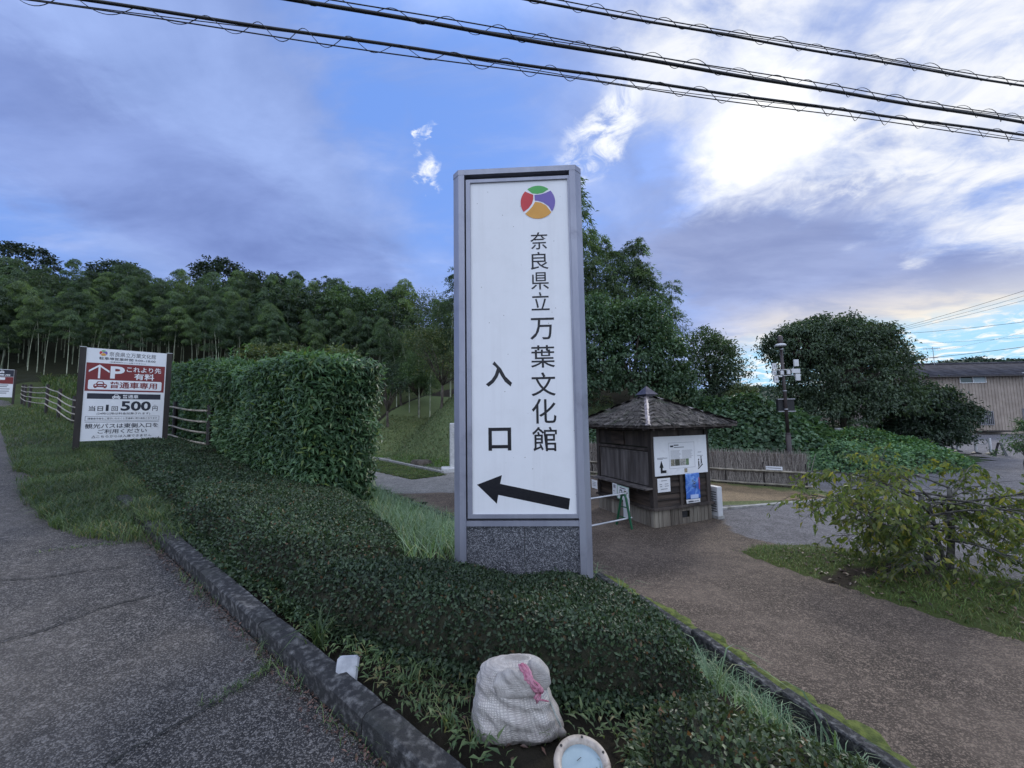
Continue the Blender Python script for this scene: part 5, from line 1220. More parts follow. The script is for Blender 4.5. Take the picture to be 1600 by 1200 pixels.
# ------------------------------------------------------------------ overhead cables
def cable_bundle(p0, p1, wire_up, label, seed, rc=0.017):
    """main cable p0->p1, thin messenger above (or below) it, spiral hanger wound round both"""
    rg = random.Random(seed); d = (p1 - p0); L = d.length; dn = d.normalized(); side = Vector((-dn.y, dn.x, 0)).normalized(); up = side.cross(dn); up = up if up.z > 0 else -up
    root = empty('overhead_cable', (0, 0, 0), 0, label, 'cable', 'overhead cables crossing the sky')
    ext = 7.0; n = 70; gap = wire_up
    def pos(f, off=0.0): return p0 + dn * f + Vector((0, 0, -0.10 * 4 * max(0, (f + ext) / (L + 2 * ext)) * (1 - (f + ext) / (L + 2 * ext)))) + Vector((0, 0, 0.09)) + up * off
    fs = [-ext + (L + 2 * ext) * i / n for i in range(n + 1)]
    m = MB(); m.tube([pos(f, 0.006 * math.sin(f * 2.1 + seed)) for f in fs], rc, 8); m.build('main_cable', M['black_rubber'], root, True)
    m = MB(); m.tube([pos(f, gap + 0.012 * math.sin(f * 1.3 + seed)) for f in fs], 0.007, 6); m.build('messenger_wire', M['black_rubber'], root, True)
    m = MB(); m.tube([pos(f, gap * (0.45 + 0.35 * math.sin(f * 0.9 + seed * 2))) for f in fs], 0.005, 5); m.build('drop_wire', M['black_rubber'], root, True)
    pts = []; f = -ext; ph = 0.0
    while f < L + ext:
        pit = 0.58 + 0.10 * math.sin(f * 1.7 + seed); ph += 2 * math.pi * 0.035 / pit; amp = abs(gap) / 2 + 0.030 + 0.018 * math.sin(f * 2.3 + seed * 3)
        pts.append(pos(f, gap / 2 + amp * math.sin(ph)) + side * 0.035 * math.cos(ph)); f += 0.035
    m = MB(); m.tube(pts, 0.0042, 4, cap=False); m.build('spiral_hanger', M['black_rubber'], root, True)
def sky_pt(px, py, h):
    d = ray(px, py); return EYE + d * (h / d.z)
cable_bundle(at_y(120, 0, 3.75), at_y(1600, 212, 5.95), -0.10, 'lowest overhead cable with spiral hanger wire and thin wire beneath', 1)
cable_bundle(at_y(445, -2, 4.0), at_y(1600, 192, 5.95), 0.085, 'middle overhead cable, thickest, with spiral hanger wire above it', 5, 0.021)
cable_bundle(at_y(800, -4, 4.6), at_y(1600, 135, 5.95), 0.075, 'topmost overhead cable with spiral hanger across the bright cloud', 8, 0.015)
for i, (a, b, y0, y1, r, lab) in enumerate((((1375, 522), (1600, 453), 44, 34, 0.018, 'highest of the thin wires rising rightward above the house'), ((1385, 521), (1600, 461), 44, 34, 0.014, 'second thin wire from the top above the house'), ((1385, 523), (1600, 468), 44, 34, 0.014, 'third thin wire from the top above the house'),
        ((1395, 524), (1600, 502), 46, 38, 0.020, 'nearly level dark wire above the TV aerial'), ((1425, 538), (1600, 526), 50, 42, 0.012, 'thin level wire just above the TV aerial'), ((1470, 548), (1600, 519), 44, 36, 0.010, 'thin wire rising to the right from the aerial'), ((1430, 562), (1600, 541), 48, 40, 0.028, 'thick low wire passing just above the house roof'))):
    p, q = at_y(*a, y0), at_y(*b, y1); d = q - p; p = p - d * 0.15; q = q + d * 0.6; m = MB()
    m.tube([p.lerp(q, f / 16) - Vector((0, 0, d.length * 0.03 * 4 * (f / 16) * (1 - f / 16))) + Vector((0, 0, d.length * 0.02)) for f in range(17)], r, 5); o = m.build('overhead_wire', M['black_rubber']); tag(o, lab, 'wire', 'thin wires over the house')

# ------------------------------------------------------------------ clipped hedges
def poly_sdf(px, py, P):
    """signed distance (inside positive) to polygon P"""
    P = np.asarray(P, float); d = np.full(px.shape, 1e9); ins = np.zeros(px.shape, bool)
    for i in range(len(P)):
        a, b = P[i], P[(i + 1) % len(P)]; e = b - a; wx_, wy_ = px - a[0], py - a[1]
        t = np.clip((wx_ * e[0] + wy_ * e[1]) / (e @ e), 0, 1); d = np.minimum(d, np.hypot(wx_ - t * e[0], wy_ - t * e[1]))
        c = ((a[1] <= py) & (b[1] > py)) | ((b[1] <= py) & (a[1] > py)); xi = a[0] + (py - a[1]) / np.where(e[1] == 0, 1e-9, e[1]) * e[0]
        ins ^= c & (px < xi)
    return np.where(ins, d, -d)
def low_hedge(name, P, hgt, label, mt, density, L, step=0.05, rnd=0.12, layers=((0.0, 1.0),), bump=0.10, seed=0, cat='hedge', under=0.10):
    P = np.asarray(P, float); lo, hi = P.min(0) - 0.1, P.max(0) + 0.1
    xs = np.arange(lo[0], hi[0], step); ys = np.arange(lo[1], hi[1], step); X, Y, F = grid_mesh(xs, ys)
    sd = poly_sdf(X, Y, P) + (vnoise2(X + seed, Y, 1.8, 3) - 0.5) * 0.16
    h = hgt(X, Y) if callable(hgt) else hgt
    e = np.clip(sd / rnd, 0, 1); prof = (1 - (1 - e) ** 2.2) ** 0.55
    # sides start a hand above the soil and tuck under
    Zg = z_ground(X, Y); Z = Zg + under * (sd > 0) + (h - under) * prof + (vnoise2(X, Y + seed, 2.6, 4) - 0.5) * bump * (e > 0.3)
    keep = (sd > -step * 0.7)[F].all(1); F = F[keep]; u, inv = np.unique(F, return_inverse=True); F = inv.reshape(F.shape)
    # pull the stair-stepped rim onto the true outline
    nzz = lambda a, b: poly_sdf(a, b, P) + (vnoise2(a + seed, b, 1.8, 3) - 0.5) * 0.16
    Xu, Yu, su = X[u].copy(), Y[u].copy(), sd[u]; rimv = np.abs(su) < step * 0.95; e_ = 0.02
    gx = (nzz(Xu[rimv] + e_, Yu[rimv]) - nzz(Xu[rimv] - e_, Yu[rimv])) / (2 * e_); gy = (nzz(Xu[rimv], Yu[rimv] + e_) - nzz(Xu[rimv], Yu[rimv] - e_)) / (2 * e_); gl = np.maximum(np.hypot(gx, gy), 0.4)
    Xu[rimv] -= gx / gl * su[rimv]; Yu[rimv] -= gy / gl * su[rimv]
    Zu = Z[u]; Zu[rimv] = z_ground(Xu[rimv], Yu[rimv]) + under * 0.5
    V = np.stack([Xu, Yu, Zu], 1)
    o = empty(name, (float(P[:, 0].mean()), float(P[:, 1].mean()), 0), 0, label, cat); off = np.array(o.location)
    # skirt down to the soil round the rim
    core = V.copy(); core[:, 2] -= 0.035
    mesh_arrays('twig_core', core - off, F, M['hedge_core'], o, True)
    rim = (sd[u] < step * 0.9)
    Rp = V[rim]
    parts = []
    for push, w in layers:
        pts, nr = scatter(V, F, density * w); nr = np.where(nr[:, 2:3] < 0, -nr, nr)
        pts = pts + nr * RNG.normal(-0.012 - push, 0.012, len(pts))[:, None] + RNG.normal(0, 0.006, pts.shape)
        D = unit(nr * 0.55 + rand_dirs(len(pts)) * 0.9 + np.array([0, 0, 0.15])); N = unit(nr + 0.6 * rand_dirs(len(pts)))
        parts.append(leaf_arrays(pts, D, N, L * RNG.uniform(0.65, 1.25, len(pts)), L * 0.62 * RNG.uniform(0.7, 1.15, len(pts)), 0.10, 0.10))
    # hanging skirt leaves on the sides
    if len(Rp):
        k = RNG.choice(len(Rp), int(len(Rp) * density * step * 0.42)); q = Rp[k].copy(); q[:, :2] += RNG.uniform(-step, step, (len(k), 2)); zq = z_ground(q[:, 0], q[:, 1]); q[:, 2] = zq + RNG.uniform(0.03, 1.0, len(k)) * np.maximum(q[:, 2] - zq, 0.08); q[:, :2] += RNG.normal(0, 0.025, (len(k), 2))
        c = P.mean(0); out = np.stack([q[:, 0] - c[0], q[:, 1] - c[1], np.zeros(len(q))], 1); D = unit(unit(out) + rand_dirs(len(q)) * 0.9); parts.append(leaf_arrays(q, D, unit(out + np.array([0, 0, 1]) + 0.6 * rand_dirs(len(q))), L * RNG.uniform(0.7, 1.3, len(q)), L * 0.62, 0.1, 0.1))
    Vl, Fl = cat_arrays(parts); f = mesh_arrays('foliage', Vl - off, Fl, mt, o); f['kind'] = 'stuff'
    return o

HA = [(-1.66, 2.90), (-1.12, 2.56), (-0.58, 2.34), (-0.12, 2.28), (0.72, 2.30), (1.15, 2.60), (1.34, 3.0), (1.15, 3.6), (0.90, 4.3), (0.5, 4.6), (-0.5, 4.5), (-0.95, 3.9)]
HB = [(-1.54, 2.88), (-2.54, 3.54), (-3.54, 4.28), (-4.84, 5.27), (-6.4, 6.55), (-8.2, 7.95), (-9.6, 9.3), (-9.2, 10.6), (-7.6, 10.3), (-5.3, 8.9), (-3.4, 7.5), (-2.75, 7.0), (-2.0, 5.7), (-1.35, 4.6), (-1.12, 3.9), (-1.25, 3.4)]
HC = [(0.62, 1.90), (0.84, 2.02), (1.15, 2.02), (1.5, 1.90), (1.72, 1.68), (1.7, 1.2), (1.0, 1.1), (0.70, 1.25), (0.57, 1.6)]
low_hedge('low_hedge', HA, lambda X, Y: np.clip(0.40 - 0.15 * (Y - 2.4) + 0.17 * smooth01((X + 0.1) / 0.7) * smooth01((Y - 2.6) / 0.8), 0.14, 0.42), 'dark small-leaved low hedge clipped round the foot of the pylon sign', M['leaf_low'], 5000, 0.030, 0.04, 0.26, ((0.0, 1.0), (0.02, 0.6)), 0.07, 1)
low_hedge('low_hedge', HB, lambda X, Y: 0.34 + 0 * X, 'dark small-leaved low hedge spreading up the bank below the tall hedge', M['leaf_low'], 3000, 0.036, 0.06, 0.30, ((0.0, 1.0), (0.02, 0.45)), 0.13, 2)
low_hedge('low_bush', HC, lambda X, Y: 0.36 + 0 * X, 'loose low bush with rusty leaves at the bottom right corner beside the lamp', M['leaf_low2'], 4200, 0.028, 0.04, 0.22, ((0.0, 1.0), (0.025, 0.6)), 0.12, 3, 'bush')

def tall_hedge():
    s0, s1, t0, t1 = 5.25, 16.5, 2.15, 3.40; cs, ct = (s0 + s1) / 2, (t0 + t1) / 2
    x, y = xy(cs, ct); root = empty('tall_hedge', (x, y, 0), 0, 'tall clipped block hedge with long drooping leaves between parking sign and pylon', 'hedge'); off = np.array((x, y, 0.0))
    faces = []; Vs = []; nb = 0
    def patch(fn, nu, nv):
        nonlocal nb
        U, V_ = np.meshgrid(np.linspace(0, 1, nu), np.linspace(0, 1, nv)); S, T, H = fn(U.ravel(), V_.ravel()); X, Y = xy(S, T)
        zb = z_ground(X, Y); xt, yt = xy(S, t0 + 0 * T); ztop = z_ground(xt, yt) + Hh(S); Z = zb + 0.06 + (ztop - zb - 0.06) * np.minimum(H, 1) + np.maximum(H - 1, 0)
        i = np.arange(nu * nv).reshape(nv, nu); F = np.stack([i[:-1, :-1], i[:-1, 1:], i[1:, 1:], i[1:, :-1]], -1).reshape(-1, 4)
        Vs.append(np.stack([X, Y, Z], 1)); faces.append(F + nb); nb += nu * nv
    Hh = lambda s: 2.24 + 0.20 * smooth01((8.5 - s) / 3.0) + 0.05 * np.sin(s * 1.3)
    patch(lambda u, v: (s0 + (s1 - s0) * u, t0 + 0.03 * np.sin(u * 30) - 0.10 * v, v), 110, 24)
    patch(lambda u, v: (s0 + 0 * u - 0.16 * v, t0 - 0.1 * v + (t1 + 0.12 * v - t0 + 0.1 * v) * u, v), 18, 24)
    patch(lambda u, v: (s0 + (s1 - s0) * u, t1 + 0.12 * v, v), 60, 20)
    patch(lambda u, v: (s0 - 0.16 + (s1 - s0 + 0.16) * u, t0 - 0.1 + (t1 - t0 + 0.22) * v, 1 + 0.05 * np.sin(v * 3.14)), 110, 16)
    patch(lambda u, v: (s1 + 0 * u, t0 + (t1 - t0) * u, v), 12, 14)
    V = np.concatenate(Vs); F = np.concatenate(faces)
    c = np.array([*xy(cs, ct), 1.2]); S, T = st(V[:, 0], V[:, 1])
    outN = np.stack([np.where(T < t0 + 0.2, -NX, 0) + np.where(T > t1 - 0.2, NX, 0) + np.where(S < s0 + 0.2, -UX, 0) + np.where(S > s1 - 0.2, UX, 0), np.where(T < t0 + 0.2, -NY, 0) + np.where(T > t1 - 0.2, NY, 0) + np.where(S < s0 + 0.2, -UY, 0) + np.where(S > s1 - 0.2, UY, 0), np.where(V[:, 2] - z_ground(*xy(S, t0 + 0 * S)) > Hh(S) - 0.10, 1.0, 0)], 1)
    outN = unit(outN + 1e-6)
    V = V + outN * ((vnoise(V * 2.0, 3) - 0.5) * 0.22)[:, None]
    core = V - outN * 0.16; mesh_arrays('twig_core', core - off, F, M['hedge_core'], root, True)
    pts, _ = scatter(V, F, 290); S, T = st(pts[:, 0], pts[:, 1]); top = pts[:, 2] - z_ground(*xy(S, t0 + 0 * S)) > Hh(S) - 0.08
    nr = np.zeros_like(pts); a = np.stack([T - t0, t1 - T, S - s0, s1 - S], 1); k = a.argmin(1)
    for i_, v in enumerate(((-NX, -NY, 0), (NX, NY, 0), (-UX, -UY, 0), (UX, UY, 0))): nr[k == i_] = v
    nr[top & (a.min(1) > 0.02)] = (0, 0, 1.0)
    # keep leaves dense on the visible faces; gather them in rosettes
    n = len(pts); rep = 5; pts = np.repeat(pts, rep, 0) ; nr = np.repeat(nr, rep, 0)
    sel = RNG.random(len(pts)) < np.where(np.repeat(k, rep) == 1, 0.35, 1.0); pts, nr = pts[sel], nr[sel]; n = len(pts)
    depth = RNG.normal(-0.05, 0.05, n); pts = pts + nr * depth[:, None] + RNG.normal(0, 0.035, (n, 3))
    D = unit(nr * RNG.uniform(0.2, 0.9, n)[:, None] + rand_dirs(n) * 0.75 + np.array([0, 0, -0.18]) * (nr[:, 2:3] < 0.5) + np.array([0, 0, 0.25]) * (nr[:, 2:3] > 0.5))
    N = unit(nr + np.array([0, 0, 0.9]) + 0.4 * rand_dirs(n))
    Vl, Fl = long_leaf_arrays(pts, D, N, RNG.uniform(0.10, 0.185, n), RNG.uniform(0.034, 0.052, n), RNG.uniform(0.05, 0.4, n)[:, None])
    f = mesh_arrays('foliage', Vl - off, Fl, M['leaf_tall'], root); f['kind'] = 'stuff'
    # a few long shoots above the top
    m = 16; P0 = []
    for i in range(m):
        s = s0 + 0.3 + RNG.random() * 7; t = t0 + 0.3 + RNG.random() * 0.9; xx, yy = xy(s, t); z = zg(xx, yy) + 2.5; hh = 0.15 + 0.25 * RNG.random()
        for j in range(9): P0.append((xx, yy, z + hh * j / 8))
    P0 = np.array(P0); n = len(P0); D = unit(rand_dirs(n) + np.array([0, 0, 0.5])); Vl, Fl = long_leaf_arrays(P0, D, unit(np.array([[0, 0, 1.0]]) + 0.3 * rand_dirs(n)), np.full(n, 0.16), np.full(n, 0.035), 0.3)
    f = mesh_arrays('top_shoots', Vl - off, Fl, M['leaf_tall'], root); f['kind'] = 'stuff'
tall_hedge()

# ------------------------------------------------------------------ trees
def crown_leaves(blobs, n, L, W, clump=0.35, hang=0.3, seed=0, per=26, shell=0.55):
    """leaves gathered in clumps near the surface of lumpy ellipsoids"""
    rg = np.random.default_rng(seed); Ps, Ds, Ns = [], [], []
    vol = np.array([b[3] * b[4] + b[4] * b[5] + b[3] * b[5] for b in blobs]); share = vol / vol.sum()
    for b, sh in zip(blobs, share):
        c, r = np.array(b[:3]), np.array(b[3:6]); nc = max(3, int(n * sh / per))
        d = unit(rg.normal(size=(nc, 3))); d[:, 2] = np.where(d[:, 2] < -0.55, -d[:, 2] * 0.6, d[:, 2]); d = unit(d)
        rad = shell + (1.02 - shell) * rg.random(nc) ** 0.6 + 0.30 * (vnoise(d * 1.7 + c * 0.31 + 40, 2) - 0.5)
        cc = c + d * r * rad[:, None]; cs = clump * rg.uniform(0.6, 1.4, nc)
        k = np.repeat(np.arange(nc), per); g = rg.normal(size=(len(k), 3)) * np.array([1, 1, 0.62])
        Ps.append(cc[k] + g * cs[k][:, None] * 0.55); Ds.append(unit(d[k] * 0.6 + rg.normal(size=(len(k), 3)) * 0.8 + np.array([0, 0, -hang]))); Ns.append(unit(d[k] * 0.5 + np.array([0, 0, 0.9]) + rg.normal(size=(len(k), 3)) * 0.5))
    P, D, N = np.concatenate(Ps), np.concatenate(Ds), np.concatenate(Ns); m = len(P)
    return leaf_arrays(P, D, N, L * rg.uniform(0.65, 1.3, m), W * rg.uniform(0.7, 1.2, m), 0.14, 0.22)
def tree(name, label, base, blobs, n, L, W, lm, trunk_r=0.12, bark='bark', clump=0.35, hang=0.3, seed=0, cat='tree', group=None, per=26, limbs=True, shell=0.55, forks=None):
    """base: world point; blobs relative to base (x,y,z,rx,ry,rz)"""
    root = empty(name, base, 0, label, cat, group); rg = random.Random(seed)
    top = max(b[2] for b in blobs)
    if trunk_r > 0:
        fork = Vector((rg.uniform(-0.1, 0.1), rg.uniform(-0.1, 0.1), 0.35 * top)); m = MB()
        m.tube([(0, 0, -0.4), (0, 0, 0.0), fork * 0.5 + Vector((rg.uniform(-.06, .06), 0, 0)), fork], [trunk_r * 1.5, trunk_r * 1.15, trunk_r * 0.95, trunk_r * 0.85], 8)
        m.build('trunk', M[bark], root, True)
        if limbs:
            m = MB()
            for b in blobs:
                for q in range(3):
                    e = Vector(b[:3]) + Vector((rg.uniform(-.6, .6) * b[3], rg.uniform(-.6, .6) * b[4], rg.uniform(-.3, .7) * b[5])); s = fork.copy(); mid = s.lerp(e, 0.5) + Vector((rg.uniform(-.15, .15), rg.uniform(-.15, .15), 0.12 * top * rg.random()))
                    m.tube([s, mid, e], [trunk_r * 0.6, trunk_r * 0.35, trunk_r * 0.08], 6)
            m.build('limbs', M[bark], root, True)
    V, F = crown_leaves(blobs, n, L, W, clump, hang, seed, per, shell)
    f = mesh_arrays('crown', V, F, lm, root); f['kind'] = 'stuff'
    return root
def ground_at(px, py, y):
    p = at_y(px, py, y); return Vector((p.x, p.y, zg(p.x, p.y)))

for i_, (px_, top_, y_, lab_) in enumerate(((1592, 652, 15.5, 'slender sapling at the right edge before the beige house'),)):
    k_ = y_ / 601.0; p_ = at_y(px_, top_, y_); b_ = Vector((p_.x, p_.y, float(z_yard(p_.x, p_.y)))); h_ = p_.z - b_.z
    tree('sapling', lab_, b_, [(0, 0, h_ * 0.75, 0.45, 0.45, h_ * 0.25), (0.35, 0, h_ * 0.5, 0.5, 0.45, h_ * 0.25), (-0.4, 0.1, h_ * 0.42, 0.5, 0.45, h_ * 0.22)], 900, 0.12, 0.05, M['leaf_mid'], 0.025, clump=0.2, seed=300 + i_, shell=0.3)
# -- bamboo: six different canes, then copies over the hill
def bamboo_proto(k, height, lean, leaves, leaf_l, plume_from=0.42, wide=1.0, label='', group='', dome=False, lw_=0.24):
    rg = np.random.default_rng(100 + k); root = empty('bamboo', (0, 0, 0), 0, label, 'bamboo', group); root.location = (0, 0, 0)
    H = height; ld = rg.uniform(0, 2 * math.pi); dx, dy = math.cos(ld), math.sin(ld)
    def cp(f): b = lean * H * (f ** 2.6); return np.array([dx * b, dy * b, H * (f - 0.10 * lean * f ** 5)])
    m = MB(); path, rad = [], []
    for i in range(23):
        f = i / 22; p = cp(f); r = 0.055 * (1 - f) ** 0.7 + 0.006
        path += [p, p + np.array([0, 0, 0.012])]; rad += [r * 1.10, r]
    m.tube(path, rad, 7); m.build('culm', M['bamboo_culm'], root, True)
    Ps, Ds, Ns = [], [], []; nb = 62
    if dome:
        for j in range(9):                         # lobes stacked into one arching plume
            f = 0.99 - (1 - plume_from) * (j / 8) ** 1.1; c_ = cp(f); a = 2.4 * j + rg.uniform(-.4, .4); off = wide * (0.0 if j == 0 else 0.22 + 0.55 * (j / 8) ** 0.6)
            c_ = c_ + np.array([math.cos(a) * off, math.sin(a) * off, 0.0]); m_ = leaves // 9; q = unit(rg.normal(size=(m_, 3))); q[:, 2] = np.abs(q[:, 2]) * 1.0 - 0.18
            rr = 0.55 + 0.45 * rg.random(m_) ** 0.5; lw = wide * rg.uniform(0.42, 0.6)
            Ps.append(c_ + q * rr[:, None] * np.array([lw, lw, lw * 0.85]) - np.stack([0 * rr, 0 * rr, 0.25 * lw * (q[:, 0] ** 2 + q[:, 1] ** 2)], 1) + rg.normal(0, 0.05, (m_, 3)))
            Ds.append(np.stack([q[:, 0], q[:, 1], np.full(m_, -0.55)], 1) + rg.normal(0, 0.35, (m_, 3))); Ns.append(q * 0.7 + np.array([0, 0, 0.8]) + rg.normal(0, 0.3, (m_, 3)))
        nb = 0
    for i in range(nb):
        f = plume_from + (0.995 - plume_from) * (i + rg.random()) / nb; b = cp(f); g = (f - plume_from) / (1 - plume_from)
        ln = wide * (0.35 + 1.45 * math.sqrt(max(0, 1 - g)) * min(1, 0.35 + g * 2.2)) * rg.uniform(0.6, 1.15); a = rg.uniform(0, 2 * math.pi); rise = rg.uniform(0.25, 0.75)
        m_ = max(4, int(leaves / nb)); u = rg.random(m_) ** 0.75
        q = b + np.stack([np.cos(a + rg.normal(0, 0.16, m_)) * ln * u, np.sin(a + rg.normal(0, 0.16, m_)) * ln * u, ln * (rise * u - 0.95 * u * u)], 1) + rg.normal(0, 0.07, (m_, 3))
        Ps.append(q); Ds.append(np.stack([np.full(m_, math.cos(a)), np.full(m_, math.sin(a)), np.full(m_, -0.55)], 1) + rg.normal(0, 0.45, (m_, 3))); Ns.append(np.array([0, 0, 1.0]) + rg.normal(0, 0.45, (m_, 3)))
    P, D, N = np.concatenate(Ps), unit(np.concatenate(Ds)), unit(np.concatenate(Ns)); n = len(P)
    V, F = leaf_arrays(P, D, N, leaf_l * rg.uniform(0.6, 1.3, n), leaf_l * lw_ * rg.uniform(0.7, 1.2, n), 0.1, 0.25)
    f = mesh_arrays('leaves', V, F, M['leaf_bamboo'], root); f['kind'] = 'stuff'
    return root
GRP = 'bamboo canes of the hillside grove'
GLAB = 'tall leafy bamboo cane among many alike in the grove on the left hillside'
PH = (11.5, 12.5, 10.5, 12.0, 11.0, 13.0)
protos = [bamboo_proto(k, PH[k], (0.07, 0.13, 0.09, 0.06, 0.05, 0.10)[k], (3000, 3000, 3000, 2600, 3000, 2600)[k], 0.30, (0.58, 0.66, 0.55, 0.46, 0.60, 0.50)[k], (1.5, 1.35, 1.75, 1.2, 1.4, 1.0)[k], GLAB, GRP, k in (0, 1, 2, 4)) for k in range(6)]
def plant(proto, x, y, sc, rz, first, label=None, group=None):
    o = proto if first else copy_tree(proto)
    o.location = (x, y, zg(x, y) - 0.1); o.rotation_euler = (0, 0, rz); o.scale = (sc * random.uniform(0.9, 1.1),) * 2 + (sc,)
    if label: o['label'] = label
    if group: o['group'] = group
    return o
rg = random.Random(5); spots = []
# rows follow the hill: bearing in the picture and distance
tops = []
tries = 0
while len(spots) < 258 and tries < 9000:
    tries += 1
    u = rg.uniform(-70, 640); f = rg.random() ** 1.2; dist = 39 + 15 * f + (2.0 if u > 450 else 0); q = at_y(u, 600, dist); row = (476 - 58 * min(1, f * 1.4)) + 0.05 * u + rg.uniform(-16, 38)
    if any((q.x - a) ** 2 + (q.y - b) ** 2 < 1.1 for a, b in spots): continue
    spots.append((q.x, q.y)); tops.append(at_y(u, row, dist).z - zg(q.x, q.y))
used = set()
for i, (x, y) in enumerate(spots):
    back = math.hypot(x * 0.25, y) > 47; k = rg.choice((3, 5, 0, 4)) if back else rg.choice((0, 1, 2, 4, 0, 1, 2, 4, 3))
    plant(protos[k], x, y, max(0.45, tops[i] / PH[k]), rg.uniform(0, 6.28), k not in used); used.add(k)

# the wood behind the front canes, one mass nobody could count
def thicket():
    rg = np.random.default_rng(77); n = 3300; u = rg.uniform(-160, 940, n); dist = rg.uniform(50, 62, n); row = 430 + 0.05 * u + np.abs(rg.normal(0, 45, n)) + np.where(u > 880, 60, 0); P = []
    for a, d, w in zip(u, dist, row): q = at_y(a, w, d); P.append((q.x, q.y, max(q.z, zg(q.x, q.y) + 1.0)))
    P = np.array(P); k = np.repeat(np.arange(n), 24); Q = P[k] + rg.normal(size=(len(k), 3)) * np.array([0.75, 0.75, 0.5]); m = len(Q)
    V, F = leaf_arrays(Q, unit(rg.normal(size=(m, 3)) + np.array([0, 0, -0.6])), unit(np.array([[0, -0.3, 1.0]]) + 0.5 * rg.normal(size=(m, 3))), rg.uniform(0.25, 0.5, m), rg.uniform(0.08, 0.16, m), 0.1, 0.2)
    o = mesh_arrays('bamboo_thicket', V, F, M['leaf_olive']); tag(o, 'deep bamboo wood behind the front canes on the hillside', 'wood', kind='stuff')
thicket()

# canes on the knoll either side of the pylon
g2 = [bamboo_proto(10 + k, (11.5, 10.5, 12.0)[k], (0.09, 0.20, 0.16)[k], 3600, 0.27, (0.30, 0.34, 0.26)[k], 1.35, 'bamboo cane of the clump on the grassy knoll behind the pylon sign', 'bamboo canes on the knoll', lw_=0.18) for k in range(3)]
ks = [(932, 26.5, 1.0, 0), (952, 28, 0.9, 0), (975, 27, 0.86, 0), (1030, 28, 0.78, 0), (918, 26.0, 1.28, 30), (905, 27.5, 1.12, 0), (942, 27.0, 0.98, 0), (965, 28.0, 1.00, 0), (985, 27.5, 0.92, 0), (1005, 28.5, 0.92, 0), (1022, 27.0, 0.88, 0), (1040, 28.5, 0.82, 0), (1055, 29.5, 0.74, 0), (880, 29, 1.1, 0), (850, 29, 1.1, 0), (800, 30, 1.1, 0), (760, 30, 1.1, 0), (720, 29.5, 1.0, 0), (704, 28.5, 0.96, 0), (690, 30, 0.88, 0), (672, 31, 0.82, 0), (655, 32.5, 0.80, 0), (640, 34, 0.74, 0), (620, 35.5, 0.72, 0)]
for i, (px, y, sc, _) in enumerate(ks):
    q = at_y(px, 600, y); plant(g2[i % 3], q.x, q.y, sc, rg.uniform(0, 6.28), i < 3)

# round dark trees standing over the bamboo on the ridge
for i, (px, top, y, r, lab) in enumerate(((38, 384, 64, 4.9, 'broad round dark tree above the bamboo at the far left'), (188, 410, 64, 3.7, 'small round dark tree peeping over the bamboo left of the parking sign'), (348, 408, 63, 4.1, 'round dark tree above the bamboo right of the parking sign'), (425, 428, 60, 3.6, 'low dark round tree on the ridge above the tall hedge'), (-60, 380, 64, 4.5, 'round dark tree on the ridge beyond the left picture edge'))):
    p = at_y(px, top, y); b = Vector((p.x, p.y, zg(p.x, p.y))); h = p.z - b.z
    tree('round_tree', lab, b, [(0, 0, h - r * 0.92, r, r, r * 0.92), (r * 0.55, 0.3, h - r * 1.45, r * 0.7, r * 0.7, r * 0.6), (-r * 0.6, 0.2, h - r * 1.5, r * 0.65, r * 0.7, r * 0.6)], 6500, 0.46, 0.26, M['leaf_dark'], 0.3, clump=0.62, seed=30 + i, group='round trees on the ridge', hang=0.1)

def px_tree(name, label, px, top, wpx, y, low_py, lm, n, L, seed, bark='bark', clump=0.35, group=None, tr=0.10, cat='tree', blobs=None, hang=0.3, shell=0.5, base_px=None, W=0.5):
    """tree whose crown spans wpx pixels round column px, from pixel row top down to low_py"""
    k = y / 601.0; p = at_y(px, top, y); q = at_y(px, low_py, y); b = Vector((p.x, p.y, zg(p.x, p.y))); H = p.z - b.z; lo = max(q.z - b.z, 0.1); w = wpx * k / 2; hz = (H - lo) / 2
    rg = random.Random(seed)
    bl = [(0, 0, (H + lo) / 2, w * 0.72, w * 0.72, hz * 0.95)]
    for i in range(5):
        a = rg.uniform(0, 6.28); bl.append((w * 0.55 * math.cos(a), w * 0.45 * math.sin(a), (H + lo) / 2 + hz * rg.uniform(-0.55, 0.5), w * 0.46, w * 0.46, hz * 0.42))
    return tree(name, label, b, blobs or bl, n, L, L * W, lm, tr, bark, clump, hang, seed, cat, group, shell=shell)
# far wood edge between the bamboo and the pylon
px_tree('broadleaf_tree', 'leafy tree at the wood edge left of the tall hedge top, darkest', 460, 438, 110, 47, 585, M['leaf_dark'], 6000, 0.36, 41, clump=0.5, group='trees at the wood edge', tr=0.2)
px_tree('broadleaf_tree', 'broad green tree in the wood edge above the hedge corner', 545, 442, 120, 48, 560, M['leaf_mid'], 6500, 0.36, 42, clump=0.5, group='trees at the wood edge', tr=0.2)
px_tree('broadleaf_tree', 'yellowish topped tree in the wood edge right of the tall hedge', 585, 448, 90, 47, 560, M['leaf_mid'], 5000, 0.34, 43, clump=0.45, group='trees at the wood edge', tr=0.2)
px_tree('broadleaf_tree', 'dark tree in the wood edge next to the knoll bamboo', 625, 462, 80, 44, 600, M['leaf_dark'], 4500, 0.34, 44, clump=0.45, group='trees at the wood edge', tr=0.2)
px_tree('bushy_tree', 'feathery light green bush-like tree low at the wood edge above the slope', 628, 505, 90, 36, 640, M['leaf_bamboo'], 6000, 0.30, 45, clump=0.45, group='trees on the slope', hang=0.5, W=0.3)
px_tree('slope_tree', 'olive green small-leaved tree leaning over the slope beside the pylon left edge', 690, 505, 120, 27.5, 622, M['leaf_yel'], 7000, 0.14, 46, clump=0.34, group='trees on the slope', tr=0.09)
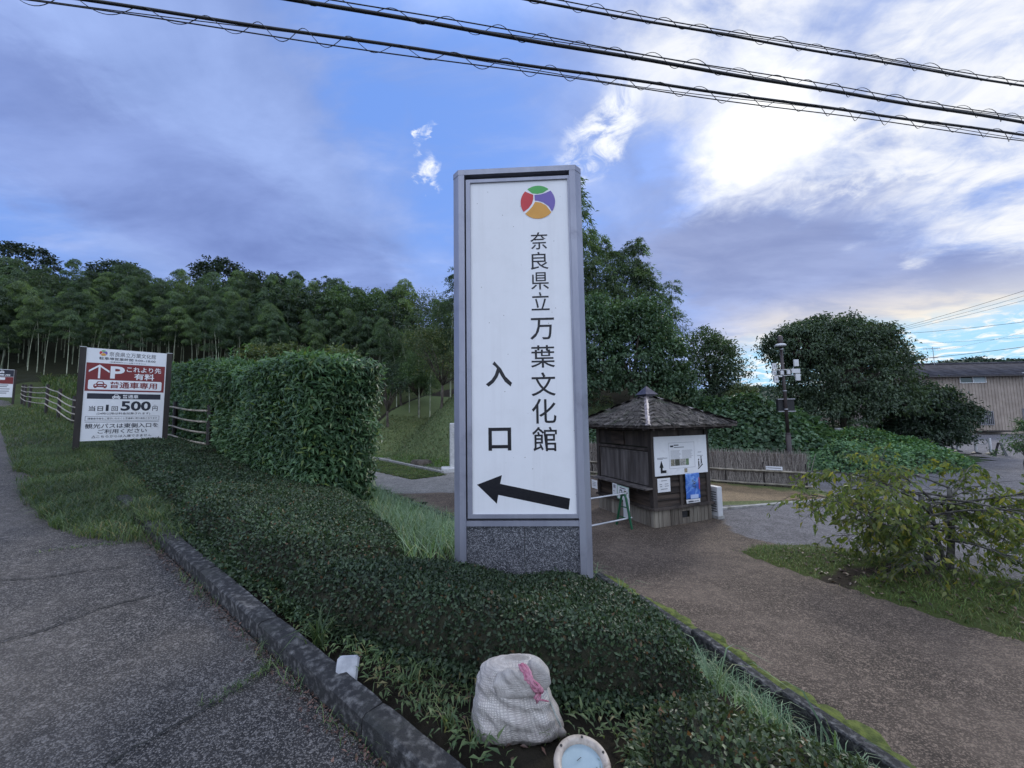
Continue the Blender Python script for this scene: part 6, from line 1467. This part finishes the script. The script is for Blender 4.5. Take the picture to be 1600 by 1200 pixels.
px_tree('slope_tree', 'thin dark tree with bare trunk at the top of the grass slope', 607, 560, 56, 30, 635, M['leaf_dark'], 2600, 0.14, 47, clump=0.30, group='trees on the slope', tr=0.10)
px_tree('slope_tree', 'dense dark shade tree between the slope trees and the pylon', 655, 548, 90, 33.5, 618, M['leaf_mid'], 3600, 0.18, 48, clump=0.4, group='trees on the slope', tr=0.10)
for i, (px, top, w, y, lab) in enumerate(((450, 533, 80, 14.5, 'yellow-green shrub showing over the middle of the tall hedge'), (535, 536, 70, 13.0, 'yellow-green shrub showing over the right end of the tall hedge'), (395, 540, 50, 16, 'yellow-green shrub showing over the left part of the tall hedge'))):
    px_tree('shrub', lab, px, top, w, y, 600, M['leaf_yel'], 2600, 0.14, 60 + i, clump=0.25, group='shrubs behind the tall hedge', tr=0.05, cat='shrub')

# knoll foot behind the kiosk: vine-covered mass and a round tree
b = ground_at(990, 640, 20.5); 
tree('vine_covered_tree', 'broad tree draped in creeper leaves directly behind the kiosk', b, [(-1.8, 0, 3.8, 1.6, 1.5, 3.4), (0.2, 0.2, 3.6, 1.8, 1.5, 3.3), (1.7, 0.5, 3.0, 1.4, 1.3, 2.7), (-3.0, 0.3, 2.6, 1.3, 1.2, 2.6), (2.7, 0.8, 1.8, 1.0, 1.0, 1.8), (0.9, 0.3, 5.6, 1.3, 1.2, 1.4)], 34000, 0.17, 0.12, M['leaf_kudzu'], 0.14, clump=0.32, seed=71, hang=0.6, shell=0.65)
px_tree('round_tree', 'round leafy tree with open top right of the kiosk roof', 1108, 508, 112, 25, 640, M['leaf_mid'], 9000, 0.17, 72, clump=0.36, group=None, tr=0.12)
px_tree('shrub', 'small yellow-green shrub at the foot of the round tree', 1160, 596, 56, 22.5, 640, M['leaf_yel'], 2600, 0.13, 73, clump=0.26, tr=0.05, cat='shrub')
px_tree('shrub', 'low dark shrub in the hollow left of the yellow-green shrub', 1128, 590, 60, 23.5, 640, M['leaf_dark'], 2400, 0.15, 74, clump=0.3, tr=0.05, cat='shrub')

# kudzu mound on the bank behind the brushwood fence
def kudzu(label, cx, cy, rx, ry, h, n, seed, L=0.16, lm='leaf_kudzu', name='creeper_mound', cat='creeper'):
    b = Vector((cx, cy, zg(cx, cy))); root = empty(name, b, 0, label, cat)
    rg = np.random.default_rng(seed); u = np.linspace(0, 2 * math.pi, 40)[:-1]; vv = np.linspace(0, 1, 14); V = []
    for f in vv:
        for a in u: V.append((rx * math.cos(a) * math.cos(f * math.pi / 2), ry * math.sin(a) * math.cos(f * math.pi / 2), h * math.sin(f * math.pi / 2)))
    V = np.array(V); k = 39; F = np.array([(i * k + j, i * k + (j + 1) % k, (i + 1) * k + (j + 1) % k, (i + 1) * k + j) for i in range(13) for j in range(k)])
    nrm = unit(V / np.array([rx, ry, h]) ** 1 + np.array([0, 0, 0.1])); V = V + nrm * ((vnoise(V * 0.9 + seed, 3) - 0.45) * 1.3)[:, None]; V[:, 2] = np.maximum(V[:, 2], 0) + z_ground(V[:, 0] + b.x, V[:, 1] + b.y) - b.z - 0.1
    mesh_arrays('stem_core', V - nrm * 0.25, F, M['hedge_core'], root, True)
    P, nr = scatter(V, F, 0, n); nr = unit(unit(P + np.array([0, 0, 0.5])) + 0.2); P = P + rg.normal(0, 0.07, P.shape); nr = unit(P / np.array([rx, ry, h]))
    D = unit(nr * 0.4 + rg.normal(size=P.shape) * 0.6 + np.array([0, 0, -0.35])); N = unit(nr * 0.8 + np.array([0, 0, 0.8]) + rg.normal(size=P.shape) * 0.4)
    A = leaf_arrays(P, D, N, L * rg.uniform(0.6, 1.3, n), L * 0.95 * rg.uniform(0.7, 1.1, n), 0.10, 0.2)
    f = mesh_arrays('leaves', A[0], A[1], M[lm], root); f['kind'] = 'stuff'
kudzu('broad-leaved kudzu creeper heaped over the bank behind the equipment pole', 12.2, 19.6, 3.4, 2.4, 2.5, 9000, 1, 0.22)
kudzu('fine-leaved creeper covering the bank right of the brushwood fence end', 15.6, 17.8, 4.6, 2.8, 0.95, 15000, 2, 0.12, 'leaf_tall')
kudzu('low creeper and weeds on the bank just behind the brushwood fence', 8.0, 18.6, 3.6, 1.8, 1.0, 8000, 3, 0.15)
kudzu('creeper-covered slope left behind the kiosk roof', 3.6, 19.2, 3.2, 1.6, 1.1, 7000, 4, 0.16)

# big dark trees right of the pole
b = ground_at(1320, 650, 22.0)
tree('spreading_tree', 'large dark vine-hung tree behind the equipment pole', b, [(0.2, 0, 2.8, 3.3, 2.4, 2.7), (-2.3, 0, 4.4, 1.7, 1.8, 1.5), (-0.6, 0.2, 5.0, 1.9, 1.8, 1.35), (1.7, 0.2, 4.6, 1.9, 1.8, 1.4), (-3.4, 0.2, 4.5, 0.9, 1.0, 0.7), (3.1, 0.3, 3.2, 1.5, 1.7, 1.6), (-2.0, -0.2, 2.3, 1.6, 1.7, 1.9), (0.4, 0, 5.75, 0.9, 0.9, 0.5), (-1.9, 0, 5.65, 0.8, 0.8, 0.45), (2.3, 0, 5.5, 0.8, 0.8, 0.45), (1.2, -0.8, 1.2, 2.8, 1.8, 1.3), (-1.4, -0.8, 0.8, 2.3, 1.5, 1.3), (3.6, -0.5, 1.3, 1.8, 1.5, 1.3)] + [(-3.9 + 0.62 * i_, 0.3 * math.sin(i_ * 5.1), 4.6 + 1.25 * math.sin(0.35 + i_ * 0.235) * (1 if i_ < 11 else 0.75) + 0.28 * math.sin(i_ * 2.9), 0.5 + 0.16 * math.sin(i_ * 4.3), 0.55, 0.42 + 0.14 * math.sin(i_ * 3.7)) for i_ in range(12)], 50000, 0.18, 0.085, M['leaf_olive'], 0.22, clump=0.32, seed=81, hang=1.0, shell=0.55)
b = ground_at(1445, 670, 22.0)
tree('spreading_tree', 'wide low dark tree between the vine-hung tree and the house', b, [(-0.6, 0, 1.5, 2.0, 1.9, 1.6), (1.0, 0, 1.6, 1.5, 1.5, 1.0), (0.0, -0.4, 2.5, 1.3, 1.3, 0.8), (1.9, 0, 1.7, 0.8, 1.0, 0.45), (2.5, 0, 1.95, 0.45, 0.6, 0.22), (-1.2, -0.4, 0.6, 1.8, 1.5, 0.9), (0.4, -0.5, 0.7, 1.2, 1.2, 0.8)], 24000, 0.17, 0.085, M['leaf_dark'], 0.18, clump=0.30, seed=82, hang=0.7, shell=0.55)

# cherry tree on the grass island: low trunks, long drooping branches, hanging leaves
def cherry():
    base = Vector((6.02, 5.72, float(z_yard(6, 5.7)) + 0.05)); rg = random.Random(23)
    root = empty('cherry_tree', base, 0, 'low spreading cherry tree with drooping yellow-green leaves on the grass island', 'tree')
    P, D = [], []
    def shoot(m, p, d, ln, r, droop, n=7, leafy=0.0, seg=None):
        pts = [p.copy()]; rad = [r]; q = p.copy(); dd = d.normalized()
        for i in range(n):
            dd = (dd + Vector((rg.uniform(-.16, .16), rg.uniform(-.16, .16), rg.uniform(-.10, .10) - droop))).normalized(); q = q + dd * ln / n; pts.append(q.copy()); rad.append(max(0.0022, r * (1 - 0.8 * (i + 1) / n)))
            if leafy and rg.random() < leafy:
                for _ in range(rg.choice((1, 2, 2, 3))): P.append(q + Vector((rg.gauss(0, .02), rg.gauss(0, .02), rg.gauss(0, .015)))); D.append(Vector((dd.x * 0.5 + rg.gauss(0, .5), dd.y * 0.5 + rg.gauss(0, .5), -0.8 + rg.gauss(0, .3))))
        m.tube(pts, rad, 6 if r > 0.012 else 4, cap=False); return pts, rad, dd
    def bough(m, p, d, ln, r, dens=1.0):
        pts, rad, dd = shoot(m, p, d, ln, r, 0.035, 10)
        for i in range(3, 11):
            for k in range(2):
                if rg.random() > 0.85: continue
                a = rg.uniform(0, 6.28); h = (pts[i] - pts[i - 1]).normalized(); nd = h * 0.8 + Vector((math.cos(a), math.sin(a), rg.uniform(-0.25, 0.35))) * 0.75
                tp, tr, td = shoot(m, pts[i], nd, rg.uniform(0.30, 0.75), max(0.0045, rad[i] * 0.5), 0.11, 6, 0.50 * dens)
                for j in (2, 3, 5):
                    if rg.random() < 0.7: b = rg.uniform(0, 6.28); shoot(m, tp[j], td * 0.6 + Vector((math.cos(b), math.sin(b), 0.0)) * 0.8, rg.uniform(0.14, 0.38), 0.0032, 0.14, 5, 0.62 * dens)
    trunks = (((-0.02, 0, -0.1), (-0.06, 0.05, 1), 1.25, 0.050), ((0.30, 0.10, -0.1), (0.22, 0.1, 1), 1.30, 0.044), ((0.20, 0.06, -0.1), (0.04, 0.15, 1), 1.15, 0.026))
    for off, d, ln, r in trunks:
        m = MB(); pts, rad, dd = shoot(m, Vector(off), Vector(d), ln, r, -0.02, 10); rad = [max(q, r * 0.5) for q in rad]; m = MB(); m.tube(pts, [r * (1.25 if i == 0 else 1.1 - 0.05 * i) for i in range(11)], 8); m.build('trunk', M['barkgrey'], root, True)
        m = MB(); n = 6
        for i in range(n):
            j = (5, 6, 7, 8, 9, 10)[i]; a = rg.uniform(0, 6.28); bough(m, pts[j], Vector((math.cos(a), math.sin(a), rg.uniform(0.05, 0.55))), rg.uniform(0.7, 1.35), 0.018)
        m.build('branches', M['barkgrey'], root, True)
    for p, d, ln in (((-0.05, 0, 0.45), (-1, -0.15, 0.40), 1.55), ((-0.05, 0, 0.62), (-1, 0.35, 0.50), 1.5), ((0, 0, 0.85), (-0.8, -0.5, 0.45), 1.5), ((0.3, 0.1, 0.42), (1, -0.1, 0.22), 1.7), ((0.3, 0.1, 0.7), (1, -0.35, 0.40), 1.7), ((0.3, 0.1, 0.95), (0.8, 0.5, 0.45), 1.5), ((0, 0, 0.5), (0.0, -1, 0.30), 1.0), ((0.1, 0, 1.0), (-0.3, 0.3, 0.9), 0.8)):
        m = MB(); bough(m, Vector(p), Vector(d), ln, 0.020); m.build('limb', M['barkgrey'], root, True)
    P, D = np.array(P), np.array(D); n = len(P); r2 = np.random.default_rng(3)
    D = D + r2.normal(0, 0.2, (n, 3)); N = unit(np.stack([r2.normal(size=n), r2.normal(size=n), np.full(n, 0.6)], 1))
    V, F = long_leaf_arrays(P, D, N, r2.uniform(0.075, 0.13, n), r2.uniform(0.030, 0.046, n), 0.15)
    f = mesh_arrays('foliage', V, F, M['leaf_cherry'], root); f['kind'] = 'stuff'
    print('cherry leaves', n)
cherry()

# ------------------------------------------------------------------ distant hill
def far_hill():
    rgx = np.linspace(-60, 330, 170); rgy = np.linspace(150, 290, 50); X, Y, F = grid_mesh(rgx, rgy)
    crest = 21 + 7 * np.sin(X * 0.021 + 1.0) + 4 * np.sin(X * 0.05) + 5 * smooth01((X - 190) / 90)
    Z = -2 + crest * np.sin(np.clip((Y - 150) / 100, 0, 1.25) * math.pi / 2 * 0.96) * smooth01((X + 60) / 60)
    Z += (vnoise2(X, Y, 0.16, 3) - 0.5) * 5.0
    o = mesh_arrays('hill', np.stack([X, Y, Z], 1), F, mat('far_wood', (0.02, 0.035, 0.02), (0.045, 0.065, 0.035), 0.15, 0.9), smooth=True); tag(o, kind='structure')
    P, nr = scatter(np.stack([X, Y, Z], 1), F, 0, 60000); n = len(P); D = unit(rand_dirs(n) + np.array([0, 0, 0.2])); V, Fl = leaf_arrays(P + rand_dirs(n) * 0.9, D, unit(np.array([[0, -0.4, 1.0]]) + 0.5 * rand_dirs(n)), RNG.uniform(0.9, 2.0, n), RNG.uniform(0.7, 1.4, n), 0.1, 0.1)
    o = mesh_arrays('far_wood', V, Fl, mat('far_leaf', (0.022, 0.038, 0.026), (0.05, 0.075, 0.048), 0.3, 1.0, spec=0.0)); tag(o, 'dark wooded hill far beyond the kiosk and the house', 'wood', kind='stuff')
far_hill()

# ------------------------------------------------------------------ grass and weeds
def grass_obj(name, label, X, Y, H, W, bend, mt, zoff=0.0, cat='grass'):
    n = len(X); Z = z_ground(X, Y) + zoff if not callable(zoff) else zoff(X, Y)
    a = RNG.uniform(0, 2 * math.pi, n); D = np.stack([np.cos(a), np.sin(a), np.zeros(n)], 1)
    V, F = blade_arrays(np.stack([X, Y, Z], 1), D, H, W, bend); o = mesh_arrays(name, V, F, mt); tag(o, label, cat, kind='stuff'); return o
def in_st(n, s0, s1, t0, t1, clump=1.6, thr=0.45, pw=1.0):
    s = s0 + (s1 - s0) * RNG.random(n * 4) ** pw; t = t0 + (t1 - t0) * RNG.random(n * 4); X, Y = xy(s, t); k = vnoise2(X, Y, clump, 3) + RNG.normal(0, 0.06, len(X)) > thr; return X[k][:n], Y[k][:n]
def road_z(X, Y): s, t = st(X, Y); return np.where(t < 0.0, z_road(s), np.where(t < 0.17, z_road(s) + 0.09 * (s < 5.2), z_ground(X, Y))) - 0.01
# pale grass bank between the low hedge and the path
X, Y = in_st(17000, 0.9, 13, 1.5, 6.2, 1.2, 0.30); k = (poly_sdf(X, Y, HB) < -0.02) & (poly_sdf(X, Y, HA) < -0.02) & (st(X, Y)[1] < T_edge(st(X, Y)[0]) - 0.03) & ~((np.abs(X - 0.08) < 0.75) & (Y > 3.85) & (Y < 4.4)); X, Y = X[k], Y[k]
grass_obj('bank_grass', 'pale arching grass on the bank between low hedge and gravel path', X, Y, RNG.uniform(0.18, 0.46, len(X)), RNG.uniform(0.006, 0.013, len(X)), RNG.uniform(0.5, 1.5, len(X)), M['grass_pale'])
# weeds along the road verge, spilling over the kerb end
X, Y = in_st(60000, 4.4, 34, -0.8, 2.6, 1.5, 0.36, 1.5); s, t = st(X, Y); k = (t > -0.75 * smooth01((s - 4.4) / 2.5)) & ((poly_sdf(X, Y, HB) < 0.05)); X, Y = X[k], Y[k]
grass_obj('verge_weeds', 'mixed green weeds along the road verge below the parking sign', X, Y, RNG.uniform(0.04, 0.17, len(X)) * RNG.uniform(0.6, 1.3, len(X)) * (1 + np.clip((st(X, Y)[0] - 14) / 20, 0, 1)), RNG.uniform(0.004, 0.008, len(X)) * (1 + np.clip((st(X, Y)[0] - 8) / 10, 0, 2.0)), RNG.uniform(0.3, 1.5, len(X)), M['grass_dark'], road_z)
X, Y = in_st(52000, 3.5, 13, -0.72, 0.95, 1.6, 0.30); s, t = st(X, Y); k = (t + (vnoise2(X, Y, 1.1, 3) - 0.5) * 0.5 > -0.62 * smooth01((s - 3.3) / 2.2)) & (poly_sdf(X, Y, HB) < 0.10) & (RNG.random(len(X)) < smooth01((s - 3.2) / 1.4)); X, Y = X[k], Y[k]
grass_obj('verge_weeds', 'lush green weeds swallowing the far end of the kerb', X, Y, RNG.uniform(0.05, 0.20, len(X)), RNG.uniform(0.004, 0.010, len(X)), RNG.uniform(0.4, 1.6, len(X)), M['grass_dark'], road_z)
X, Y = in_st(60000, 12.5, 50, 0.9, 9, 0.6, 0.30); s_, t_ = st(X, Y); k = (t_ < np.where(s_ < 26, T_edge(s_) - 0.3, 99)) & (t_ > np.interp(s_, [10, 16, 20.6, 31], [2.3, 1.7, 1.1, 0.5])); X, Y = X[k], Y[k]; 
grass_obj('verge_grass', 'tall rough grass on the slope behind the bamboo rail fence', X, Y, RNG.uniform(0.25, 0.75, len(X)), RNG.uniform(0.012, 0.03, len(X)), RNG.uniform(0.3, 1.3, len(X)), M['grass_dark'], -0.02)
X = RNG.uniform(-60, -12, 90000); Y = RNG.uniform(17, 46, 90000); r = (Y - 24) + 0.25 * (-X - 10); k = (r > -3) & (r < 23) & (st(X, Y)[1] > 2.0); X, Y = X[k], Y[k]
grass_obj('hill_grass', 'rough pale grass below the bamboo grove', X, Y, RNG.uniform(0.25, 0.8, len(X)), RNG.uniform(0.03, 0.07, len(X)), RNG.uniform(0.3, 1.3, len(X)), M['grass_dark'], -0.02)
# planter weeds near the kerb, sack and edging
X, Y = in_st(1100, -2.0, 4.6, 0.24, 0.62, 3.0, 0.54); k = (poly_sdf(X, Y, HA) < -0.02) & (poly_sdf(X, Y, HB) < 0) & (poly_sdf(X, Y, HC) < 0) & (np.hypot((X - 0.0) / 1.2, Y - 2.07) > 0.19); X, Y = X[k], Y[k]
grass_obj('planter_weeds', 'thin scattered weeds on the bare soil behind the kerb', X, Y, RNG.uniform(0.03, 0.12, len(X)), RNG.uniform(0.003, 0.007, len(X)), RNG.uniform(0.4, 1.5, len(X)), M['grass_dark'])
s = RNG.uniform(-3.0, 1.6, 6500); t = T_edge(s) - 0.08 - np.abs(RNG.normal(0, 0.26, 6500)); X, Y = xy(s, t); k = (vnoise2(X, Y, 2.2, 2) > 0.36) & (poly_sdf(X, Y, HA) < 0.03) & (poly_sdf(X, Y, HC) < 0.05); X, Y = X[k], Y[k]
grass_obj('edging_weeds', 'fine pale grass growing along the mossy path edging', X, Y, RNG.uniform(0.05, 0.22, len(X)), RNG.uniform(0.004, 0.009, len(X)), RNG.uniform(0.4, 1.5, len(X)), M['grass_pale'])
X, Y = in_st(11000, -2.4, 4.8, 0.17, 1.35, 2.6, 0.40); k = (poly_sdf(X, Y, HA) < 0.02) & (poly_sdf(X, Y, HB) < 0.02) & (poly_sdf(X, Y, HC) < 0.02) & (np.hypot((X - 0.0) / 1.2, Y - 2.05) > 0.21) & (np.hypot(X - 0.31, Y - 1.80) > 0.21); X, Y = X[k], Y[k]; n = len(X); P = np.stack([X, Y, z_ground(X, Y) + RNG.uniform(0.0, 0.07, n)], 1)
V, F = long_leaf_arrays(P, unit(rand_dirs(n) * np.array([1, 1, 0.5]) + np.array([0, 0, 0.35])), unit(np.array([[0, 0, 1.0]]) + 0.4 * rand_dirs(n)), RNG.uniform(0.025, 0.075, n), RNG.uniform(0.008, 0.018, n), 0.3)
o = mesh_arrays('ground_weeds', V, F, M['grass_dark']); tag(o, 'small leafy weeds covering the soil round the sack and lamp', 'weeds', kind='stuff')
# grass on the slope and lawn strip left of the pylon
X = RNG.uniform(-12, 6, 60000); Y = RNG.uniform(15.5, 34, 60000); d = np.hypot((X - 6) / 15.0, (Y - 32) / 15.5); k = (d < 1.10) & (d > 0.55) & (Y < 33); X, Y = X[k], Y[k]
grass_obj('slope_grass', 'short mown grass on the knoll slope behind the pylon', X, Y, RNG.uniform(0.05, 0.14, len(X)), RNG.uniform(0.02, 0.04, len(X)), RNG.uniform(0.5, 1.6, len(X)), M['grass_slope'], -0.01)
n = 16000; f = RNG.uniform(-0.05, 1.25, n); w = RNG.uniform(0.05, 1.0, n); X = -3.0 - 5.8 * f - 1.35 * w * (1 + f * 0.4); Y = 17.0 + 7.1 * f - 1.1 * w * (1 + f * 0.4)
grass_obj('lawn_strip', 'bright green grass strip between gravel path and slope edging', X, Y, RNG.uniform(0.04, 0.09, n), RNG.uniform(0.02, 0.035, n), RNG.uniform(0.5, 1.6, n), M['grass_short'], lambda X, Y: z_yard(X, Y) - 0.01)
# grass island
ISL = [(3.9, 6.95), (4.25, 5.6), (4.75, 4.35), (5.3, 3.3), (6.4, 1.9), (8.6, 0.9), (9.8, 2.4), (7.8, 4.7), (6.7, 6.1), (5.5, 7.3), (4.5, 7.35)]
def isl_h(X, Y): sd = poly_sdf(X, Y, ISL); return z_yard(X, Y) + 0.005 + 0.10 * smooth01((sd + 0.02) / 0.9) - 0.04 * (sd < 0)
def island():
    xs = np.arange(3.7, 10, 0.1); ys = np.arange(0.7, 7.6, 0.1); X, Y, F = grid_mesh(xs, ys); sd = poly_sdf(X, Y, ISL) + (vnoise2(X, Y, 1.5, 3) - 0.5) * 0.2
    keep = (sd > -0.12)[F].all(1); F = F[keep]; u, inv = np.unique(F, return_inverse=True); F = inv.reshape(F.shape); X, Y = X[u], Y[u]
    c = np.zeros((len(X), 4)); c[:, :3] = (0.06, 0.075, 0.024); c[:, 3] = 1; mud = vnoise2(X, Y, 0.9, 3) + 0.22 * np.exp(-((X - 5.4) ** 2 / 0.9 + (Y - 5.9) ** 2 / 0.15)) > 0.64; c[mud, :3] = (0.035, 0.028, 0.02)
    o = mesh_arrays('grass_island', np.stack([X, Y, isl_h(X, Y)], 1), F, M['ground'], smooth=True, attr=c); tag(o, kind='structure')
    n = 46000; X = RNG.uniform(3.8, 9.8, n); Y = RNG.uniform(0.9, 7.5, n); sd = poly_sdf(X, Y, ISL); k = (sd + RNG.normal(0, 0.08, n) > 0.03) & ~((vnoise2(X, Y, 0.9, 3) + 0.22 * np.exp(-((X - 5.4) ** 2 / 0.9 + (Y - 5.9) ** 2 / 0.15)) > 0.63) & (RNG.random(n) < 0.9)); X, Y = X[k], Y[k]
    grass_obj('island_grass', 'short green grass on the island round the cherry tree', X, Y, RNG.uniform(0.02, 0.07, len(X)), RNG.uniform(0.005, 0.010, len(X)), RNG.uniform(0.4, 1.6, len(X)), M['grass_short'], isl_h)
    # fallen leaves
    n = 900; X = RNG.uniform(4.3, 8.5, n); Y = RNG.uniform(2.6, 7.0, n); k = poly_sdf(X, Y, ISL) > 0.1; X, Y = X[k], Y[k]; P = np.stack([X, Y, isl_h(X, Y) + 0.02], 1); n = len(P)
    V, F = leaf_arrays(P, unit(rand_dirs(n) * np.array([1, 1, 0.2])), unit(np.array([[0, 0, 1.0]]) + 0.3 * rand_dirs(n)), RNG.uniform(0.05, 0.09, n), RNG.uniform(0.025, 0.045, n), 0.2, 0.1)
    o = mesh_arrays('fallen_leaves', V, F, leaf_mat('dead_leaf', (0.025, 0.018, 0.012), (0.10, 0.065, 0.035), None, trans=0.05)); tag(o, 'brown fallen leaves scattered under the cherry tree', 'leaves', kind='stuff')
island()
# litter of dead leaves on planter soil and road cracks with grass
X, Y = in_st(1500, -2, 5, 0.2, 1.6, 2.0, 0.35); k = np.hypot(X - 0.31, Y - 1.80) > 0.16; X, Y = X[k], Y[k]; P = np.stack([X, Y, z_ground(X, Y) + 0.012], 1); n = len(P)
V, F = leaf_arrays(P, unit(rand_dirs(n) * np.array([1, 1, 0.25])), unit(np.array([[0, 0, 1.0]]) + 0.35 * rand_dirs(n)), RNG.uniform(0.02, 0.05, n), RNG.uniform(0.012, 0.025, n), 0.2, 0.1)
o = mesh_arrays('leaf_litter', V, F, leaf_mat('litter_leaf', (0.03, 0.022, 0.014), (0.14, 0.09, 0.05), None, trans=0.05)); tag(o, 'dry leaf litter on the soil of the planter', 'leaves', kind='stuff')

# single weed tufts one can point at
def tuft(label, x, y, h, n, wd, mt='grass_pale', seed=0, zoff=0.0):
    rg = np.random.default_rng(seed); z = zg(x, y) + zoff; a = rg.uniform(0, 6.283, n); V, F = blade_arrays(np.stack([rg.normal(0, 0.018, n), rg.normal(0, 0.018, n), np.full(n, -0.02)], 1), np.stack([np.cos(a), np.sin(a), 0 * a], 1), h * rg.uniform(0.5, 1.1, n), wd * rg.uniform(0.7, 1.2, n), rg.uniform(0.25, 1.2, n))
    o = mesh_arrays('weed_tuft', V, F, M[mt]); o.location = (x, y, z); tag(o, label, 'weed', 'weed tufts in the planter')
for i, (px, py, z, h, n, w, mt, lab) in enumerate(((497, 1018, 0.18, 0.24, 42, 0.010, 'grass_dark', 'bushy grass tuft behind the kerb left of the pale block'), (640, 1105, 0.06, 0.15, 26, 0.010, 'grass_dark', 'spreading weed tuft between the kerb and the low hedge'), (700, 1165, 0.06, 0.12, 22, 0.009, 'grass_dark', 'weed tuft by the kerb just left of the sack'), (905, 1090, -0.02, 0.20, 30, 0.010, 'grass_dark', 'dark weed tuft right of the sack against the low hedge'), (975, 1095, -0.08, 0.17, 22, 0.008, 'grass_dark', 'weed tuft between the low hedge and the corner bush'), (440, 965, 0.22, 0.14, 20, 0.008, 'grass_dark', 'small weed tuft on the kerb left of the bushy tuft'),
        (1115, 1075, -0.42, 0.52, 10, 0.016, 'grass_pale', 'tall arching grass shoot beside the path edging'), (1320, 1195, -0.50, 0.46, 9, 0.016, 'grass_pale', 'tall grass shoot at the edging in the bottom right'), (965, 905, -0.40, 0.50, 16, 0.012, 'grass_pale', 'tall grass tuft at the right foot of the pylon'), (648, 850, -0.15, 0.42, 12, 0.013, 'grass_pale', 'tall grass shoots at the end of the bank hedge'))):
    p = at_z(px, py, z); tuft(lab, p.x, p.y, h, n, w, mt, 200 + i)
# grass in the road cracks
def crack(pts, n, seed):
    X, Y = [], []; rg = np.random.default_rng(seed)
    for (a, b) in zip(pts[:-1], pts[1:]):
        p, q = at_z(*a, 0.15), at_z(*b, 0.15); f = rg.random(n); X.append(p.x + (q.x - p.x) * f + rg.normal(0, 0.018, n)); Y.append(p.y + (q.y - p.y) * f + rg.normal(0, 0.018, n))
    return np.concatenate(X), np.concatenate(Y)
X1, Y1 = crack([(200, 885), (150, 890), (60, 905)], 50, 1); X2, Y2 = crack([(425, 1045), (390, 1070), (320, 1110)], 70, 2); X = np.concatenate([X1, X2]); Y = np.concatenate([Y1, Y2]); s, t = st(X, Y)
grass_obj('crack_grass', 'thin grass growing in the road surface cracks', X, Y, RNG.uniform(0.01, 0.04, len(X)), RNG.uniform(0.003, 0.006, len(X)), RNG.uniform(0.8, 1.6, len(X)), M['grass_dark'], lambda X, Y: z_road(st(X, Y)[0]))
# cracks across the road and grit gathered at the kerb foot
def road_cracks():
    road = bpy.data.objects['road']; rg = random.Random(9); dark = mat('crack_dirt', (0.012, 0.012, 0.010), (0.03, 0.03, 0.024), 30, 0.95)
    for pts in ([(-40, 908), (60, 904), (150, 890), (215, 884)], [(432, 1040), (395, 1068), (320, 1108), (250, 1150), (150, 1205)], [(-20, 1010), (70, 985), (160, 950), (275, 922)], [(0, 770), (60, 762), (120, 768)]):
        P = [];
        for a, b in zip(pts[:-1], pts[1:]):
            p, q = at_z(*a, 0.2), at_z(*b, 0.2)
            for _ in range(3): p = EYE + (p - EYE) * ((1.6 - float(z_road(st(p.x, p.y)[0]))) / (1.6 - p.z)); q = EYE + (q - EYE) * ((1.6 - float(z_road(st(q.x, q.y)[0]))) / (1.6 - q.z))
            n = max(8, int((q - p).length / 0.035))
            for i in range(n): r = p.lerp(q, i / n); P.append((r.x + rg.gauss(0, 0.006), r.y + rg.gauss(0, 0.006)))
        m = MB(); vs = []
        for i, (x, y) in enumerate(P):
            a, b = P[max(0, i - 1)], P[min(len(P) - 1, i + 1)]; d = Vector((b[0] - a[0], b[1] - a[1], 0)); d = d.normalized() if d.length > 1e-6 else Vector((1, 0, 0)); w = 0.0035 + 0.005 * rg.random(); z = float(z_road(st(x, y)[0])) + 0.0095
            vs += [(x - d.y * w, y + d.x * w, z), (x + d.y * w, y - d.x * w, z)]
        m.add(vs, [(2 * i + 1, 2 * i + 3, 2 * i + 2, 2 * i) for i in range(len(P) - 1)]); m.build('crack', dark, road)
    n = 1500; s_ = RNG.uniform(-2.5, 5.0, n); t_ = -np.abs(RNG.normal(0, 0.05, n)) + 0.005; X, Y = xy(s_, t_); P = np.stack([X, Y, z_road(s_) + 0.008 + RNG.uniform(0, 0.008, n)], 1)
    V, F = leaf_arrays(P, unit(rand_dirs(n) * np.array([1, 1, 0.25])), unit(np.array([[0, 0, 1.0]]) + 0.35 * rand_dirs(n)), RNG.uniform(0.010, 0.034, n), RNG.uniform(0.006, 0.016, n), 0.2, 0.1)
    o = mesh_arrays('kerb_litter', V, F, bpy.data.materials['litter_leaf']); tag(o, 'grit and dry leaf bits gathered at the foot of the kerb', 'litter', kind='stuff')
    X, Y = in_st(900, -1.5, 4.4, -0.07, 0.17, 4.0, 0.56); s_, t_ = st(X, Y); k = (t_ < 0.02) | (t_ > 0.13); X, Y = X[k], Y[k]
    grass_obj('kerb_weeds', 'thin weeds sprouting along the kerb joints', X, Y, RNG.uniform(0.02, 0.09, len(X)), RNG.uniform(0.003, 0.006, len(X)), RNG.uniform(0.5, 1.6, len(X)), M['grass_dark'], lambda X, Y: z_road(st(X, Y)[0]))
road_cracks()
print('objects', len(bpy.data.objects), 'tris', sum(len(m.polygons) for m in bpy.data.meshes))
